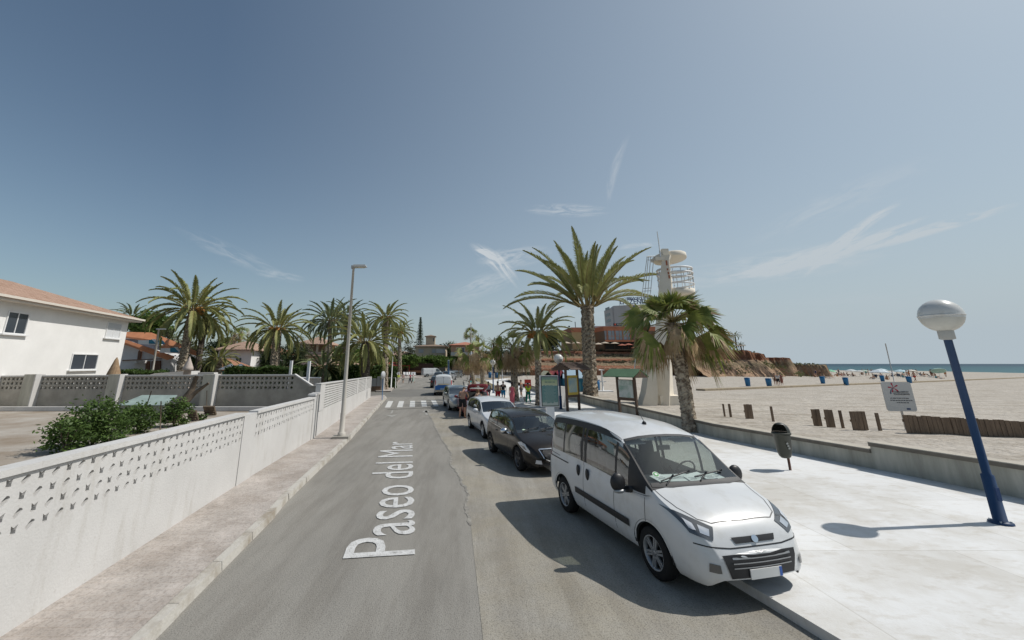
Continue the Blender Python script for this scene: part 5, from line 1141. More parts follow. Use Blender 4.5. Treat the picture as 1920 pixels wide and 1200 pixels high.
def wheel(root, x, y, R, w, rimm, side, name='wheel', spokes=5):
    m = MB(); r2 = R*.66
    m.lathe([(r2, -w/2), (R*.9, -w/2), (R*.985, -w*.38), (R, -w*.2), (R, w*.2), (R*.985, w*.38), (R*.9, w/2), (r2, w/2)], n=28, axis='Y'); wh = m.build(name, M_tyre, root, loc=(x, y, R))
    m = MB(); s = side
    m.lathe([(r2, -w*.4*s), (r2*1.0, w*.5*s), (r2*.93, w*.47*s), (r2*.9, w*.2*s)], n=28, axis='Y')
    m.lathe([(0, w*.40*s), (r2*.22, w*.40*s), (r2*.24, w*.25*s)], n=14, axis='Y')
    for k in range(spokes):
        a = 2*pi*k/spokes+.3
        for da in (-.16, .16):
            c = Vector((cos(a+da)*r2*.55, w*.34*s, sin(a+da)*r2*.55)); m.box(c, (r2*.82, w*.12, r2*.13), rot=Matrix.Rotation(-(a+da*.35), 3, 'Y'))
    m.build('rim', rimm, wh)
    m = MB(); m.lathe([(0, w*.02*s), (r2*.97, w*.02*s)], n=24, axis='Y'); m.build('brake_disc', M_trim, wh)
    return wh
class Car:
    """smooth body from tables along the length (s, from the rear bumper)"""
    def __init__(c, name, label, cat, pos, th, sp, group=None):
        c.sp = sp; L, W = sp['L'], sp['W']; c.L, c.W = L, W
        l = Vector((cos(th), sin(th), 0)); p = Vector((pos[0], pos[1], pos[2] if len(pos) > 2 else 0))+l*W/2
        c.root = thing(name, label, cat, p, th-pi/2, group)
        c.top = tabf(sp['top']); c.belt = tabf(sp['belt']); c.bot = tabf(sp['bot']); c.w = tabf(sp['w']); c.crown = tabf(sp['crown'])
        c.tum = sp.get('tumble', .3); c.R = sp['R']; c.ax = sp['axles']
        br = set([0, L]+[q for a in sp.get('side', []) for q in a]+list(sp['ws'])+list(sp.get('rw', ())))
        xs = sorted(br); st = []
        for a, b in zip(xs, xs[1:]):
            n = max(1, int((b-a)/sp.get('step', .05))); st += [a+(b-a)*i/n for i in range(n)]
        st.append(L); c.st = st
    LOW = [(0, .90), (.10, .955), (.22, .985), (.42, 1.0), (.62, 1.0), (.80, .985), (.93, .965), (1, .945)]
    GH = [.07, .28, .5, .72, .90, 1.0]
    TP = [.965, .9, .72, .5, .25, 0]
    def section(c, s):
        w = c.w(s)/2; zt = c.top(s); zr = zt-c.crown(s); zb = c.bot(s); zs = min(c.belt(s), zr-.004)
        for ax in c.ax:
            d = abs(s-ax); Ra = c.R+.055
            if d < Ra: zb = max(zb, c.R+sqrt(Ra*Ra-d*d)*1.0-.0)
        zb = min(zb, zs-.05); pts = []
        for f, k in c.LOW:
            z = lerp(zb, zs, f); full = (z-c.bot(s))/(zs-c.bot(s)); kk = k
            for (f0, k0), (f1, k1) in zip(c.LOW, c.LOW[1:]):
                if f0 <= full <= f1+1e-6: kk = lerp(k0, k1, (full-f0)/(f1-f0)); break
            pts.append((w*kk, z))
        yb = w*.945; hh = zr-zs; yr = yb-c.tum*hh-.012
        for f in c.GH: pts.append((lerp(yb, yr, f)+.035*hh*sin(pi*f), zs+hh*f))
        for k in c.TP: pts.append((yr*k, zr+(zt-zr)*(1-k**2.6)))
        return pts
    def make(c, paint, glass=None, sglass=None, roofm=None):
        st = c.st; S_ = [c.section(s) for s in st]; n = len(S_[0]); W = c.W; nl, ng = len(c.LOW), len(c.GH)
        sp = c.sp; body, ws, rg_ = MB(), MB(), MB(); SG, BL = {}, {}
        def V(i, j, sd): y, z = S_[i][j]; return (st[i], y*sd, z)
        def inr(s, rs): return any(a-1e-4 <= s <= b+1e-4 for a, b in rs)
        opened = glass is not None
        for i in range(len(st)-1):
            sm = (st[i]+st[i+1])/2
            for j in range(n-1):
                tgt = body; key = None
                if nl+0 <= j < nl+ng-2 and inr(sm, sp.get('side', [])): tgt, key = SG, next(q for q in sp['side'] if q[0] < sm < q[1])
                elif nl+0 <= j < nl+ng-2 and inr(sm, sp.get('pillars', [])): tgt, key = BL, next(q for q in sp['pillars'] if q[0] < sm < q[1])
                elif j >= nl+ng-1+1 and sp['ws'][0] < sm < sp['ws'][1]: tgt = ws
                elif j >= nl+ng-3 and sp['ws'][0]+.05 < sm < sp['ws'][1]+.05 and sp.get('blackA'): tgt, key = BL, 'A'
                elif j >= nl+ng-2+3 and 'rw' in sp and sp['rw'][0] < sm < sp['rw'][1]: tgt = rg_
                for sd in (1, -1):
                    q = [V(i, j, sd), V(i+1, j, sd), V(i+1, j+1, sd), V(i, j+1, sd)]
                    if sd > 0: q = q[::-1]
                    (tgt.setdefault((key, sd), MB()) if key else tgt).add(q, [(0, 1, 2, 3)], True)
        for e in (0, len(st)-1):
            # bulged end caps
            lo = [V(e, j, 1) for j in range(n)]; dx = (.05 if e else -.03)
            for j in range(n-1):
                a, b = lo[j], lo[j+1]
                for k in range(6):
                    f0, f1 = 1-k/3, 1-(k+1)/3
                    def bu(p, f): return (p[0]+dx*(1-f*f), p[1]*f, p[2])
                    q = [bu(a, f0), bu(a, f1), bu(b, f1), bu(b, f0)]; body.add(q if e == 0 else q[::-1], [(0, 1, 2, 3)], True)
        def fin(mb, name, m_, par=None):
            if not mb.f: return None
            o = mb.build(name, m_, par or c.root); bm = bmesh.new(); bm.from_mesh(o.data); bmesh.ops.remove_doubles(bm, verts=bm.verts, dist=2e-4)
            dg = [f for f in bm.faces if f.calc_area() < 1e-8]; bmesh.ops.delete(bm, geom=dg, context='FACES_ONLY'); bmesh.ops.recalc_face_normals(bm, faces=bm.faces)
            
            for f in bm.faces:
                if name != 'body' and f.normal.dot(f.calc_center_median()-Vector((c.L/2, 0, .6))) < 0: f.normal_flip()
            bm.to_mesh(o.data); bm.free(); o.data.set_sharp_from_angle(angle=radians(38)); return o
        c.body = fin(body, 'body', paint); c.wso = fin(ws, 'windshield', glass or M_gld); [fin(q, 'side_window', sglass or glass or M_gld) for q in SG.values()]; fin(rg_, 'rear_window', glass or M_gld); [fin(q, 'window_pillar', M_trim) for q in BL.values()]
        allm = MB()
        for o in [k for k in COL.objects if k.parent == c.root and k.type == 'MESH']:
            b = len(allm.v); allm.v += [tuple(v.co) for v in o.data.vertices]; allm.f += [tuple(i+b for i in p.vertices) for p in o.data.polygons]
        c.bvh = BVHTree.FromPolygons(allm.v, allm.f)
        # under-body and wheel wells
        u = MB(); zc = c.bot(c.L/2)
        u.box((c.L/2, 0, zc+.12), (c.L-.5, c.W*.82, .2))
        for ax in c.ax: u.box((ax, 0, c.R+.13), (c.R*2+.02, c.W*.66, c.R*1.7))
        u.build('underbody', M_trim, c.root)
        return c
    def cast(c, view, a, b, o=.004):
        W, L = c.W, c.L
        if view == 'R': org, d = Vector((a, -W, b)), Vector((0, 1, 0))
        elif view == 'L': org, d = Vector((a, W, b)), Vector((0, -1, 0))
        elif view == 'F': org, d = Vector((L+.5, a, b)), Vector((-1, 0, 0))
        elif view == 'B': org, d = Vector((-.5, a, b)), Vector((1, 0, 0))
        elif view == 'T': org, d = Vector((a, b, 3)), Vector((0, 0, -1))
        h, nrm, _, _ = c.bvh.ray_cast(org, d)
        if h is None: return None
        if nrm.dot(d) > 0: nrm = -nrm
        return h+nrm*o
    def patch(c, name, view, poly, m_, o=.006, cuts=3, parent=None, thick=0):
        bm = bmesh.new(); vs = [bm.verts.new((a, b, 0)) for a, b in poly]; bm.faces.new(vs); bmesh.ops.triangulate(bm, faces=bm.faces)
        bmesh.ops.subdivide_edges(bm, edges=bm.edges, cuts=cuts, use_grid_fill=True)
        mb = MB(); ok = {}
        bm.verts.index_update()
        for v in bm.verts:
            h = c.cast(view, v.co.x, v.co.y, o)
            if h is not None: ok[v.index] = len(mb.v); mb.v.append(tuple(h))
        for f in bm.faces:
            if all(v.index in ok for v in f.verts): mb.f.append(tuple(ok[v.index] for v in f.verts)); mb.sm.append(True); mb.mi.append(0)
        bm.free()
        return mb.build(name, m_, parent or c.root)
    def strip(c, name, view, pts, w, m_, o=.003, parent=None):
        mb = MB(); P = []
        for (a0, b0), (a1, b1) in zip(pts, pts[1:]):
            n = max(1, int(hypot(a1-a0, b1-b0)/.05))
            P += [(lerp(a0, a1, k/n), lerp(b0, b1, k/n)) for k in range(n)]
        P.append(pts[-1]); pr = None
        for i, (a, b) in enumerate(P):
            q = P[min(i+1, len(P)-1)]; r_ = P[max(i-1, 0)]; d = Vector((q[0]-r_[0], q[1]-r_[1]));
            if d.length < 1e-6: continue
            d.normalize(); h0, h1 = c.cast(view, a-d.y*w/2, b+d.x*w/2, o), c.cast(view, a+d.y*w/2, b-d.x*w/2, o)
            if h0 is None or h1 is None: pr = None; continue
            if pr and (pr[0]-h0).length < .3: mb.add([pr[0], pr[1], h1, h0], [(0, 1, 2, 3)])
            pr = (h0, h1)
        if mb.f: return mb.build(name, m_, parent or c.root)
    def seams(c, view, lines, w=.009):
        for ln in lines: c.strip('panel_seam', view, ln, w, M_trim, .0015)
    def wheels(c, rimm, w=.2, spokes=5, inset=.02):
        for ax in c.ax:
            for sd in (-1, 1): wheel(c.root, ax, sd*(c.W/2-w/2-inset), c.R, w, rimm, sd, spokes=spokes)
    def mirror(c, x, z, m_, sd, col2=None, big=1.0):
        y = sd*(c.w(x)/2*.94+.03); mb = MB(); mb.ball((x+.02, y+sd*.13*big, z+.05*big), (.07*big, .12*big, .085*big), 12, 8); mb.tube([(x+.02, y-sd*.03, z-.02), (x+.02, y+sd*.1, z)], [.03, .035], 8); o = mb.build('wing_mirror', m_, c.root)
        return o
    def cabin(c, seats=True, floor=.45):
        a, b = c.sp['ws']; s0 = c.sp['cab'][0]; s1 = b-.05; m = MB()
        h = c.top(b)-.05; W = c.W-.26; W2 = W
        m.box(((s0+s1)/2, 0, floor), (s1-s0, W, .05)); m.box((s1-.30, 0, h-.10), (.62, W-.10, .2)); m.box((s1-.06, 0, h-.3), (.2, W-.06, .4))
        for sd in (-1, 1): m.box(((s0+s1)/2-.1, sd*(W/2-.0), (floor+c.belt(s1))/2-.04), (s1-s0-.4, .05, c.belt(s1)-floor-.1))
        m.build('dashboard', M_int, c.root)
        for (x, ys) in ((c.sp['cab'][1], (-.36, .36)), (c.sp['cab'][2], (-.42, 0, .42))):
            for y in ys:
                sb = MB(); sb.box((x+.05, y, floor+.2), (.5, .46 if len(ys) == 2 else .4, .16)); sb.box((x-.24, y, floor+.52), (.13, .46 if len(ys) == 2 else .4, .62), rot=Matrix.Rotation(-.22, 3, 'Y')); sb.box((x-.33, y, floor+.92), (.1, .26, .2), rot=Matrix.Rotation(-.2, 3, 'Y'))
                sb.build('seat', M_seat, c.root)
        y = .36; m = MB(); k = 20; cx_, cz = s1-.62, h+.02
        m.tube([(cx_+.07*sin(2*pi*i/k), y+.18*cos(2*pi*i/k), cz+.16*sin(2*pi*i/k)) for i in range(k+1)], .014, 6, cap=False); m.box((cx_+.02, y, cz), (.03, .3, .05)); m.build('steering_wheel', M_trim, c.root)
    def wipers(c, y0s=(-.55, .1), ln=.55):
        for y in y0s:
            a, b = c.sp['ws']; m = MB(); P = []
            for k in range(8):
                yy = y+ln*k/7; s = b-.04-.10*k/7; h = c.cast('T', s, yy, .025)
                if h: P.append(h)
            if len(P) > 2: m.tube(P, .011, 5)
            h = c.cast('T', b+.02, y+.05, .01)
            if h and len(P) > 4: m.tube([h, P[3]+Vector((0, 0, .02))], .013, 5)
            if m.f: m.build('wiper', M_black, c.root)
    def plate(c, view, x, z, w=.48, h=.105, o=.02):
        p = c.cast(view, x, z, o)
        if p is None: return
        sg_ = 1 if view == 'F' else -1; m = MB(); m.box(p, (.012, w, h)); pl = m.build('number_plate', M_plate, c.root)
        m = MB(); m.box(p+Vector((.002*sg_, -sg_*(w/2-.022)*-1, 0)), (.012, .04, h*.96)); m.build('plate_band', M_plateb, pl)
def arches(c, m_=M_trim):
    for ax in c.ax:
        for sd in (-1, 1):
            mb = MB(); pr = None
            for i in range(25):
                a = pi*i/24; R0, R1 = c.R+.045, c.R+.085; s = ax+cos(a)*R1
                q0 = Vector((ax+cos(a)*R0, sd*(c.W/2-.045), c.R+sin(a)*R0)); h = c.cast('R' if sd < 0 else 'L', ax+cos(a)*(R1), c.R+sin(a)*R1, .004)
                if h is None: pr = None; continue
                if pr: mb.add([pr[0], pr[1], h, q0], [(0, 1, 2, 3)])
                pr = (q0, h)
            if mb.f: mb.build('wheel_arch', m_, c.root)
# ---- the white van in front
P_white = mat('white_car_paint', (.62, .63, .635), .32, col2=(.59, .595, .59), vscale=1.5, coat=.6, spec=.5); stain(P_white, 3.0, (.93, .92, .90), .36, .5)
vp = dict(L=4.40, W=1.83, R=.325, axles=(.76, 3.50), tumble=.17, blackA=True, step=.045,
    top=[(0, 1.02), (.015, 1.25), (.04, 1.66), (.10, 1.82), (.3, 1.88), (1.2, 1.925), (2.0, 1.905), (2.5, 1.82), (2.72, 1.73), (3.5, 1.20), (3.62, 1.145), (3.9, 1.06), (4.15, .95), (4.32, .80), (4.40, .62)],
    belt=[(0, .98), (.15, 1.07), (1.4, 1.06), (2.4, 1.03), (3.1, 1.0), (3.5, 1.03), (3.65, 1.02), (3.9, .95), (4.15, .84), (4.40, .56)],
    bot=[(0, .36), (.15, .26), (3.9, .24), (4.25, .24), (4.40, .34)],
    w=[(0, 1.60), (.08, 1.74), (.3, 1.82), (.8, 1.83), (3.2, 1.83), (3.8, 1.80), (4.1, 1.72), (4.3, 1.52), (4.40, 1.28)],
    crown=[(0, .03), (.1, .07), (1.2, .10), (2.5, .09), (2.72, .06), (3.5, .05), (3.8, .07), (4.2, .08), (4.40, .05)],
    side=[(.22, .74), (.80, 1.48), (1.56, 1.62), (1.70, 2.62), (2.68, 2.98)], pillars=[(.74, .80), (1.48, 1.56), (1.62, 1.70), (2.62, 2.68), (2.98, 3.42)], ws=(2.74, 3.50), cab=(.3, 2.15, 1.15))
vn = Car('parked_van', 'white passenger van parked nearest the camera with papers on its dashboard', 'van', (1.80, 10.0), .235, vp); vn.make(P_white, M_gl, M_gls)
vn.wheels(mat('grey_hubcap', (.34, .35, .36), .4, metal=.5), .2, 6); arches(vn); vn.cabin()
for sd, v in ((-1, 'R'), (1, 'L')):
    vn.seams(v, [[(1.62, .36), (1.62, 1.05)], [(1.60, 1.05), (1.60, 1.72)], [(2.62, .30), (2.62, 1.05)], [(3.42, .70), (3.40, 1.0)], [(3.42, .30), (3.42, .70)], [(.62, 1.03), (.1, 1.05)]], .011)
    vn.strip('sliding_rail', v, [(.06, .985), (1.02, .965)], .022, M_trim, .006)
    vn.patch('side_molding', v, [(1.30, .52), (3.02, .50), (3.02, .60), (1.30, .62)], M_trim, .014, 3)
    vn.patch('tail_light', v, [(.02, .95), (.16, .97), (.13, 1.45), (.03, 1.35)], M_red, .008, 2)
    for (x, nm) in ((1.78, 'door_handle'), (1.44, 'door_handle')):
        p = vn.cast(v, x, .93, .012)
        if p: m = MB(); m.ball(p, (.055, .028, .10), 12, 8); m.build(nm, M_black, vn.root)
    # big square mirrors
    p = Vector((3.06, sd*(vn.W/2+.0), 1.04)); m = MB(); m.tube([p+Vector((0, -sd*.05, -.02)), p+Vector((.02, sd*.1, .0))], [.05, .045], 8); m.build('mirror_arm', M_black, vn.root)
    m = MB(); m.ball(p+Vector((.03, sd*.19, .10)), (.075, .125, .135), 16, 10); mr_ = m.build('wing_mirror', M_black, vn.root)
    m = MB(); m.ball(p+Vector((.045, sd*.18, -.015)), (.055, .105, .035), 12, 6); m.build('mirror_foot', mat('grey_hubcap', (.34, .35, .36)), mr_)
    vn.patch('headlight', 'F', [(sd*.50, .86), (sd*.78, .97), (sd*.86, 1.0), (sd*.80, .80), (sd*.60, .74)], M_lampd, .008, 4); vn.patch('headlight_reflector', 'F', [(sd*.57, .84), (sd*.68, .88), (sd*.71, .81), (sd*.62, .78)], M_chrome, .012, 3); vn.patch('indicator', 'F', [(sd*.73, .89), (sd*.80, .93), (sd*.79, .85), (sd*.74, .83)], M_lamp, .012, 3); vn.patch('fog_light', 'F', [(sd*.60, .42), (sd*.72, .43), (sd*.71, .52), (sd*.61, .51)], M_lampd, .01, 2)
    vn.patch('fender_trim', v, [(3.0, .985), (3.42, 1.03), (3.56, 1.06), (3.42, 1.02), (3.1, 1.0)], M_black, .012, 2)
    vn.strip('hood_seam', 'T', [(3.52, sd*.80), (3.9, sd*.74), (4.12, sd*.62), (4.2, sd*.48)], .012, M_trim, .002)
    vn.strip('roof_channel', 'T', [(.12, sd*.755), (1.3, sd*.745), (2.3, sd*.74), (2.72, sd*.735)], .03, M_black, .006)
vn.strip('hood_seam', 'T', [(4.2, -.48), (4.22, 0), (4.2, .48)], .012, M_trim, .002)
vn.patch('cowl', 'T', [(3.50, -.80), (3.44, -.78), (3.49, -.4), (3.505, 0), (3.49, .4), (3.44, .78), (3.50, .80), (3.57, .5), (3.585, 0), (3.57, -.5)], M_black, .006, 4)
vn.patch('windshield_header', 'T', [(2.715, -.70), (2.765, -.70), (2.765, .70), (2.715, .70)], M_black, .006, 4)
vn.patch('grille', 'F', [(-.46, .30), (.46, .30), (.56, .60), (-.56, .60)], M_trim, .012, 4)
for zz in (.47, .52, .57): vn.strip('grille_bar', 'F', [(-.44, zz), (.44, zz)], .012, mat('grey_hubcap', (.34, .35, .36)), .02)
vn.patch('upper_grille', 'F', [(-.30, .70), (.30, .70), (.34, .76), (-.34, .76)], M_trim, .010, 3)
vn.strip('bumper_seam', 'F', [(-.8, .70), (-.4, .66), (.4, .66), (.8, .70)], .014, M_trim, .003)
vn.patch('badge', 'F', [(.048*cos(q*pi/8), .73+.036*sin(q*pi/8)) for q in range(16)], M_chrome, .020, 1)
vn.plate('F', 0, .40)
vn.wipers((-.62, -.02), .60)
m = MB(); p = vn.cast('T', 2.35, 0, 0); m.lathe([(.04, 0), (.035, .03), (.012, .05)], p, 10); m.tube([p+Vector((0, 0, .04)), p+Vector((-.28, 0, .36))], [.006, .003], 5); m.build('antenna', M_black, vn.root)
M_paper = mat('paper', (.75, .75, .72), .9); ink = mat('printed_ink', (.12, .13, .15), .9)
for (x, y, a, w, h) in ((3.20, -.42, .25, .26, .20), (3.22, -.12, -.12, .42, .22), (3.20, .26, .3, .36, .22), (3.24, .52, .1, .32, .2), (3.30, .08, .05, .2, .14), (3.30, .40, -.1, .2, .12)):
    z = vn.top(3.5)-.05+.004+random.uniform(0, .02); m = MB(); m.box((x, y, z+.012), (h, w, .006), a, rot=Matrix.Rotation(a, 3, 'Z')@Matrix.Rotation(.22, 3, 'Y')); pp_ = m.build('paper_sheet', M_paper, vn.root)
    m = MB(); 
    for q in (-.06, -.02, .03): m.box((x+q*cos(a), y+q*sin(a), z+.020), (.008, w*.6, .003), a)
    m.build('printed_lines', ink, pp_)
# round green and white sticker low on the windshield
def sticker(c, s, y, r, col=(.10, .36, .12)):
    for rr, m_, o in ((r, M_paper, .007), (r*.82, mat('sticker_green', col, .6), .010), (r*.40, M_paper, .013)):
        h = [c.cast('T', s+rr*.8*cos(2*pi*k/16), y+rr*sin(2*pi*k/16), o) for k in range(16)]
        if all(h): mb = MB(); mb.add(h, [tuple(range(16))]); mb.build('sticker', m_, c.root)
sticker(vn, 3.34, -.60, .052)
m = MB(); m.box((2.80, 0, 1.54), (.05, .22, .07)); m.build('rear_view_mirror', M_black, vn.root)
for y in (-.5, .5): m = MB(); m.box((2.66, y, 1.62), (.16, .42, .02), rot=Matrix.Rotation(.2, 3, 'Y')); m.build('sun_visor', mat('visor_grey', (.3, .3, .3), .9), vn.root)
# ---- the dark brown hatchback
P_brown = mat('dark_bronze_paint', (.013, .010, .008), .22, coat=.25, spec=.3)
hp = dict(L=3.97, W=1.74, R=.315, axles=(.63, 3.17), tumble=.33, step=.05,
    top=[(0, .86), (.03, .98), (.12, 1.16), (.35, 1.38), (.6, 1.43), (1.3, 1.46), (1.75, 1.44), (2.1, 1.385), (2.28, 1.33), (3.0, .99), (3.12, .955), (3.45, .88), (3.75, .78), (3.9, .66), (3.97, .54)],
    belt=[(0, .80), (.2, .97), (.6, .98), (1.5, .93), (2.6, .88), (3.0, .90), (3.15, .87), (3.5, .80), (3.75, .70), (3.97, .48)],
    bot=[(0, .34), (.15, .24), (3.6, .2), (3.85, .2), (3.97, .28)],
    w=[(0, 1.40), (.12, 1.62), (.4, 1.72), (.9, 1.74), (2.8, 1.74), (3.3, 1.72), (3.6, 1.62), (3.82, 1.42), (3.97, 1.10)],
    crown=[(0, .03), (.5, .06), (2.1, .06), (2.3, .045), (3.0, .035), (3.4, .06), (3.97, .05)],
    side=[(.42, 1.22), (1.30, 2.22), (2.24, 2.62)], pillars=[(1.22, 1.30)], ws=(2.28, 3.0), rw=(.07, .34), cab=(.4, 1.75, .95))
hb = Car('parked_hatchback', 'dark bronze hatchback parked right behind the white van', 'car', (.62, 15.6), .25, hp, 'cars parked along the promenade'); hb.make(P_brown, M_gl, M_gls)
hb.wheels(M_rimd, .2, 5); arches(hb); hb.cabin(floor=.34)
def hatch_details(c, chrome=True):
    for sd, v in ((-1, 'R'), (1, 'L')):
        c.seams(v, [[(1.26, .34), (1.26, .9)], [(2.40, .34), (2.42, .7), (2.36, .87)], [(.95, .62), (.72, .93)]], .009)
        c.patch('headlight', v, [(3.22, .76), (3.42, .80), (3.60, .76), (3.78, .62), (3.80, .56), (3.62, .60)], M_lamp, .008, 4)
        c.patch('headlight_inner', v, [(3.40, .72), (3.58, .71), (3.70, .62), (3.56, .645)], M_lampd, .012, 3)
        c.patch('fog_light', 'F', [(sd*.46, .32), (sd*.62, .33), (sd*.60, .42), (sd*.48, .41)], M_lamp, .012, 2)
        c.patch('sill', v, [(1.0, .22), (2.75, .20), (2.75, .25), (1.0, .27)], M_trim, .008, 2)
        c.strip('window_trim', v, [(.45, .985), (1.5, .938), (2.6, .888)], .016, M_chrome if chrome else M_trim, .005)
        for x in (1.48, 2.22):
            pass
        for x in (1.42, 2.30-.9+.0+.12):
            pass
        for x in (.95+.42, 1.45+.05):
            pass
        for x in (1.36,):
            p = c.cast(v, x, .82, .02)
            if p: m = MB(); m.ball(p, (.09, .02, .018), 10, 6); m.build('door_handle', M_trim, c.root)
hatch_details(hb)
hb.patch('grille', 'F', [(-.30, .44), (.30, .44), (.42, .58), (.38, .64), (-.38, .64), (-.42, .58)], M_trim, .010, 4)
hb.strip('grille_frame', 'F', [(-.50, .66), (-.40, .46), (-.26, .40), (.26, .40), (.40, .46), (.50, .66)], .022, M_chrome, .016)
hb.strip('grille_frame', 'F', [(-.48, .665), (0, .675), (.48, .665)], .022, M_chrome, .016)
hb.patch('lower_intake', 'F', [(-.55, .24), (.55, .24), (.5, .34), (-.5, .34)], M_trim, .012, 4)
hb.plate('F', 0, .36); hb.wipers((-.6, -.05), .55); hb.mirror(2.42, .90, M_chrome, -1); hb.mirror(2.42, .90, M_chrome, 1)
hb.patch('windshield_header', 'T', [(2.24, -.60), (2.30, -.60), (2.30, .60), (2.24, .60)], M_black, .005, 3)
sticker(hb, 2.90, -.52, .05, (.05, .36, .22))
# ---- the white estate car
wp = dict(L=4.5, W=1.76, R=.315, axles=(.98, 3.62), tumble=.34, step=.055,
    top=[(0, .84), (.03, .98), (.15, 1.15), (.45, 1.36), (.8, 1.43), (1.6, 1.46), (2.2, 1.43), (2.5, 1.37), (2.6, 1.33), (3.4, 1.0), (3.55, .96), (4.0, .89), (4.3, .78), (4.44, .64), (4.5, .52)],
    belt=[(0, .80), (.3, .96), (1.5, .94), (2.8, .91), (3.4, .92), (3.55, .89), (4.0, .82), (4.3, .70), (4.5, .48)],
    bot=[(0, .34), (.15, .24), (4.1, .2), (4.35, .2), (4.5, .28)],
    w=[(0, 1.45), (.12, 1.64), (.4, 1.74), (.9, 1.76), (3.2, 1.76), (3.8, 1.74), (4.15, 1.64), (4.38, 1.44), (4.5, 1.18)],
    crown=[(0, .03), (.5, .06), (2.4, .06), (2.6, .045), (3.4, .035), (3.9, .06), (4.5, .05)],
    side=[(.5, .92), (.97, 1.62), (1.70, 2.56)], pillars=[(.92, .97), (1.62, 1.70), (2.56, 3.0)], ws=(2.6, 3.4), rw=(.07, .42), cab=(.5, 2.05, 1.2))
P_white2 = carpaint('silvery_white_paint', (.60, .61, .62))
we = Car('parked_estate', 'white estate car parked between the dark hatchback and the red one', 'car', (-.12, 21.2), .20, wp, 'cars parked along the promenade'); we.make(P_white2, M_gl, M_gls)
we.wheels(M_rim, .2, 7); arches(we); we.cabin(floor=.34)
def estate_details(c):
    for sd, v in ((-1, 'R'), (1, 'L')):
        c.seams(v, [[(1.66, .34), (1.66, .9)], [(2.80, .34), (2.82, .7), (2.76, .88)]], .01)
        c.patch('headlight', v, [(3.95, .74), (4.15, .78), (4.38, .68), (4.40, .58), (4.15, .62)], M_lamp, .008, 3)
        c.patch('tail_light', v, [(.02, .74), (.28, .84), (.22, .95), (.04, .92)], M_red, .008, 2)
        c.strip('window_trim', v, [(.5, .965), (1.5, .95), (2.9, .92)], .016, M_trim, .005)
        for x in (1.85, .98+.0):
            p = c.cast(v, x, .84, .02)
            if p: m = MB(); m.ball(p, (.09, .02, .018), 10, 6); m.build('door_handle', P_white2 if c is we else M_trim, c.root)
        c.mirror(2.88, .95, P_white2 if c is we else M_trim, sd)
    c.patch('grille', 'F', [(-.38, .56), (.38, .56), (.42, .66), (-.42, .66)], M_trim, .010, 3)
    c.patch('lower_intake', 'F', [(-.6, .26), (.6, .26), (.55, .36), (-.55, .36)], M_trim, .010, 3)
    c.plate('F', 0, .45); c.wipers((-.6, -.05), .55)
estate_details(we)
m = MB(); m.box((3.12, .05, 1.0), (.25, .5, .006), .3, rot=Matrix.Rotation(.3, 3, 'Y')); m.build('paper_sheet', M_paper, we.root)
# ---- red hatchback with its tailgate up, seen from behind
P_dred = carpaint('dark_red_paint', (.20, .018, .022))
rp = dict(hp); rp['side'] = [(.50, 1.22), (1.30, 2.22), (2.24, 2.62)]
# this one points away: its rear bumper faces the camera
ra = g(862, 783); th_r = .12+pi
rc = Car('parked_hatchback', 'dark red hatchback with raised tailgate and two people leaning into its boot', 'car', (ra.x+.1+1.74, ra.y+.2, 0), th_r, rp, 'cars parked along the promenade'); rc.make(P_dred)
rc.wheels(M_rimd, .19, 5); arches(rc)
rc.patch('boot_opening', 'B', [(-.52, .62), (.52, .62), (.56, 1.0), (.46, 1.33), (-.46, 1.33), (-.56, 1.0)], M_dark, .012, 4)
for sd in (-1, 1): rc.patch('tail_light', 'B', [(sd*.54, .68), (sd*.74, .70), (sd*.72, .96), (sd*.60, .98)], M_red, .014, 3); rc.mirror(2.42, .90, P_dred, sd)
rc.plate('B', 0, .48)
tg = MB(); hz, L_ = 1.42, 1.05   # raised tailgate ring, hinged at the roof edge
def TG(a, b): return Vector((.42-a*.95, b, hz+.04+a*.34))
ring_o = [(.0, -.50), (.55, -.58), (.95, -.56), (1.05, -.42), (1.08, 0), (1.05, .42), (.95, .56), (.55, .58), (.0, .50)]
ring_i = [(.12, -.38), (.5, -.42), (.62, -.42), (.68, -.34), (.70, 0), (.68, .34), (.62, .42), (.5, .42), (.12, .38)]
V = [TG(a, b) for a, b in ring_o]+[TG(a, b) for a, b in ring_i]; V += [v+Vector((-.02, 0, -.07)) for v in V]; F = []
for k in range(9):
    k2 = (k+1) % 9; F += [(k, k2, 9+k2, 9+k), (18+k2, 18+k, 27+k, 27+k2), (k, 18+k, 18+k2, k2), (9+k, 9+k2, 27+k2, 27+k)]
tg.add(V, F); t_ = tg.build('tailgate', P_dred, rc.root)
m = MB(); m.add([TG(a, b)-Vector((0, 0, .03)) for a, b in ring_i], [tuple(range(9))]); m.build('tailgate_glass', M_gl, t_)
m = MB(); m.box(TG(.88, 0)-Vector((.02, 0, .08)), (.12, .12, .03)); m.build('tailgate_badge', M_chrome, t_)
for sd in (-1, 1): m = MB(); m.tube([(.30, sd*.55, .98), TG(.55, sd*.55)-Vector((0, 0, .08))], .012, 5); m.build('gas_strut', M_trim, t_)
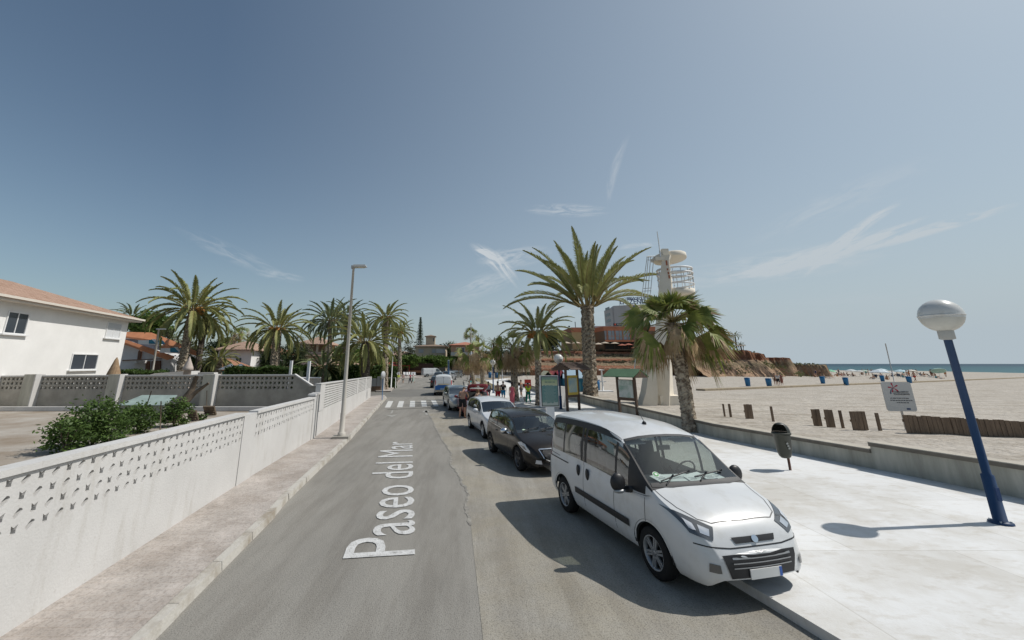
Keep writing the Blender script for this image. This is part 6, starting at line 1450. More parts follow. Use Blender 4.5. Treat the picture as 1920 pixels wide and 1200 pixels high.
# ---- silver car
P_silver = carpaint('silver_paint', (.36, .37, .35), .5, .35)
sa = g(838, 769)
sc_ = Car('parked_saloon', 'silver car parked in front of the red hatchback, beside the crosswalk', 'car', (sa.x-.55, sa.y+3.5, 0), .17, wp, 'cars parked along the promenade'); sc_.make(P_silver)
sc_.wheels(M_rim, .2, 7); arches(sc_)
for sd, v in ((-1, 'R'), (1, 'L')): sc_.seams(v, [[(1.66, .34), (1.66, .9)]], .012); sc_.patch('headlight', v, [(3.95, .74), (4.15, .78), (4.38, .68), (4.40, .58), (4.15, .62)], M_lamp, .008, 3); sc_.mirror(2.88, .95, P_silver, sd)
sc_.patch('grille', 'F', [(-.38, .56), (.38, .56), (.42, .66), (-.42, .66)], M_trim, .010, 3); sc_.plate('F', 0, .42)
# ---- small white van with a blue tail, seen from behind
bp_ = dict(vp); bp_['L'] = 4.4
va = g(813, 742)
wv = Car('parked_panel_van', 'white panel van with a blue and yellow lower tail seen from behind', 'van', (va.x+1.83, va.y, 0), .06+pi, bp_, 'vehicles beyond the crosswalk')
wv.sp['side'] = [(1.70, 2.62)]; wv.sp = dict(vp, side=[(1.70, 2.62), (2.68, 2.98)], pillars=[(2.62, 2.68)], blackA=False); wv.make(P_white); wv.wheels(M_rim, .19, 6)
wv.patch('blue_tail_panel', 'B', [(-.78, .52), (.78, .52), (.80, .98), (-.80, .98)], mat('tail_blue', (.02, .12, .36), .4), .012, 4)
wv.patch('yellow_stripe', 'B', [(-.80, .985), (.80, .985), (.80, 1.08), (-.80, 1.08)], mat('tail_yellow', (.42, .36, .22), .5), .012, 3)
wv.patch('bumper_panel', 'B', [(-.76, .34), (.76, .34), (.78, .51), (-.78, .51)], mat('tan_bumper', (.38, .32, .22), .5), .012, 3)
wv.patch('blue_lettering_patch', 'B', [(-.25, .56), (.30, .56), (.30, .66), (-.25, .66)], mat('tail_pale', (.30, .40, .45), .5), .016, 2)
wv.strip('panel_seam', 'B', [(0, 1.1), (0, 1.62)], .02, M_trim, .004); wv.strip('panel_seam', 'B', [(-.66, 1.1), (-.6, 1.6), (.6, 1.6), (.66, 1.1)], .014, M_trim, .004)
wv.strip('wiper', 'B', [(-.08, 1.66), (.08, 1.66)], .03, M_trim, .01)
for sd in (-1, 1): wv.patch('tail_light', 'B', [(sd*.72, 1.0), (sd*.80, 1.0), (sd*.78, 1.4), (sd*.72, 1.4)], M_red, .016, 2); wv.mirror(3.06, 1.1, M_trim, sd)
# ---- further cars: simple bodies reused
P_dk = carpaint('dark_grey_paint', (.03, .034, .04)); P_gr = carpaint('mid_grey_paint', (.17, .18, .18), .4)
def farcar(label, u, v, th, sp, paint, group, px=None, name='parked_car', cat='car', dx=0):
    a = g(u, v); c = Car(name, label, cat, (a.x+dx, a.y, 0), th, dict(sp, step=.12), group); c.make(paint); c.wheels(M_rim, .2, 5)
    for sd in (-1, 1):
        c.patch('tail_light', 'B', [(sd*.56, .70), (sd*.70, .70), (sd*.68, .90), (sd*.56, .90)], M_red, .016, 1); c.patch('headlight', 'F', [(sd*.36, .60), (sd*.56, .60), (sd*.56, .70), (sd*.36, .68)], M_lamp, .014, 1)
        c.mirror(2.6, .92, paint, sd)
    c.plate('B', 0, .55); c.plate('F', 0, .42); return c
fgp = 'vehicles beyond the crosswalk'
farcar('dark car parked directly ahead of the blue tailed van', 806, 728, .05+pi, hp, P_dk, fgp, dx=1.74)
suv = dict(wp, top=[(0, .95), (.03, 1.2), (.15, 1.45), (.45, 1.62), (.8, 1.66), (1.6, 1.68), (2.2, 1.64), (2.5, 1.56), (2.6, 1.52), (3.4, 1.14), (3.55, 1.1), (4.0, 1.02), (4.3, .9), (4.44, .74), (4.5, .6)], belt=[(0, .92), (.3, 1.08), (1.5, 1.06), (2.8, 1.03), (3.4, 1.05), (3.55, 1.02), (4.0, .94), (4.3, .8), (4.5, .55)], R=.35)
farcar('grey off-road car with dark rear glass showing above the blue tailed van', 811, 718, -.05+pi, suv, P_gr, fgp, dx=1.76)
farcar('silver grey people carrier behind the off-road car', 826, 714, -.25+pi, suv, carpaint('pale_grey_paint', (.3, .31, .32), .4), fgp, dx=1.8)
farcar('green tinted grey car at the bend before the blue sign post', 836, 709, -.45+pi, wp, P_gr, fgp, dx=1.7)
pg2 = 'cars in the far car park'
for i, (u, v, th, p_, lab) in enumerate(((848, 706, -.9+pi, P_dk, 'black car first in the far angled row right of the blue post'), (858, 703.5, -.95+pi, P_dk, 'black car second in the far angled row'), (866, 701.5, -1.0+pi, carpaint('navy_paint', (.03, .045, .08)), 'navy car third in the far angled row'), (873, 700, -1.05+pi, P_dk, 'black car near the slim white pole'), (881, 698.5, -1.1+pi, P_gr, 'grey car at the right end of the far row'), (837, 700.5, -.6+pi, P_gr, 'grey green car roof above the off-road cars'))):
    farcar(lab, u, v, th, wp if i % 2 else hp, p_, pg2)
# white delivery van crossing, seen from the side
a = g(786, 707)
dv = dict(L=4.9, W=1.9, R=.33, axles=(.95, 3.95), tumble=.12, step=.09,
    top=[(0, 1.1), (.02, 1.6), (.08, 1.9), (.3, 1.95), (3.2, 1.95), (3.5, 1.88), (4.2, 1.3), (4.35, 1.22), (4.7, 1.05), (4.85, .85), (4.9, .65)], belt=[(0, 1.05), (.15, 1.15), (3.5, 1.12), (4.2, 1.15), (4.35, 1.1), (4.7, .95), (4.9, .6)],
    bot=[(0, .4), (.15, .3), (4.7, .3), (4.9, .4)], w=[(0, 1.7), (.1, 1.88), (.5, 1.9), (4.0, 1.9), (4.5, 1.8), (4.9, 1.3)], crown=[(0, .03), (.2, .08), (3.2, .09), (3.5, .06), (4.2, .05), (4.9, .05)],
    side=[(3.05, 3.95)], ws=(3.5, 4.2), cab=(.5, 2, 1))
dvn = Car('delivery_van', 'clean white delivery van standing across the junction below the green trees', 'van', (a.x+.9, a.y, 0), radians(112), dv); dvn.make(P_white); dvn.wheels(M_rim, .2, 5)
dvn.patch('rear_glass', 'B', [(-.7, 1.35), (.7, 1.35), (.62, 1.75), (-.62, 1.75)], mat('dull_window', (.35, .36, .37)), .01, 2); dvn.strip('panel_seam', 'R', [(2.1, .4), (2.1, 1.8)], .03, M_trim); dvn.strip('panel_seam', 'R', [(2.98, .4), (2.98, 1.8)], .03, M_trim)
for sd in (-1, 1): dvn.patch('tail_light', 'B', [(sd*.78, .9), (sd*.86, .9), (sd*.84, 1.3), (sd*.78, 1.3)], M_red, .01, 1)
# motorbike between the far cars and the promenade
def two_wheeler(label, pos, rz, motor, name, cat):
    r = thing(name, label, cat, pos, rz); R = .31 if motor else .34; wb = 1.3 if motor else 1.05
    for x in (0, wb):
        m = MB(); k = 24; m.tube([(x+R*.9*cos(2*pi*i/k), 0, R+R*.9*sin(2*pi*i/k)) for i in range(k+1)], .06 if motor else .022, 6, cap=False); w = m.build('wheel', M_tyre, r)
        m = MB()
        for i in range(10): a = 2*pi*i/10; m.tube([(x, 0, R), (x+R*.88*cos(a), 0, R+R*.88*sin(a))], .01 if motor else .006, 4)
        m.build('spokes', M_rim, w)
    m = MB()
    if motor: m.tube([(0, 0, R), (.35, 0, .55), (.9, 0, .78), (wb-.1, 0, .7), (wb, 0, R)], [.05, .16, .15, .07, .04], 8); m.build('frame', M_dk_() , r); m = MB(); m.box((.3, 0, .80), (.7, .26, .12)); m.build('saddle', M_black, r)
    else: m.tube([(0, 0, R), (.42, 0, .36), (.32, 0, .88)], .02, 6); m.tube([(.42, 0, .36), (.88, 0, .78), (.36, 0, .76)], .02, 6); m.tube([(0, 0, R), (.36, 0, .76)], .014, 6); m.tube([(wb, 0, R), (.86, 0, .9)], .018, 6); m.build('frame', M_black, r); m = MB(); m.box((.3, 0, .91), (.25, .12, .05)); m.build('saddle', M_black, r)
    m = MB(); x = wb-.22; m.tube([(x, -.28, 1.0 if motor else .98), (x+.04, 0, .96), (x, .28, 1.0 if motor else .98)], .018, 6); m.build('handlebar', M_black, r)
    return r
def M_dk_(): return P_dk
two_wheeler('dark motorbike parked on the pavement before the angled cars', g(845, 712, .12), 1.0, True, 'motorbike', 'motorbike')
two_wheeler('black bicycle leaning beside the seated person in turquoise', g(872, 722, .12), .25, False, 'bicycle', 'bicycle')
# ================================================================ PEOPLE
SK = [mat('skin_tan', (.42, .24, .16), .6), mat('skin_pale', (.55, .36, .26), .6), mat('skin_brown', (.30, .16, .10), .6)]
M_hair = mat('dark_hair', (.035, .022, .016), .7); M_hairb = mat('brown_hair', (.16, .08, .04), .7); M_hairg = mat('short_hair', (.12, .09, .07), .8)
def skinmesh(name, verts, edges, radii, root, m_, sub=1, parent=None):
    me = bpy.data.meshes.new(name); me.from_pydata([tuple(v) for v in verts], edges, [])
    o = bpy.data.objects.new(name, me); COL.objects.link(o)
    sm = o.modifiers.new('s', 'SKIN'); sm.use_smooth_shade = True
    for i, r in enumerate(radii): me.skin_vertices[0].data[i].radius = r if isinstance(r, tuple) else (r, r)
    me.skin_vertices[0].data[root].use_root = True
    ss = o.modifiers.new('u', 'SUBSURF'); ss.levels = sub; ss.render_levels = sub
    bpy.context.view_layer.update(); nm = bpy.data.meshes.new_from_object(o.evaluated_get(bpy.context.evaluated_depsgraph_get()))
    bpy.data.objects.remove(o); bpy.data.meshes.remove(me)
    nm.materials.clear(); nm.materials.append(m_); nm.name = name
    for p in nm.polygons: p.use_smooth = True
    o = bpy.data.objects.new(name, nm); COL.objects.link(o); o.parent = parent; return o
def person(label, pos, rz, h=1.72, pose='walk', skin=0, top=None, bottom=None, shoes=None, hair=M_hair, group=None, fem=False, st=.45, fingers=True, dress=None, hairlen=.0, hat=None):
    """figure facing +y before rz is applied"""
    k = h/1.72; V = Vector; r = thing('person', label, 'person', pos, rz, group); skm = SK[skin]
    pel = V((0, 0, .93)); ch = V((0, .0, 1.30)); nk = V((0, .01, 1.46)); hd = V((0, .03, 1.60)); 
    hipx = .095; shx = .185 if not fem else .165
    L = {}
    if pose in ('walk', 'stand'):
        s = st if pose == 'walk' else .04
        for sd, ph in ((-1, 1), (1, -1)):
            y = ph*s/2; kn = V((sd*.10, y*.5+.05*(ph < 0)+(.06 if pose == 'walk' else .015), .50)); an = V((sd*.09, y-.02, .09+(.07 if ph < 0 and pose == 'walk' else 0)))
            L[sd] = (V((sd*hipx, 0, .90)), kn, an, an+V((0, .15, -.05 if not (ph < 0 and pose == 'walk') else -.08)))
            e = V((sd*(shx+.06), -y*.35-.03, 1.14)); w = V((sd*(shx+.07), -y*.8+.05, .90))
            L[sd*2] = (V((sd*shx, 0, 1.39)), e, w)
    elif pose == 'bend':
        ch = V((0, .14, 1.24)); nk = V((0, .24, 1.37)); hd = V((0, .33, 1.47))
        for sd in (-1, 1):
            L[sd] = (V((sd*hipx, 0, .90)), V((sd*.12, .02, .50)), V((sd*.13, -.03+sd*.05, .09)), V((sd*.14, .12+sd*.05, .04)))
            L[sd*2] = (V((sd*shx, .19, 1.33)), V((sd*.27, .25, 1.10)), V((sd*.17, .45, 1.02)))
    elif pose == 'sit':
        pel = V((0, 0, .48)); ch = V((0, .02, .86)); nk = V((0, .04, 1.02)); hd = V((0, .07, 1.16))
        for sd in (-1, 1):
            L[sd] = (V((sd*hipx, .02, .48)), V((sd*.12, .42, .50)), V((sd*.11, .44, .09)), V((sd*.11, .60, .04)))
            L[sd*2] = (V((sd*shx, .02, .95)), V((sd*.24, .12, .72)), V((sd*.15, .32, .58)))
    elif pose == 'ground':
        pel = V((0, 0, .14)); ch = V((0, -.08, .52)); nk = V((0, -.06, .68)); hd = V((0, -.02, .81))
        for sd in (-1, 1):
            L[sd] = (V((sd*hipx, .02, .14)), V((sd*.13, .40, .42)), V((sd*.11, .66, .08)), V((sd*.11, .80, .04)))
            L[sd*2] = (V((sd*shx, -.08, .61)), V((sd*.26, -.22, .36)), V((sd*.24, -.30, .09)))
    elif pose == 'lie':
        pel = V((0, 0, .13)); ch = V((0, -.38, .14)); nk = V((0, -.54, .15)); hd = V((0, -.68, .14))
        for sd in (-1, 1):
            L[sd] = (V((sd*hipx, .02, .12)), V((sd*.11, .44, .16)), V((sd*.10, .84, .07)), V((sd*.13, .90, .15)))
            L[sd*2] = (V((sd*shx, -.46, .13)), V((sd*.30, -.25, .08)), V((sd*.24, .02, .07)))
    vs = [pel, pel.lerp(ch, .45), ch, nk, hd, hd+(hd-nk).normalized()*.085]; ed = [(0, 1), (1, 2), (2, 3), (3, 4), (4, 5)]
    wv = .86 if fem else 1
    ra = [(.145, .105), (.125*wv, .09), (.165*wv, .11), (.058, .058), (.082, .098), (.062, .072)]
    for sd in (-1, 1):
        b = len(vs); hp_, kn, an, to = L[sd]; vs += [hp_, hp_.lerp(kn, .5), kn, kn.lerp(an, .35), an, to]; ed += [(0, b), (b, b+1), (b+1, b+2), (b+2, b+3), (b+3, b+4), (b+4, b+5)]; ra += [.088, .078, .056, .056, .036, (.042, .022)]
        b = len(vs); s_, e, w = L[sd*2]; d = (w-e).normalized(); pm_ = w+d*.06; vs += [s_, s_.lerp(e, .5), e, w, pm_]; ed += [(2, b), (b, b+1), (b+1, b+2), (b+2, b+3), (b+3, b+4)]; ra += [.056, .047, .038, .027, (.036, .018)]
        if fingers:
            sx = V((0, 1, 0)) if abs(d.y) < .8 else V((1, 0, 0)); sx = (sx-d*sx.dot(d)).normalized(); q = len(vs)-1; cu = V((-sd*.35, 0, 0))
            for i, (o, ln) in enumerate(((-.026, .062), (-.009, .072), (.009, .068), (.026, .052))):
                b = len(vs); p = pm_+sx*o+d*.02; vs += [p, p+d*ln*.55, p+(d+cu).normalized()*ln]; ed += [(q, b), (b, b+1), (b+1, b+2)]; ra += [.0105, .009, .0075]
            b = len(vs); p = w+d*.03+sx*.03; vs += [p, p+(d+sx*.8).normalized()*.05]; ed += [(q, b), (b, b+1)]; ra += [.012, .009]
    sc = lambda L_: [v*k for v in L_]
    body = skinmesh('body', sc(vs), ed, [(a[0]*k, a[1]*k) if isinstance(a, tuple) else a*k for a in ra], 0, skm, 1, r)
    f = (hd-nk).normalized(); fy = V((0, 1, 0)) if pose != 'lie' else V((0, 0, 1)); fc = hd+f*.03
    m = MB(); m.ball((fc+fy*.10-f*.01)*k, (.014*k, .02*k, .022*k), 6, 5); 
    for sd in (-1, 1): m.ball((fc+V((sd*.082, 0, 0))-f*.005)*k, (.012*k, .02*k, .03*k), 6, 5)
    m.build('face_features', skm, body)
    m = MB(); [m.ball((fc+fy*.088+V((sd*.032, 0, 0))+f*.02)*k, .010*k, 6, 4) for sd in (-1, 1)]; m.build('eyes', M_hair, body)
    # hair: cap over the back and top of the skull
    m = MB(); c = fc-fy*.018+f*.028; m.ball(c*k, (.092*k, .100*k, .088*k), 12, 8)
    if hairlen: m.ball((c-fy*.055-f*hairlen*.5)*k, (.085*k, .05*k, (.07+hairlen*.5)*k), 10, 8)
    m.build('hair', hair, r)
    if hat: m = MB(); m.ball((c+f*.05)*k, (.10*k, .11*k, .06*k), 12, 6); m.lathe([(.1*k, 0), (.17*k, -.01)], (c+f*.03)*k, 16); m.build('hat', hat, r)
    def cloth(name, VV, EE, RR, m_): return skinmesh(name, sc(VV), EE, [(a[0]*k, a[1]*k) if isinstance(a, tuple) else a*k for a in RR], 0, m_, 1, r)
    if top:
        sl = top[1]; VV = [pel+V((0, 0, .04)) if pose != 'lie' else pel, pel.lerp(ch, .45), ch, ch.lerp(nk, .72)]; EE = [(0, 1), (1, 2), (2, 3)]; RR = [(.168, .128), (.150*wv, .112), (.185*wv, .128), (.085, .072)]
        if sl:
            for sd in (-1, 1): b = len(VV); s_, e, w = L[sd*2]; VV += [s_, s_.lerp(e, .8) if sl == 1 else e]; EE += [(2, b), (b, b+1)]; RR += [.075, .066]
            if sl == 2:
                for sd, b in ((-1, 5), (1, 7)): e, w = L[sd*2][1:]; VV.append(w); EE.append((b, len(VV)-1)); RR.append(.045)
        cloth('shirt', VV, EE, RR, top[0])
    if bottom:
        ln = bottom[1]; VV = [pel+V((0, 0, .03)) if pose not in ('lie',) else pel+V((0, -.03, 0)), ]; EE = []; RR = [(.165, .125)]
        for sd in (-1, 1):
            hp_, kn, an, to = L[sd]; b = len(VV); VV += [hp_, hp_.lerp(kn, .5)]; EE += [(0, b), (b, b+1)]; RR += [.108, .104]
            if ln >= .9: VV.append(hp_.lerp(kn, .92)); EE.append((b+1, b+2)); RR.append(.092)
            if ln >= 2: VV += [kn.lerp(an, .5), an+V((0, 0, .03))]; EE += [(b+2, b+3), (b+3, b+4)]; RR += [.078, .07]
        cloth('shorts' if ln < 2 else 'trousers', VV, EE, RR, bottom[0])
    if dress:
        m = MB(); n = 20; prof = [(1.40, .12, .08), (1.34, .155, .105), (1.22, .155, .12), (1.08, .135, .105), (.95, .175, .135), (.75, .185, .16), (.5, .17, .17), (.34, .165, .18)]
        vs_ = [(a*cos(2*pi*j/n)*k*(1+.05*(j % 2)*(z < .9)), (b*sin(2*pi*j/n)+(.04 if z < .6 else 0))*k, z*k) for z, a, b in prof for j in range(n)]
        m.add(vs_, [(i*n+j, (i+1)*n+j, (i+1)*n+(j+1) % n, i*n+(j+1) % n) for i in range(len(prof)-1) for j in range(n)], True); m.build('dress', dress, r)
    if shoes:
        for sd in (-1, 1):
            an, to = L[sd][2:]; c = an.lerp(to, .55)-V((0, 0, .012)); m = MB(); m.ball(c*k, (.046*k, .125*k, .042*k), 10, 6); m.build('shoe', shoes, r)
    return r
def C_(n, c): return mat(n, c, .85, var=.15, vscale=6)
pg_ = 'people on the promenade'
def stand(label, u, vf, vh, rz, z=.12, **kw):
    b = g(u, vf, z); h = min(1.9, max(1.45, atY(u, vh, b.y).z-z)); return person(label, b, rz, h, **kw)
stand('person in a long pink dress walking away along the promenade', 961, 764, 717, .1, dress=C_('pink_cloth', (.52, .12, .15)), skin=0, fem=True, st=.35, group=pg_, hairlen=.12)
stand('bare chested person in red shorts walking away', 934, 758, 715, .15, bottom=(C_('red_cloth', (.55, .02, .025)), .95), skin=0, hair=M_hairg, st=.3, group=pg_)
stand('person in a black t-shirt and bright blue shorts with short dark hair', 944, 753.5, 715, -.1, top=(C_('black_cloth', (.02, .02, .022)), 1), bottom=(C_('sky_blue_cloth', (.03, .32, .55)), .95), skin=1, st=.5, group=pg_)
w_ = stand('person in a white t-shirt carrying bags, leftmost of the walkers', 916, 752, 719, .1, top=(C_('white_cloth', (.62, .62, .62)), 1), bottom=(C_('plum_cloth', (.18, .05, .08)), .6), skin=2, fem=True, st=.2, group=pg_)
b = g(911, 752, .12); m = MB(); m.box((0, 0, .22), (.34, .16, .36), .2); m.tube([(-.1, 0, .38), (-.05, 0, .62), (.05, 0, .62), (.1, 0, .38)], .012, 5); bg_ = m.build('beach_bag', C_('grey_bag', (.22, .24, .27)), None, loc=(b.x, b.y, .22)); tag(bg_, 'grey beach bag held by the person in the white t-shirt', 'bag')
stand('street worker in a yellow vest and green trousers carrying a bucket', 991, 757, 718.5, .25, top=(C_('hi_vis_yellow', (.55, .75, .06)), 1), bottom=(C_('green_trousers', (.0, .20, .13)), 2), skin=2, shoes=C_('white_shoe', (.6, .6, .6)), st=.45, group=pg_)
b = g(985, 752, .12); m = MB((b.x, b.y, .12)); m.lathe([(0, .02), (.12, .02), (.16, .32), (.145, .32), (.11, .05), (0, .05)], (b.x, b.y, .12), 14); tag(m.build('bucket', C_('white_bucket', (.55, .5, .45))), 'pale bucket carried low beside the street worker', 'bucket')
stand('person in grey leaning by the low wall between the pink dress and the worker', 978, 746, 716.5, .9, top=(C_('grey_cloth', (.28, .25, .26)), 0), bottom=(C_('taupe_cloth', (.2, .17, .16)), .9), skin=0, pose='stand', group=pg_, hair=M_hairg)
b = g(884, 722, .12); person('person in turquoise shorts and orange top seated by the bicycle', b, 2.2, 1.7, 'sit', 2, top=(C_('orange_cloth', (.5, .17, .07)), 1), bottom=(C_('turquoise_cloth', (.05, .42, .45)), .95), group=pg_)
m = MB((b.x, b.y, .12)); m.box((b.x, b.y+.1, .33), (2.2, .5, .42), .3); tag(m.build('planter_bench', M_pave), 'low pale planter bench under the fan palms by the bicycle', 'bench')
# the two at the red car
b = g(867, 784.5); b.z = 0
person('bare backed person in black shorts bending into the open red boot', b, -.25, 1.78, 'bend', 0, bottom=(C_('black_shorts', (.015, .015, .018)), .95), hair=M_hairg)
b2 = Vector((b.x+1.0, b.y+.25, 0)); person('brown haired person with bare shoulders leaning into the red boot', b2, .5, 1.62, 'bend', 1, top=(C_('white_cloth', (.62, .62, .62)), 0), bottom=(C_('black_shorts', (.015, .015, .018)), .9), fem=True, hair=M_hairb, hairlen=.2)
m = MB(); m.box((b.x+.45, b.y+.35, .78), (.45, .25, .22), .2); tag(m.build('bag', C_('pale_bag', (.5, .48, .55)), loc=(0, 0, 0)), 'pale bag held between the two people at the red car', 'bag')
# crossing the far road
xg = 'people crossing at the far junction'
stand('person in bright yellow crouching along the far crossing', 747, 718.5, 704, .4, z=0, top=(C_('hi_vis_yellow', (.55, .75, .06)), 1), bottom=(C_('pale_cloth', (.4, .4, .35)), .9), group=xg)
stand('thin person in pink and white just right of the yellow one', 755.5, 719.5, 703.5, .2, z=0, top=(C_('pale_pink', (.5, .35, .33)), 1), bottom=(C_('pale_cloth', (.4, .4, .35)), .9), fem=True, group=xg)
stand('person in dark red top and navy trousers crossing the road', 769, 719, 702, 1.2, z=0, top=(C_('dark_pink', (.40, .03, .10)), 1), bottom=(C_('navy_cloth', (.04, .06, .12)), 2), fem=True, group=xg)
stand('person in a pink top and pale green skirt crossing beside the navy trousers', 774.5, 719, 700, 1.2, z=0, dress=C_('pale_green', (.42, .55, .48)), top=(C_('light_pink', (.5, .25, .3)), 1), fem=True, group=xg)
# walkers on the sand
wg = 'walkers on the sand beside the boardwalk'
for (u, vf, vh, lab, kw) in ((1455, 723, 704, 'walker with bare brown back carrying a bag, left of the trio', dict(skin=2, top=None, bottom=(C_('brown_cloth', (.2, .11, .08)), .9))), (1461, 724, 701, 'walker in white shirt and black shorts in the middle of the trio', dict(top=(C_('white_cloth', (.62, .62, .62)), 1), bottom=(C_('black_shorts', (.015, .015, .018)), .9))), (1467, 722.5, 705, 'walker in rust coloured dress, right of the trio', dict(dress=C_('rust_cloth', (.28, .11, .08)), fem=True))):
    b = hit(u, vf); h = min(1.85, max(1.5, atY(u, vh, b.y).z-b.z)); person(lab, b, -.6, h, group=wg, **kw)
# ---- sunbathers and parasols near the water: a few built, then copied
bgp = 'beach goers near the water'
PR = []
cl_ = [('red', (.5, .04, .04)), ('navy', (.03, .05, .15)), ('black', (.02, .02, .02)), ('turquoise', (.05, .4, .45)), ('white', (.6, .6, .6)), ('orange', (.55, .2, .05))]
slots = [('ground', 1528, 707, 'seated beach goer in red at the foot of the rock'), ('stand', 1531, 706, 'standing beach goer in navy beside the rock'), ('stand', 1539, 706.5, 'dark standing beach goer right of the rock'), ('ground', 1545, 709, 'sunbather with orange top left of the green parasol'), ('lie', 1556, 709.5, 'sunbather lying on a red towel below the green parasol'),
    ('ground', 1570, 705, 'seated beach goer between green and white parasols'), ('ground', 1578, 704.5, 'reddish seated beach goer left of the first white parasol'), ('ground', 1583, 704.5, 'beach goer sitting close to the first white parasol'), ('ground', 1600, 705.5, 'sunbather under the first white parasol'), ('stand', 1625, 705, 'standing beach goer right of the second white parasol'),
    ('ground', 1638, 711, 'seated beach goer in a low chair left of the blue bin'), ('ground', 1664, 712, 'sunbather with knees up right of the fifth blue bin'), ('ground', 1652, 706, 'beach goer under the widest parasol'), ('ground', 1673, 706, 'beach goer sitting beyond the grey pole'), ('ground', 1683, 705, 'dark haired beach goer right of the grey pole'), ('ground', 1694, 708, 'beach goer in turquoise behind the sixth bin'),
    ('stand', 1702, 709, 'standing beach goer in black just behind the sixth bin'), ('stand', 1706, 707, 'standing beach goer in red over the sixth bin'), ('walk', 1717, 716, 'brown skinned beach goer walking right of the sixth bin'), ('lie', 1733, 706, 'sunbather lying alone between parasols'), ('stand', 1748, 706, 'standing beach goer in navy at the right'), ('ground', 1756, 709, 'seated beach goer below the tilted green parasol'), ('lie', 1764, 710, 'sunbather on a towel at the right end'), ('stand', 1774, 707, 'standing beach goer at the right end of the beach')]
for i, (ps_, u, v, lab) in enumerate(slots):
    b = hit(u, v); cn_, cc = cl_[i % 6]; key = (ps_, i % 6 if ps_ != 'lie' else 0)
    pr_ = next((p for p in PR if p[0] == key), None)
    if pr_: q = dup(pr_[1], b, random.uniform(0, 6), 1, lab, bgp)
    else: q = person(lab, b, random.uniform(0, 6), 1.7, ps_, i % 3, top=(C_('beach_'+cn_, cc), 0) if i % 2 else None, bottom=(C_('beach_'+cn_, cc), .6), group=bgp, fingers=(ps_ == 'walk'), hair=M_hair if i % 3 else M_hairb); PR.append((key, q))
rg = random.Random(33)
for i in range(22):
    u = rg.uniform(1545, 1776); b = hit(u, rg.uniform(702.5, 705.5)); dup(PR[rg.randrange(len(PR))][1], b, rg.uniform(0, 6), 1, 'tiny sunbather in the far crowd along the water line', 'far crowd along the water line')
ug = 'parasols planted in the sand'
for i, (u, v, w, vf, c, tl, lab) in enumerate(((1560, 695.5, 6.5, 705, (.25, .6, .38), .12, 'pale green parasol nearest the rock on the beach'), (1598, 695, 7.5, 706, (.62, .66, .66), 0, 'first white parasol right of the green one'), (1613, 696.5, 6, 706, (.66, .66, .64), .05, 'small white parasol in a tight pair'), (1623, 695.5, 5, 705, (.5, .6, .5), 0, 'small greenish parasol behind the tight pair'), (1651, 697, 12, 709, (.62, .68, .72), 0, 'widest white parasol above the fifth blue bin'), (1655, 694, 8, 704, (.55, .68, .72), 0, 'pale blue parasol behind the widest one'), (1691, 696, 8.5, 706, (.5, .66, .72), 0, 'light blue parasol right of the grey pole'), (1712, 695.5, 7, 706, (.66, .62, .55), .1, 'cream parasol behind the sixth bin'), (1763, 694.5, 9, 708, (.45, .66, .6), .3, 'tilted mint parasol at the right of the beach'), (1672, 699, 6, 706, (.62, .6, .58), 0, 'low beige parasol beside the grey pole'))):
    b = hit(u, vf); W_ = wd(w, b.y)*1.2; t = atY(u, v, b.y); h = t.z-b.z; r = thing('beach_parasol', lab, 'parasol', b, 0, ug)
    m = MB(); m.lathe([(0, .3*W_), (W_*.5, .2*W_), (W_, -.06*W_), (W_*.98, -.12*W_), (W_*.5, .12*W_), (0, .2*W_)], (0, 0, 0), 8, smooth=False); cn_ = m.build('canopy', C_('parasol_cloth_%d' % i, c), r, loc=(0, 0, h)); cn_.rotation_euler = (tl, tl, i)
    MB().tube([(0, 0, 0), (0, 0, h+.1)], .03, 6).build('pole', M_frame, r)
for i, (u, v, lab) in enumerate(((1641, 710.5, 'dark deck chair left of the fifth blue bin'), (1687, 708, 'dark deck chair behind the beach sign'), (1728, 705.5, 'blue deck chair standing alone by the water'), (1745, 708, 'deck chair below the standing navy figure'))):
    b = hit(u, v); r = thing('deck_chair', lab, 'deck chair', b, i*.7+2, 'deck chairs on the beach'); m = MB(); m.slab([(-.3, -.1, .25), (.3, -.1, .25), (.3, .5, .35), (-.3, .5, .35)], (0, 0, .03)); m.build('seat', C_('deck_dark', (.04, .06, .09)), r)
    m = MB(); m.slab([(-.3, -.1, .27), (.3, -.1, .27), (.3, -.45, .85), (-.3, -.45, .85)], (0, .03, .01)); m.build('backrest', C_('deck_dark', (.04, .06, .09)), r); m = MB()
    for x in (-.3, .3): m.tube([(x, -.4, 0), (x, .5, .4)], .015, 5); m.tube([(x, .45, 0), (x, -.1, .3)], .015, 5)
    m.build('frame', M_frame, r)
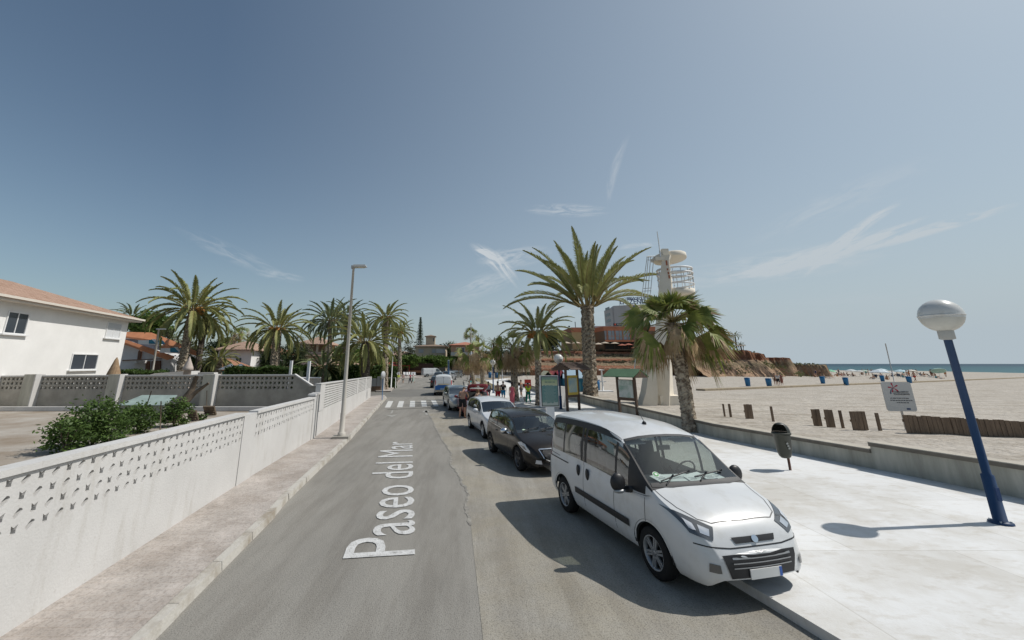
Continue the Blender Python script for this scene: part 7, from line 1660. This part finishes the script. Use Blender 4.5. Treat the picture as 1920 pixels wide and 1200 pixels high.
# ================================================================ STREET FURNITURE
M_navyp = mat('blue_post_paint', (.015, .05, .15), .4); M_globe = mat('opal_globe', (.66, .66, .64), .25, spec=.5, coat=.3); M_bpost = mat('grey_blue_post', (.06, .14, .26), .45)
stain(M_navyp2 := mat('faded_blue_paint', (.010, .038, .105), .5, col2=(.016, .05, .12), vscale=3), 9, (.45, .42, .40), .30, .37, stretch=(1, 1, .3))
stain(M_globe2 := mat('dusty_globe', (.66, .66, .64), .3, col2=(.60, .59, .56), vscale=3, coat=.3), 5, (.86, .84, .80), .38, .52)
M_navyp, M_globe = M_navyp2, M_globe2
def globe_lamp(label, base, zc, R, pr_=.06, lean=0, postm=None):
    r = thing('globe_lamp', label, 'street lamp', base, 0, 'white globe lamps on blue posts'); h = zc-base[2]
    m = MB(); m.tube([(0, 0, 0), (0, 0, .8), (0, 0, .82), (0, 0, h-R-.12)], [pr_*1.5, pr_*1.4, pr_, pr_], 12); m.lathe([(pr_*2.6, 0), (pr_*2.6, .03), (pr_, .05)], n=12); m.build('post', postm or M_navyp, r)
    m = MB(); m.box((0, -pr_*1.42, .5), (.07, .02, .22)); m.build('access_hatch', mat('hatch_blue', (.015, .045, .13), .6), r)
    m = MB()
    for q in range(4): m.lathe([(0, .06), (.014, .06), (.014, .03)], (pr_*2*cos(q*pi/2+.7), pr_*2*sin(q*pi/2+.7), 0), 6)
    m.build('base_bolts', M_rim, r)
    m = MB(); m.lathe([(pr_, h-R-.16), (R*.36, h-R-.14), (R*.36, h-R+.02)], n=14); m.build('collar', mat('lamp_collar', (.4, .4, .38), .5), r)
    m = MB(); n = 28; vs = []; m.lathe([(R*sin(a*pi/18), h-R*cos(a*pi/18)) for a in range(1, 9)], n=n); m.build('lower_globe', mat('opal_lower', (.52, .51, .46), .3, coat=.3), r)
    m = MB(); m.lathe([(R*1.015*sin(a*pi/18), h-R*1.015*cos(a*pi/18)) for a in range(8, 19)], n=n); m.build('upper_globe', M_globe, r)
    m = MB(); m.lathe([(R*1.0, h-.02), (R*1.035, h-.015), (R*1.035, h+.015), (R*1.0, h+.02)], n=n); m.build('band', M_globe, r)
    return r
c = ray(1764, 592); k = 8.3/c.y; c = c*k; globe_lamp('large white globe lamp on a blue post at the right edge', (c.x, c.y, .12), c.z+HC, .325, .062)
b = g(1052, 767, .12); c = atY(1047.5, 672.5, b.y); globe_lamp('white globe lamp on a blue post beside the advertising panel', b, c.z, .30, .06)
b = g(925, 737, .12); c = atY(925, 679.5, b.y); globe_lamp('smaller white globe lamp between the fan palms', b, c.z, .27, .06)
# tall street lamp on the left
b = g(640, 821, ZS); tp = atY(663, 500, b.y+.0)
r = thing('street_lamp', 'tall cream street lamp with flat head standing on the left sidewalk', 'street lamp', b); M_lpost = mat('cream_post', (.48, .45, .40), .6, var=.15, stretch=(1, 1, .3))
hgt = tp.z-b.z; m = MB(); m.tube([(0, 0, .05), (0, 0, .9), (0, 0, .92), (0, 0, hgt)], [.10, .098, .085, .045], 14); m.build('post', M_lpost, r)
MB().box((0, 0, .035), (.62, .55, .10), .1).build('base_slab', mat('slab_concrete', (.38, .36, .32), .9, var=.2), r)
m = MB(); m.lathe([(.16, .08), (.15, .2), (.10, .22)], n=14); m.build('base_collar', M_lpost, r)
m = MB(); m.box((.26, 0, hgt+.03), (.62, .24, .09), 0, .8); m.box((-.02, 0, hgt-.02), (.14, .12, .14)); m.build('lamp_head', mat('lamp_housing', (.42, .42, .41), .5), r)
m = MB(); m.box((.27, 0, hgt-.03), (.44, .19, .04)); m.build('lamp_cover', mat('lamp_glass_cover', (.55, .52, .42), .2), r)
# far street lamp, slim white pole, sign posts
def pole(label, u0, v0, u1, v1, z, rad, m_, name='pole', cat='pole', head=None, group=None, Y=None):
    b = g(u0, v0, z) if Y is None else Vector((atY(u0, v0, Y).x, Y, z)); t = atY(u1, v1, b.y); r = thing(name, label, cat, b, 0, group); h = t.z-b.z
    m = MB(); m.tube([(0, 0, 0), (t.x-b.x, 0, h)], rad, 8); m.build('post', m_, r)
    if head: head(r, t.x-b.x, h)
    return r
def hd1(r, x, h): m = MB(); m.box((x-.9, 0, h), (1.0, .25, .12)); m.tube([(x, 0, h-1), (x-.5, 0, h)], .05, 6); m.box((x-.4, 0, h-2.4), (.8, .2, .1)); m.build('lamp_head', M_frame, r)
pole('distant white street lamp behind the corner palm', 733, 727, 738, 634, .12, .07, M_frame, 'street_lamp', 'street lamp', hd1)
def hd2(r, x, h): m = MB(); m.box((x, 0, 1.5), (.22, .1, 3.0)); m.build('pennant_sleeve', M_frame, r); m = MB(); m.box((x-.14, -.02, 1.2), (.10, .12, 2.4)); m.build('blue_base', M_bpost, r)
pole('very tall slim white mast beside the bicycle', 884, 716, 883, 606, .12, .07, M_frame, 'flag_mast', 'mast', hd2)
def hd3(r, x, h): m = MB(); m.box((x, 0, h-.9), (.26, .08, 2.0)); m.build('sign_board', M_frame, r)
pole('blue post with a tall narrow white board before the far cars', 841, 715, 841, 676, .12, .12, M_bpost, 'sign_post', 'sign', hd3)
def hd4(r, x, h):
    m = MB(); m.lathe([(0, -.03), (.3, -.03), (.3, .03), (0, .03)], (x, 0, h-.25), 18, 'Y'); o = m.build('sign_disc', mat('sign_back', (.42, .43, .44), .5), r); o.rotation_euler = (0, 0, 1.2)
pole('grey backed round traffic sign on a blue post at the crosswalk corner', 716.5, 750, 718.5, 697, .12, .035, M_bpost, 'traffic_sign', 'traffic sign', hd4)
def hd5(r, x, h): m = MB(); m.box((x, 0, h-.35), (.5, .05, .7)); m.build('sign_plate', mat('sign_red', (.5, .06, .03)), r)
pole('small red sign on a grey post in front of the bar', 732, 712, 732, 689, .12, .05, mat('galvanised', (.45, .46, .46)), 'sign_post', 'sign', hd5)
pole('thin grey pole leaning on the beach near the water', 1673, 700, 1660, 644, 0, .07, mat('galvanised', (.45, .46, .46)), 'beach_pole', 'pole', Y=70)
pole('pale lamp post in front of the red roofed villa', 287, 702, 298, 617, .1, .08, M_lpost, 'street_lamp', 'street lamp', lambda r, x, h: MB().box((x+.2, 0, h), (.8, .2, .08)).build('lamp_head', M_frame, r), Y=38)
# advertising panel
b = g(1033, 800, .12); tl, br_ = atY(1008.5, 704, b.y), atY(1046, 763, b.y); w, h = br_.x-tl.x, tl.z-br_.z; zc = (tl.z+br_.z)/2
r = thing('advertising_panel', 'free standing advertising panel with a teal and yellow poster on a white foot', 'billboard', (b.x, b.y, .12), .10)
MB().box((0, 0, zc-.12), (w, .16, h)).build('housing', mat('light_grey_metal', (.55, .56, .57), .4), r)
MB().box((0, -.085, zc-.12), (w*.93, .02, h*.95)).build('black_border', M_black, r)
mp_ = bpy.data.materials.new('poster'); mp_.use_nodes = True; t_ = mp_.node_tree; bb = t_.nodes['Principled BSDF']; bb.inputs['Roughness'].default_value = .25
tc = N(t_, 'ShaderNodeTexCoord'); sp_ = N(t_, 'ShaderNodeSeparateXYZ'); t_.links.new(tc.outputs['Generated'], sp_.inputs[0]); no = N(t_, 'ShaderNodeTexNoise'); no.inputs['Scale'].default_value = 5; no.inputs['Detail'].default_value = 4; t_.links.new(tc.outputs['Generated'], no.inputs[0])
a_ = N(t_, 'ShaderNodeMath', op='MULTIPLY_ADD'); t_.links.new(no.outputs[0], a_.inputs[0]); a_.inputs[1].default_value = .16; t_.links.new(sp_.outputs[2], a_.inputs[2])
crp = N(t_, 'ShaderNodeValToRGB'); el = crp.color_ramp.elements; el[0].position = .17; el[0].color = (.33, .38, .34, 1); el[1].position = .21; el[1].color = (.10, .20, .19, 1)
for p_, c_ in ((.78, (.09, .20, .20)), (.80, (.42, .43, .28)), (.95, (.30, .37, .20)), (1.0, (.16, .25, .20))): q = el.new(p_); q.color = (*c_, 1)
t_.links.new(a_.outputs[0], crp.inputs[0]); t_.links.new(crp.outputs[0], bb.inputs['Base Color'])
ps = MB().box((0, -.10, zc-.12), (w*.86, .012, h*.90)).build('poster', mp_, r)
m = MB(); rg = random.Random(9)
for i in range(15): ww = w*rg.uniform(.45, .72); m.box((rg.uniform(-.02, .02), -.108, zc-.12+h*(.17-i*.035)), (ww, .004, h*.007))
m.box((-w*.1, -.108, zc-.12-h*.40), (.03, .004, .03)); m.box((w*.06, -.108, zc-.12-h*.40), (.03, .004, .03)); m.build('poster_text_lines', mat('poster_print', (.30, .38, .34), .6), ps)
m = MB(); [m.box((x_, -.108, zc-.12+h*.29), (w_i, .004, .05)) for x_, w_i in ((-.16, .14), (.02, .17), (.2, .12))]; m.build('poster_heading', mat('poster_dark', (.12, .18, .14), .6), ps)
MB().box((0, 0, (zc-.12-h/2)/2), (w*.42, .14, zc-.12-h/2+.02)).build('foot', M_frame, r)
# map kiosk: yellow framed board under a brown pitched roof
def kiosk(label, bl, brr, zt, z0b, zb_, frame_m, board_m, roofm, name, rz=None, over=.5, rd=.9, shingle=False, ov2=.5):
    """two posts at bl and brr (ground points)"""
    c = (bl+brr)/2; d = (brr-bl); L = d.length; rz = atan2(d.y, d.x); r = thing(name, label, 'information board', (c.x, c.y, bl.z), rz)
    for s in (-1, 1): MB().box((s*L/2, 0, (zt+.25)/2), (.11, .13, zt+.25)).build('post', frame_m, r)
    MB().box((0, 0, zb_-.07), (L-.11, .09, .13)).build('crossbar', frame_m, r)
    bo = MB().box((0, -.02, (z0b+zb_)/2+.0), (L-.13, .05, z0b-zb_)).build('board', board_m[0], r)
    MB().box((0, -.055, (z0b+zb_)/2), ((L-.13)*.78 if board_m[2] else L-.2, .02, (z0b-zb_)*(.74 if board_m[2] else .94))).build('map', board_m[1], bo)
    m = MB(); hr = .42; X = L/2+over; m.slab([(-X, -rd, zt+.02), (X, -rd, zt+.02), (X, 0, zt+hr), (-X, 0, zt+hr)], (0, 0, .05)); m.slab([(-X, rd, zt+.02), (X, rd, zt+.02), (X, 0, zt+hr), (-X, 0, zt+hr)], (0, 0, .05))
    if shingle:
        for q in range(1, 6):
            for sg2 in (-1, 1): m.box((0, sg2*rd*(1-q/6), zt+.075+hr*q/6), (2*X, .05, .05))
    m.build('roof', roofm, r)
    for s in (-1, 1):
        m = MB(); m.slab([(s*X, -rd*.85, zt), (s*X, rd*.85, zt), (s*X, 0, zt+hr-.06)], (-s*.04, 0, 0)); m.build('gable', frame_m, r)
    return r
M_mapg = mat('map_print', (.42, .46, .36), .4, col2=(.20, .34, .42), vscale=1.6, thr=(.4, .6)); M_mapw = mat('pale_map', (.48, .52, .50), .3, col2=(.22, .34, .28), vscale=1.8, thr=(.42, .55))
M_yel = mat('ochre_board', (.50, .36, .06), .6); M_dwood = mat('dark_timber', (.10, .065, .045), .7, var=.35, vscale=5, stretch=(1, 1, .2))
bl, brr = g(1064.5, 771, .12), g(1086.5, 768.5, .12); Y_ = bl.y
k1 = kiosk('map board with ochre frame under a dark slatted pitched roof', bl, brr, atY(1075, 694, Y_).z-.12, atY(1075, 704, Y_).z-.12, atY(1075, 741, Y_).z-.12, M_dwood, (M_yel, M_mapg, 1), mat('dark_slats', (.12, .085, .07), .8, var=.4), 'map_kiosk', over=.42, rd=.75, shingle=True)
bl, brr = g(1163, 778, .12), g(1196, 782, .12); Y_ = bl.y
k2 = kiosk('information board with green pitched roof and brown posts right of the palm', bl, brr, atY(1170, 707, Y_).z-.12, atY(1170, 711, Y_).z-.12, atY(1170, 745, Y_).z-.12, M_dwood, (mat('brown_board', (.14, .09, .06), .7), M_mapw, 0), mat('green_roof', (.10, .19, .11), .8, var=.25), 'information_board', over=.45, rd=.7)
# beach huts in a row: cream, red, green-blue and big pale blue
HY = 38.0
hg = 'coloured beach huts behind the advertising panel'
for i, (u0, u1, vt, ve, vb, rc_, wc, dy, lab) in enumerate(((1021, 1034, 697, 704, 770, (.66, .62, .42), (.5, .48, .36), 1.5, 'beach hut with a cream roof, first of the row'), (1034, 1049, 697, 709, 770, (.60, .13, .14), (.32, .03, .035), 1.0, 'beach hut with a red roof and dark red wall'), (1049, 1061, 697, 710, 770, (.55, .14, .16), (.02, .10, .17), .6, 'narrow dark blue beach hut with red gable'), (1056, 1097, 696.5, 709, 757, (.30, .42, .52), (.02, .15, .24), 0, 'largest beach hut with pale blue roof and dark teal walls'))):
    Y = HY+dy; a, e = atY(u0, ve, Y), atY(u1, ve, Y); t = atY((u0+u1)/2, vt, Y); w = e.x-a.x; he = a.z-.12; ht = t.z-.12; r = thing('beach_hut', lab, 'hut', ((a.x+e.x)/2, Y, .12), 0, hg); D = 2.2
    m = MB(); m.box((0, D/2, he/2), (w-.1, D, he)); m.build('wall', mat('hut_wall_%d' % i, wc, .7, var=.15), r)
    m = MB()
    if i == 3: m.slab([(-w/2-.1, -.25, he-.05), (w/2+.1, -.25, he-.05), (w/2-.25, D*.5, ht+.1), (-w/2+.25, D*.5, ht+.1)], (0, 0, .07)); m.slab([(-w/2-.1, D+.25, he-.05), (w/2+.1, D+.25, he-.05), (w/2-.25, D*.5, ht+.1), (-w/2+.25, D*.5, ht+.1)], (0, 0, .07))
    else: m.slab([(-w/2-.05, -.2, he-.02), (0, -.2, ht), (0, D, ht), (-w/2-.05, D, he-.02)], (0, 0, .07)); m.slab([(w/2+.05, -.2, he-.02), (0, -.2, ht), (0, D, ht), (w/2+.05, D, he-.02)], (0, 0, .07)); 
    m.build('roof', mat('hut_roof_%d' % i, rc_, .7, var=.1), r)
    if i == 3:
        m = MB(); m.box((.18, -.03, he*.42), (w*.36, .06, he*.78)); m.build('door', mat('teal_door', (.06, .21, .27), .6), r); m = MB(); m.box((w*.46, -.06, he/2), (.10, .12, he)); m.build('corner_post', M_navyp, r)
    else: m = MB(); m.add([(-w/2+.05, -.02, he), (w/2-.05, -.02, he), (0, -.02, ht-.03)], [(0, 1, 2)]); m.slab([(-w/2+.05, -.02, he), (w/2-.05, -.02, he), (0, -.02, ht-.03)], (0, .06, 0)); m.build('gable', mat('hut_wall_%d' % i, wc), r); m = MB(); m.box((0, -.03, he*.4), (w*.5, .05, he*.75)); m.build('door', mat('hut_wall_%d' % i, wc), r)
# low white wall in front of the huts
a, e = g(1040, 766, .12), g(1064, 763, .12); o = (a.x, a.y, .12); m = MB(o); zt_ = atY(1050, 726, a.y).z; wallseg(m, a, e, (.1, .1), (zt_, zt_), 1.2); tag(m.build('white_block', M_white), 'plain white block wall behind the blue lamp post', 'wall')
# litter bins
M_binb = mat('blue_bin', (.02, .16, .36), .45, var=.15); bng = 'blue litter bins on the beach'
bins = [(1403, 724.5, 'first blue bin left of the walkers on the boardwalk'), (1443, 726.5, 'blue bin just left of the three walkers'), (1543.5, 719.5, 'blue bin behind the boardwalk below the rock'), (1587.5, 722.5, 'blue bin on the boardwalk edge below the first white parasol'), (1655.5, 715.5, 'blue bin just above the beach sign'), (1706, 718.5, 'sixth and widest blue bin beside the walking beach goer'), (1120, 733, 'blue bin between the tallest palm and the white shower'), (918.5, 709, 'left one of two blue bins beyond the fan palms'), (931, 709, 'right one of two blue bins beyond the fan palms')]
B0 = None
for i, (u, v, lab) in enumerate(bins):
    b = hit(u, v) if u > 1000 else g(u, v, .12); sc__ = 1.0 if u > 1100 else 1.15
    if B0 is None:
        B0 = thing('litter_bin', lab, 'litter bin', b, 0, bng); m = MB(); m.lathe([(0, .03), (.24, .03), (.29, .75), (.30, .92), (.27, .92), (.22, .1), (0, .1)], n=16); m.build('barrel', M_binb, B0)
        m = MB(); m.lathe([(.27, .92), (.31, .93), (.31, .98), (.27, .99), (.1, 1.02)], n=16); m.build('lid_ring', mat('bin_lid', (.012, .08, .2), .5), B0)
    else: q = dup(B0, b, 0, (sc__*(1.25 if i == 5 else 1), sc__, sc__), lab, bng)
# showers
def shower(label, b, h):
    r = thing('beach_shower', label, 'shower', b, 0, 'white beach showers'); m = MB(); m.tube([(0, 0, 0), (0, 0, h)], .07, 8); m.build('column', M_frame, r); m = MB(); m.tube([(-.25, 0, h), (.25, 0, h)], .05, 6); m.tube([(-.3, 0, h*.45), (.3, 0, h*.45)], .06, 6); m.box((0, 0, .04), (1.6, .9, .08)); m.build('arms', M_frame, r)
shower('white beach shower right of the tallest palm', hit(1131, 734), 1.9); shower('white beach shower beyond the blue bins at the fan palms', g(942, 714, .12), 1.9)
# dark green litter bin on a post, near right
b = g(1482, 881.5, .12); r = thing('post_bin', 'dark olive litter bin with domed hood hung on a rusty post', 'litter bin', b, .15)
M_ol = mat('olive_plastic', (.055, .058, .045), .45, var=.2); zt_ = atY(1450, 792, b.y).z-.12
MB().tube([(0, 0, 0), (0, 0, .75)], .032, 10).build('post', mat('rusty_post', (.15, .07, .05), .7, var=.4, vscale=8), r)
m = MB(); prof = [(.0, .30), (.10, .31), (.15, .36), (.18, .46), (.215, .90), (.245, .92), (.245, .96), (.21, .965)]; n = 20
vs = [(-.08+a*cos(2*pi*j/n), a*.85*sin(2*pi*j/n), z) for a, z in prof for j in range(n)]; m.add(vs, [(i*n+j, i*n+(j+1) % n, (i+1)*n+(j+1) % n, (i+1)*n+j) for i in range(len(prof)-1) for j in range(n)], True); m.build('container', M_ol, r)
m = MB(); vs = []; k_ = 8
for i in range(k_+1):
    a = pi/2*i/k_
    for j in range(n): q = 2*pi*j/n; vs.append((-.08+.225*cos(a)*cos(q), .20*cos(a)*sin(q), .965+.25*sin(a)))
F = []
for i in range(k_):
    for j in range(n):
        q = 2*pi*(j+.5)/n
        if i < 5 and abs(((q-pi*1.22+pi) % (2*pi))-pi) < .85: continue
        F.append((i*n+j, i*n+(j+1) % n, (i+1)*n+(j+1) % n, (i+1)*n+j))
m.add(vs, F, True); m.build('hood', mat('dark_hood', (.035, .038, .032), .4), r)
m = MB(); m.lathe([(0, .90), (.2, .90)], (-.08, 0, 0), 16); m.build('opening', M_dark, r)
m = MB(); rg = random.Random(3)
for q in range(3): m.box((-.13+.02*q, -.185, .70-.06*q), (.05, .012, .04), 0, rot=Matrix.Rotation(rg.uniform(-.4, .4), 3, 'Y'))
m.build('emblem', mat('emblem_grey', (.35, .36, .34), .7), r)
# beach notice board with red star and blue arc
Yb = atY(1692, 780, 1).y; b = hit(1682, 806); b = Vector((b.x, b.y, b.z)); tl, tr2, bl2 = atY(1652, 716, b.y), atY(1703, 718, b.y), atY(1661, 771, b.y)
w = (tr2.x-tl.x)*.98; h = tl.z-bl2.z; r = thing('beach_notice', 'white rounded notice board with red star and blue arc standing in the sand', 'sign', b, -.12); zc = (tl.z+bl2.z)/2-b.z; xo = tl.x+w/2-b.x
M_sgn = mat('notice_white', (.60, .59, .57), .5, var=.06)
m = MB(); rr = .09; P = []
for (cx_, cz_, a0) in ((w/2-rr, h/2-rr, 0), (-w/2+rr, h/2-rr, 90), (-w/2+rr, -h/2+rr, 180), (w/2-rr, -h/2+rr, 270)):
    for q in range(5): a = radians(a0+q*22.5); P.append((xo+cx_+rr*cos(a), 0, zc+cz_+rr*sin(a)))
m.slab(P, (0, .03, 0)); pl = m.build('board', M_sgn, r)
MB().box((xo-.0, .05, zc/2-.25), (.06, .04, zc+.5)).build('post', mat('pale_post', (.5, .47, .43), .7), r)
m = MB(); 
for a in range(5): q = radians(90+72*a+12); m.slab([(xo-.12*w+.0, -.008, zc+h*.30), (xo-.12*w+.16*w*cos(q-.16), -.008, zc+h*.30+.16*w*sin(q-.16)), (xo-.12*w+.19*w*cos(q), -.008, zc+h*.30+.19*w*sin(q)), (xo-.12*w+.16*w*cos(q+.16), -.008, zc+h*.30+.16*w*sin(q+.16))], (0, .004, 0))
m.build('red_star', mat('logo_red', (.45, .03, .06), .6), pl)
m = MB(); ap = [(xo-.27*w+.17*w*(1-cos(t_)), zc+h*.08+.22*h*sin(t_)) for t_ in [pi/2*q/7 for q in range(8)]]
for i in range(7): (x0, z0_), (x1, z1_) = ap[i], ap[i+1]; m.slab([(x0, -.008, z0_), (x0+.035, -.008, z0_), (x1+.035*(1-i/10), -.008, z1_-.02), (x1, -.008, z1_)], (0, .004, 0))
m.build('blue_arc', mat('logo_blue', (.03, .06, .16), .6), pl)
inkm = mat('notice_ink', (.10, .10, .11), .7); tz = dict(sx=1, depth=.002)
textmesh('notice_text', 'COMUNITAT\nVALENCIANA', .062*w/.8, inkm, pl, (xo-.17*w, -.012, zc+h*.13), (pi/2, 0, 0), 1.15, .002, 'LEFT', .001)
m = MB(); rg = random.Random(8)
for row, (xa, xb) in enumerate(((-.30, .32), (-.32, .38), (-.12, .22))):
    x = xa
    while x < xb: ww = rg.uniform(.03, .11); m.box((xo+w*(x+ww/2), -.006, zc-h*(.06+.075*row)), (w*ww, .004, h*.026)); x += ww+.022
m.build('faded_words', inkm, pl)
m = MB(); m.box((xo+.22*w, -.008, zc-h*.42), (.12*w, .006, .05*h)); m.build('flag_mark', mat('logo_blue', (.03, .06, .16)), pl)
# wooden stakes and boards half buried in the sand
M_stk = mat('weathered_timber', (.25, .18, .125), .9, col2=(.12, .085, .06), vscale=3, stretch=(5, 5, .5), bump=.4)
bdg = 'weathered boards upright in the sand'; stg = 'single stakes in the sand'
items = [(1354, 1357, 757, 781, 'left of two thin stakes near the fan palm'), (1365, 1369, 757, 782, 'right of two thin stakes near the fan palm'), (1394, 1409, 758, 785, 'short board group between the thin stakes and the bin'), (1443, 1447, 762, 790, 'single stake right behind the olive bin'), (1520, 1535, 767, 799, 'first board right of the bin'), (1544, 1560, 768, 801, 'second board, wider, with a split'), (1571, 1576, 769, 803, 'thin stake between two board groups'), (1592, 1620, 771, 807, 'wide group of boards left of the notice'), (1640, 1646, 774, 808, 'thin stake just left of the notice post')]
for (u0, u1, vt, vb, lab) in items:
    p0 = hit((u0+u1)/2+4, vb); ta_, tb_ = atY(u0, vt, p0.y), atY(u1, vt, p0.y); w = tb_.x-ta_.x; h = ta_.z-p0.z; nb_ = max(1, round(w/.14)); p0.x = (ta_.x+tb_.x)/2
    m = MB(p0); rg = random.Random(int(u0))
    for i in range(nb_):
        ww = w/nb_; m.box((ta_.x+ww*(i+.5), p0.y+rg.uniform(-.012, .012), p0.z+(h+rg.uniform(-.02, .01))/2-.12), (ww-.012, .05, h+.24))
    if nb_ > 1: m.box(((ta_.x+tb_.x)/2, p0.y+.045, p0.z+h*.5), (w, .03, .08))
    tag(m.build('sand_board' if nb_ > 1 else 'sand_stake', M_stk), lab, 'board' if nb_ > 1 else 'stake', bdg if nb_ > 1 else stg)
r = thing('board_fence', 'long dark board fence at the right, behind the notice post', 'fence', hit(1700, 812)); p0 = r.location.copy(); rg = random.Random(5)
ta_ = atY(1692, 778, p0.y); tb_ = atY(1777, 786, p0.y-.35); d = Vector((tb_.x-ta_.x, tb_.y-ta_.y, 0)).normalized(); m = MB(p0)
for i in range(42):
    c = Vector((ta_.x, ta_.y, 0))+d*(.07+.135*i); zt_ = ta_.z-.004*i+rg.uniform(-.02, .015); zb__ = sandz(c.x, c.y)-.1; m.box((c.x, c.y+rg.uniform(-.01, .01), (zt_+zb__)/2), (.122, .045, zt_-zb__), atan2(d.y, d.x))
m.build('boards', M_stk, r); m = MB(p0); e0, e1 = Vector((ta_.x, ta_.y, 0)), Vector((ta_.x, ta_.y, 0))+d*5.7; m.box(((e0.x+e1.x)/2, (e0.y+e1.y)/2+.05, ta_.z-.2), (5.7, .04, .09), atan2(d.y, d.x)); m.build('rail', M_stk, r)
# red notice board behind the worker, tall thin flag stick, bollards
b = hit(990, 735); b = Vector((b.x, 44, .45)); tl = atY(983.5, 711.5, 44); r = thing('red_notice', 'red notice board behind the street worker', 'sign', (atY(989.5, 715, 44).x, 44, .4)); h = tl.z-.4
MB().box((0, 0, h-.45), (wd(12, 44), .06, .9)).build('board', mat('notice_red', (.42, .04, .03), .6), r); MB().box((0, -.035, h-.42), (.5, .01, .07)).build('white_line', M_frame, r); MB().tube([(0, .06, 0), (0, .06, h)], .04, 6).build('post', M_frame, r)
m = MB(g(934, 720, .12)); b = g(934, 742, .12); t = atY(934, 682, b.y); m = MB(b); m.tube([b, t], .025, 6); tag(m.build('thin_pole', M_dwood), 'thin dark pole rising behind the person in red shorts', 'pole')
for i, u in enumerate((862, 867.5)):
    b = g(u-3, 742, .12); m = MB(b); m.tube([b, b+Vector((0, 0, .8))], .06, 8); tag(m.build('bollard', M_frame), ('left' if i == 0 else 'right')+' one of two short pale bollards beside the blue tailed van', 'bollard', 'pale bollards')
r = thing('guard_rail', 'white tubular guard rail at the far pavement corner', 'railing', g(727, 728, .12)); b = g(727, 728, .12); m = MB(b); p, q = atY(726, 709, b.y), atY(742, 708.5, b.y); p.z = q.z; m.tube([(p.x, p.y, .12), p, q, (q.x, q.y, .12)], .035, 6); m.build('rail', M_frame, r)
# cafe tables and seated customers before the bar: small crowd of chairs
cg_ = 'cafe chairs in front of the bar'
ch0 = None; rg = random.Random(12)
cnames = ['nearest the red post', 'beside the left bar post', 'under the awning edge', 'just right of the awning', 'below the palm trunk', 'left of the tree trunk', 'behind the tree trunk', 'right of the tree trunk', 'left of the delivery van', 'nearest the delivery van']
for i in range(10):
    u = 738+i*4.4; b = g(u, 706.5+rg.uniform(-.3, .3), .12)
    if ch0 is None:
        ch0 = thing('cafe_chair', 'pale cafe chair '+cnames[i], 'chair', b, 0, cg_); MB().box((0, 0, .45), (.5, .5, .06)).build('seat', M_frame, ch0); MB().box((0, .24, .75), (.5, .05, .55)).build('backrest', M_frame, ch0)
        for sx_ in (-.2, .2):
            for sy_ in (-.2, .2): MB().tube([(sx_, sy_, 0), (sx_, sy_, .45)], .025, 5).build('leg', M_frame, ch0)
    else: dup(ch0, b, rg.uniform(0, 6), 1, 'pale cafe chair '+cnames[i], cg_)
# grass verge under the fan palms
vb_ = MB(); P = [g(u, v, .2) for u, v in ((893, 709), (905, 712), (925, 722), (948, 733), (940, 736), (915, 727), (900, 719), (893, 714))]
vb_.prism([(p.x, p.y) for p in P], .05, .28); struct('planting_bed', vb_, mat('dry_grass', (.24, .19, .10), .95, col2=(.15, .13, .07), vscale=2, bump=.5))
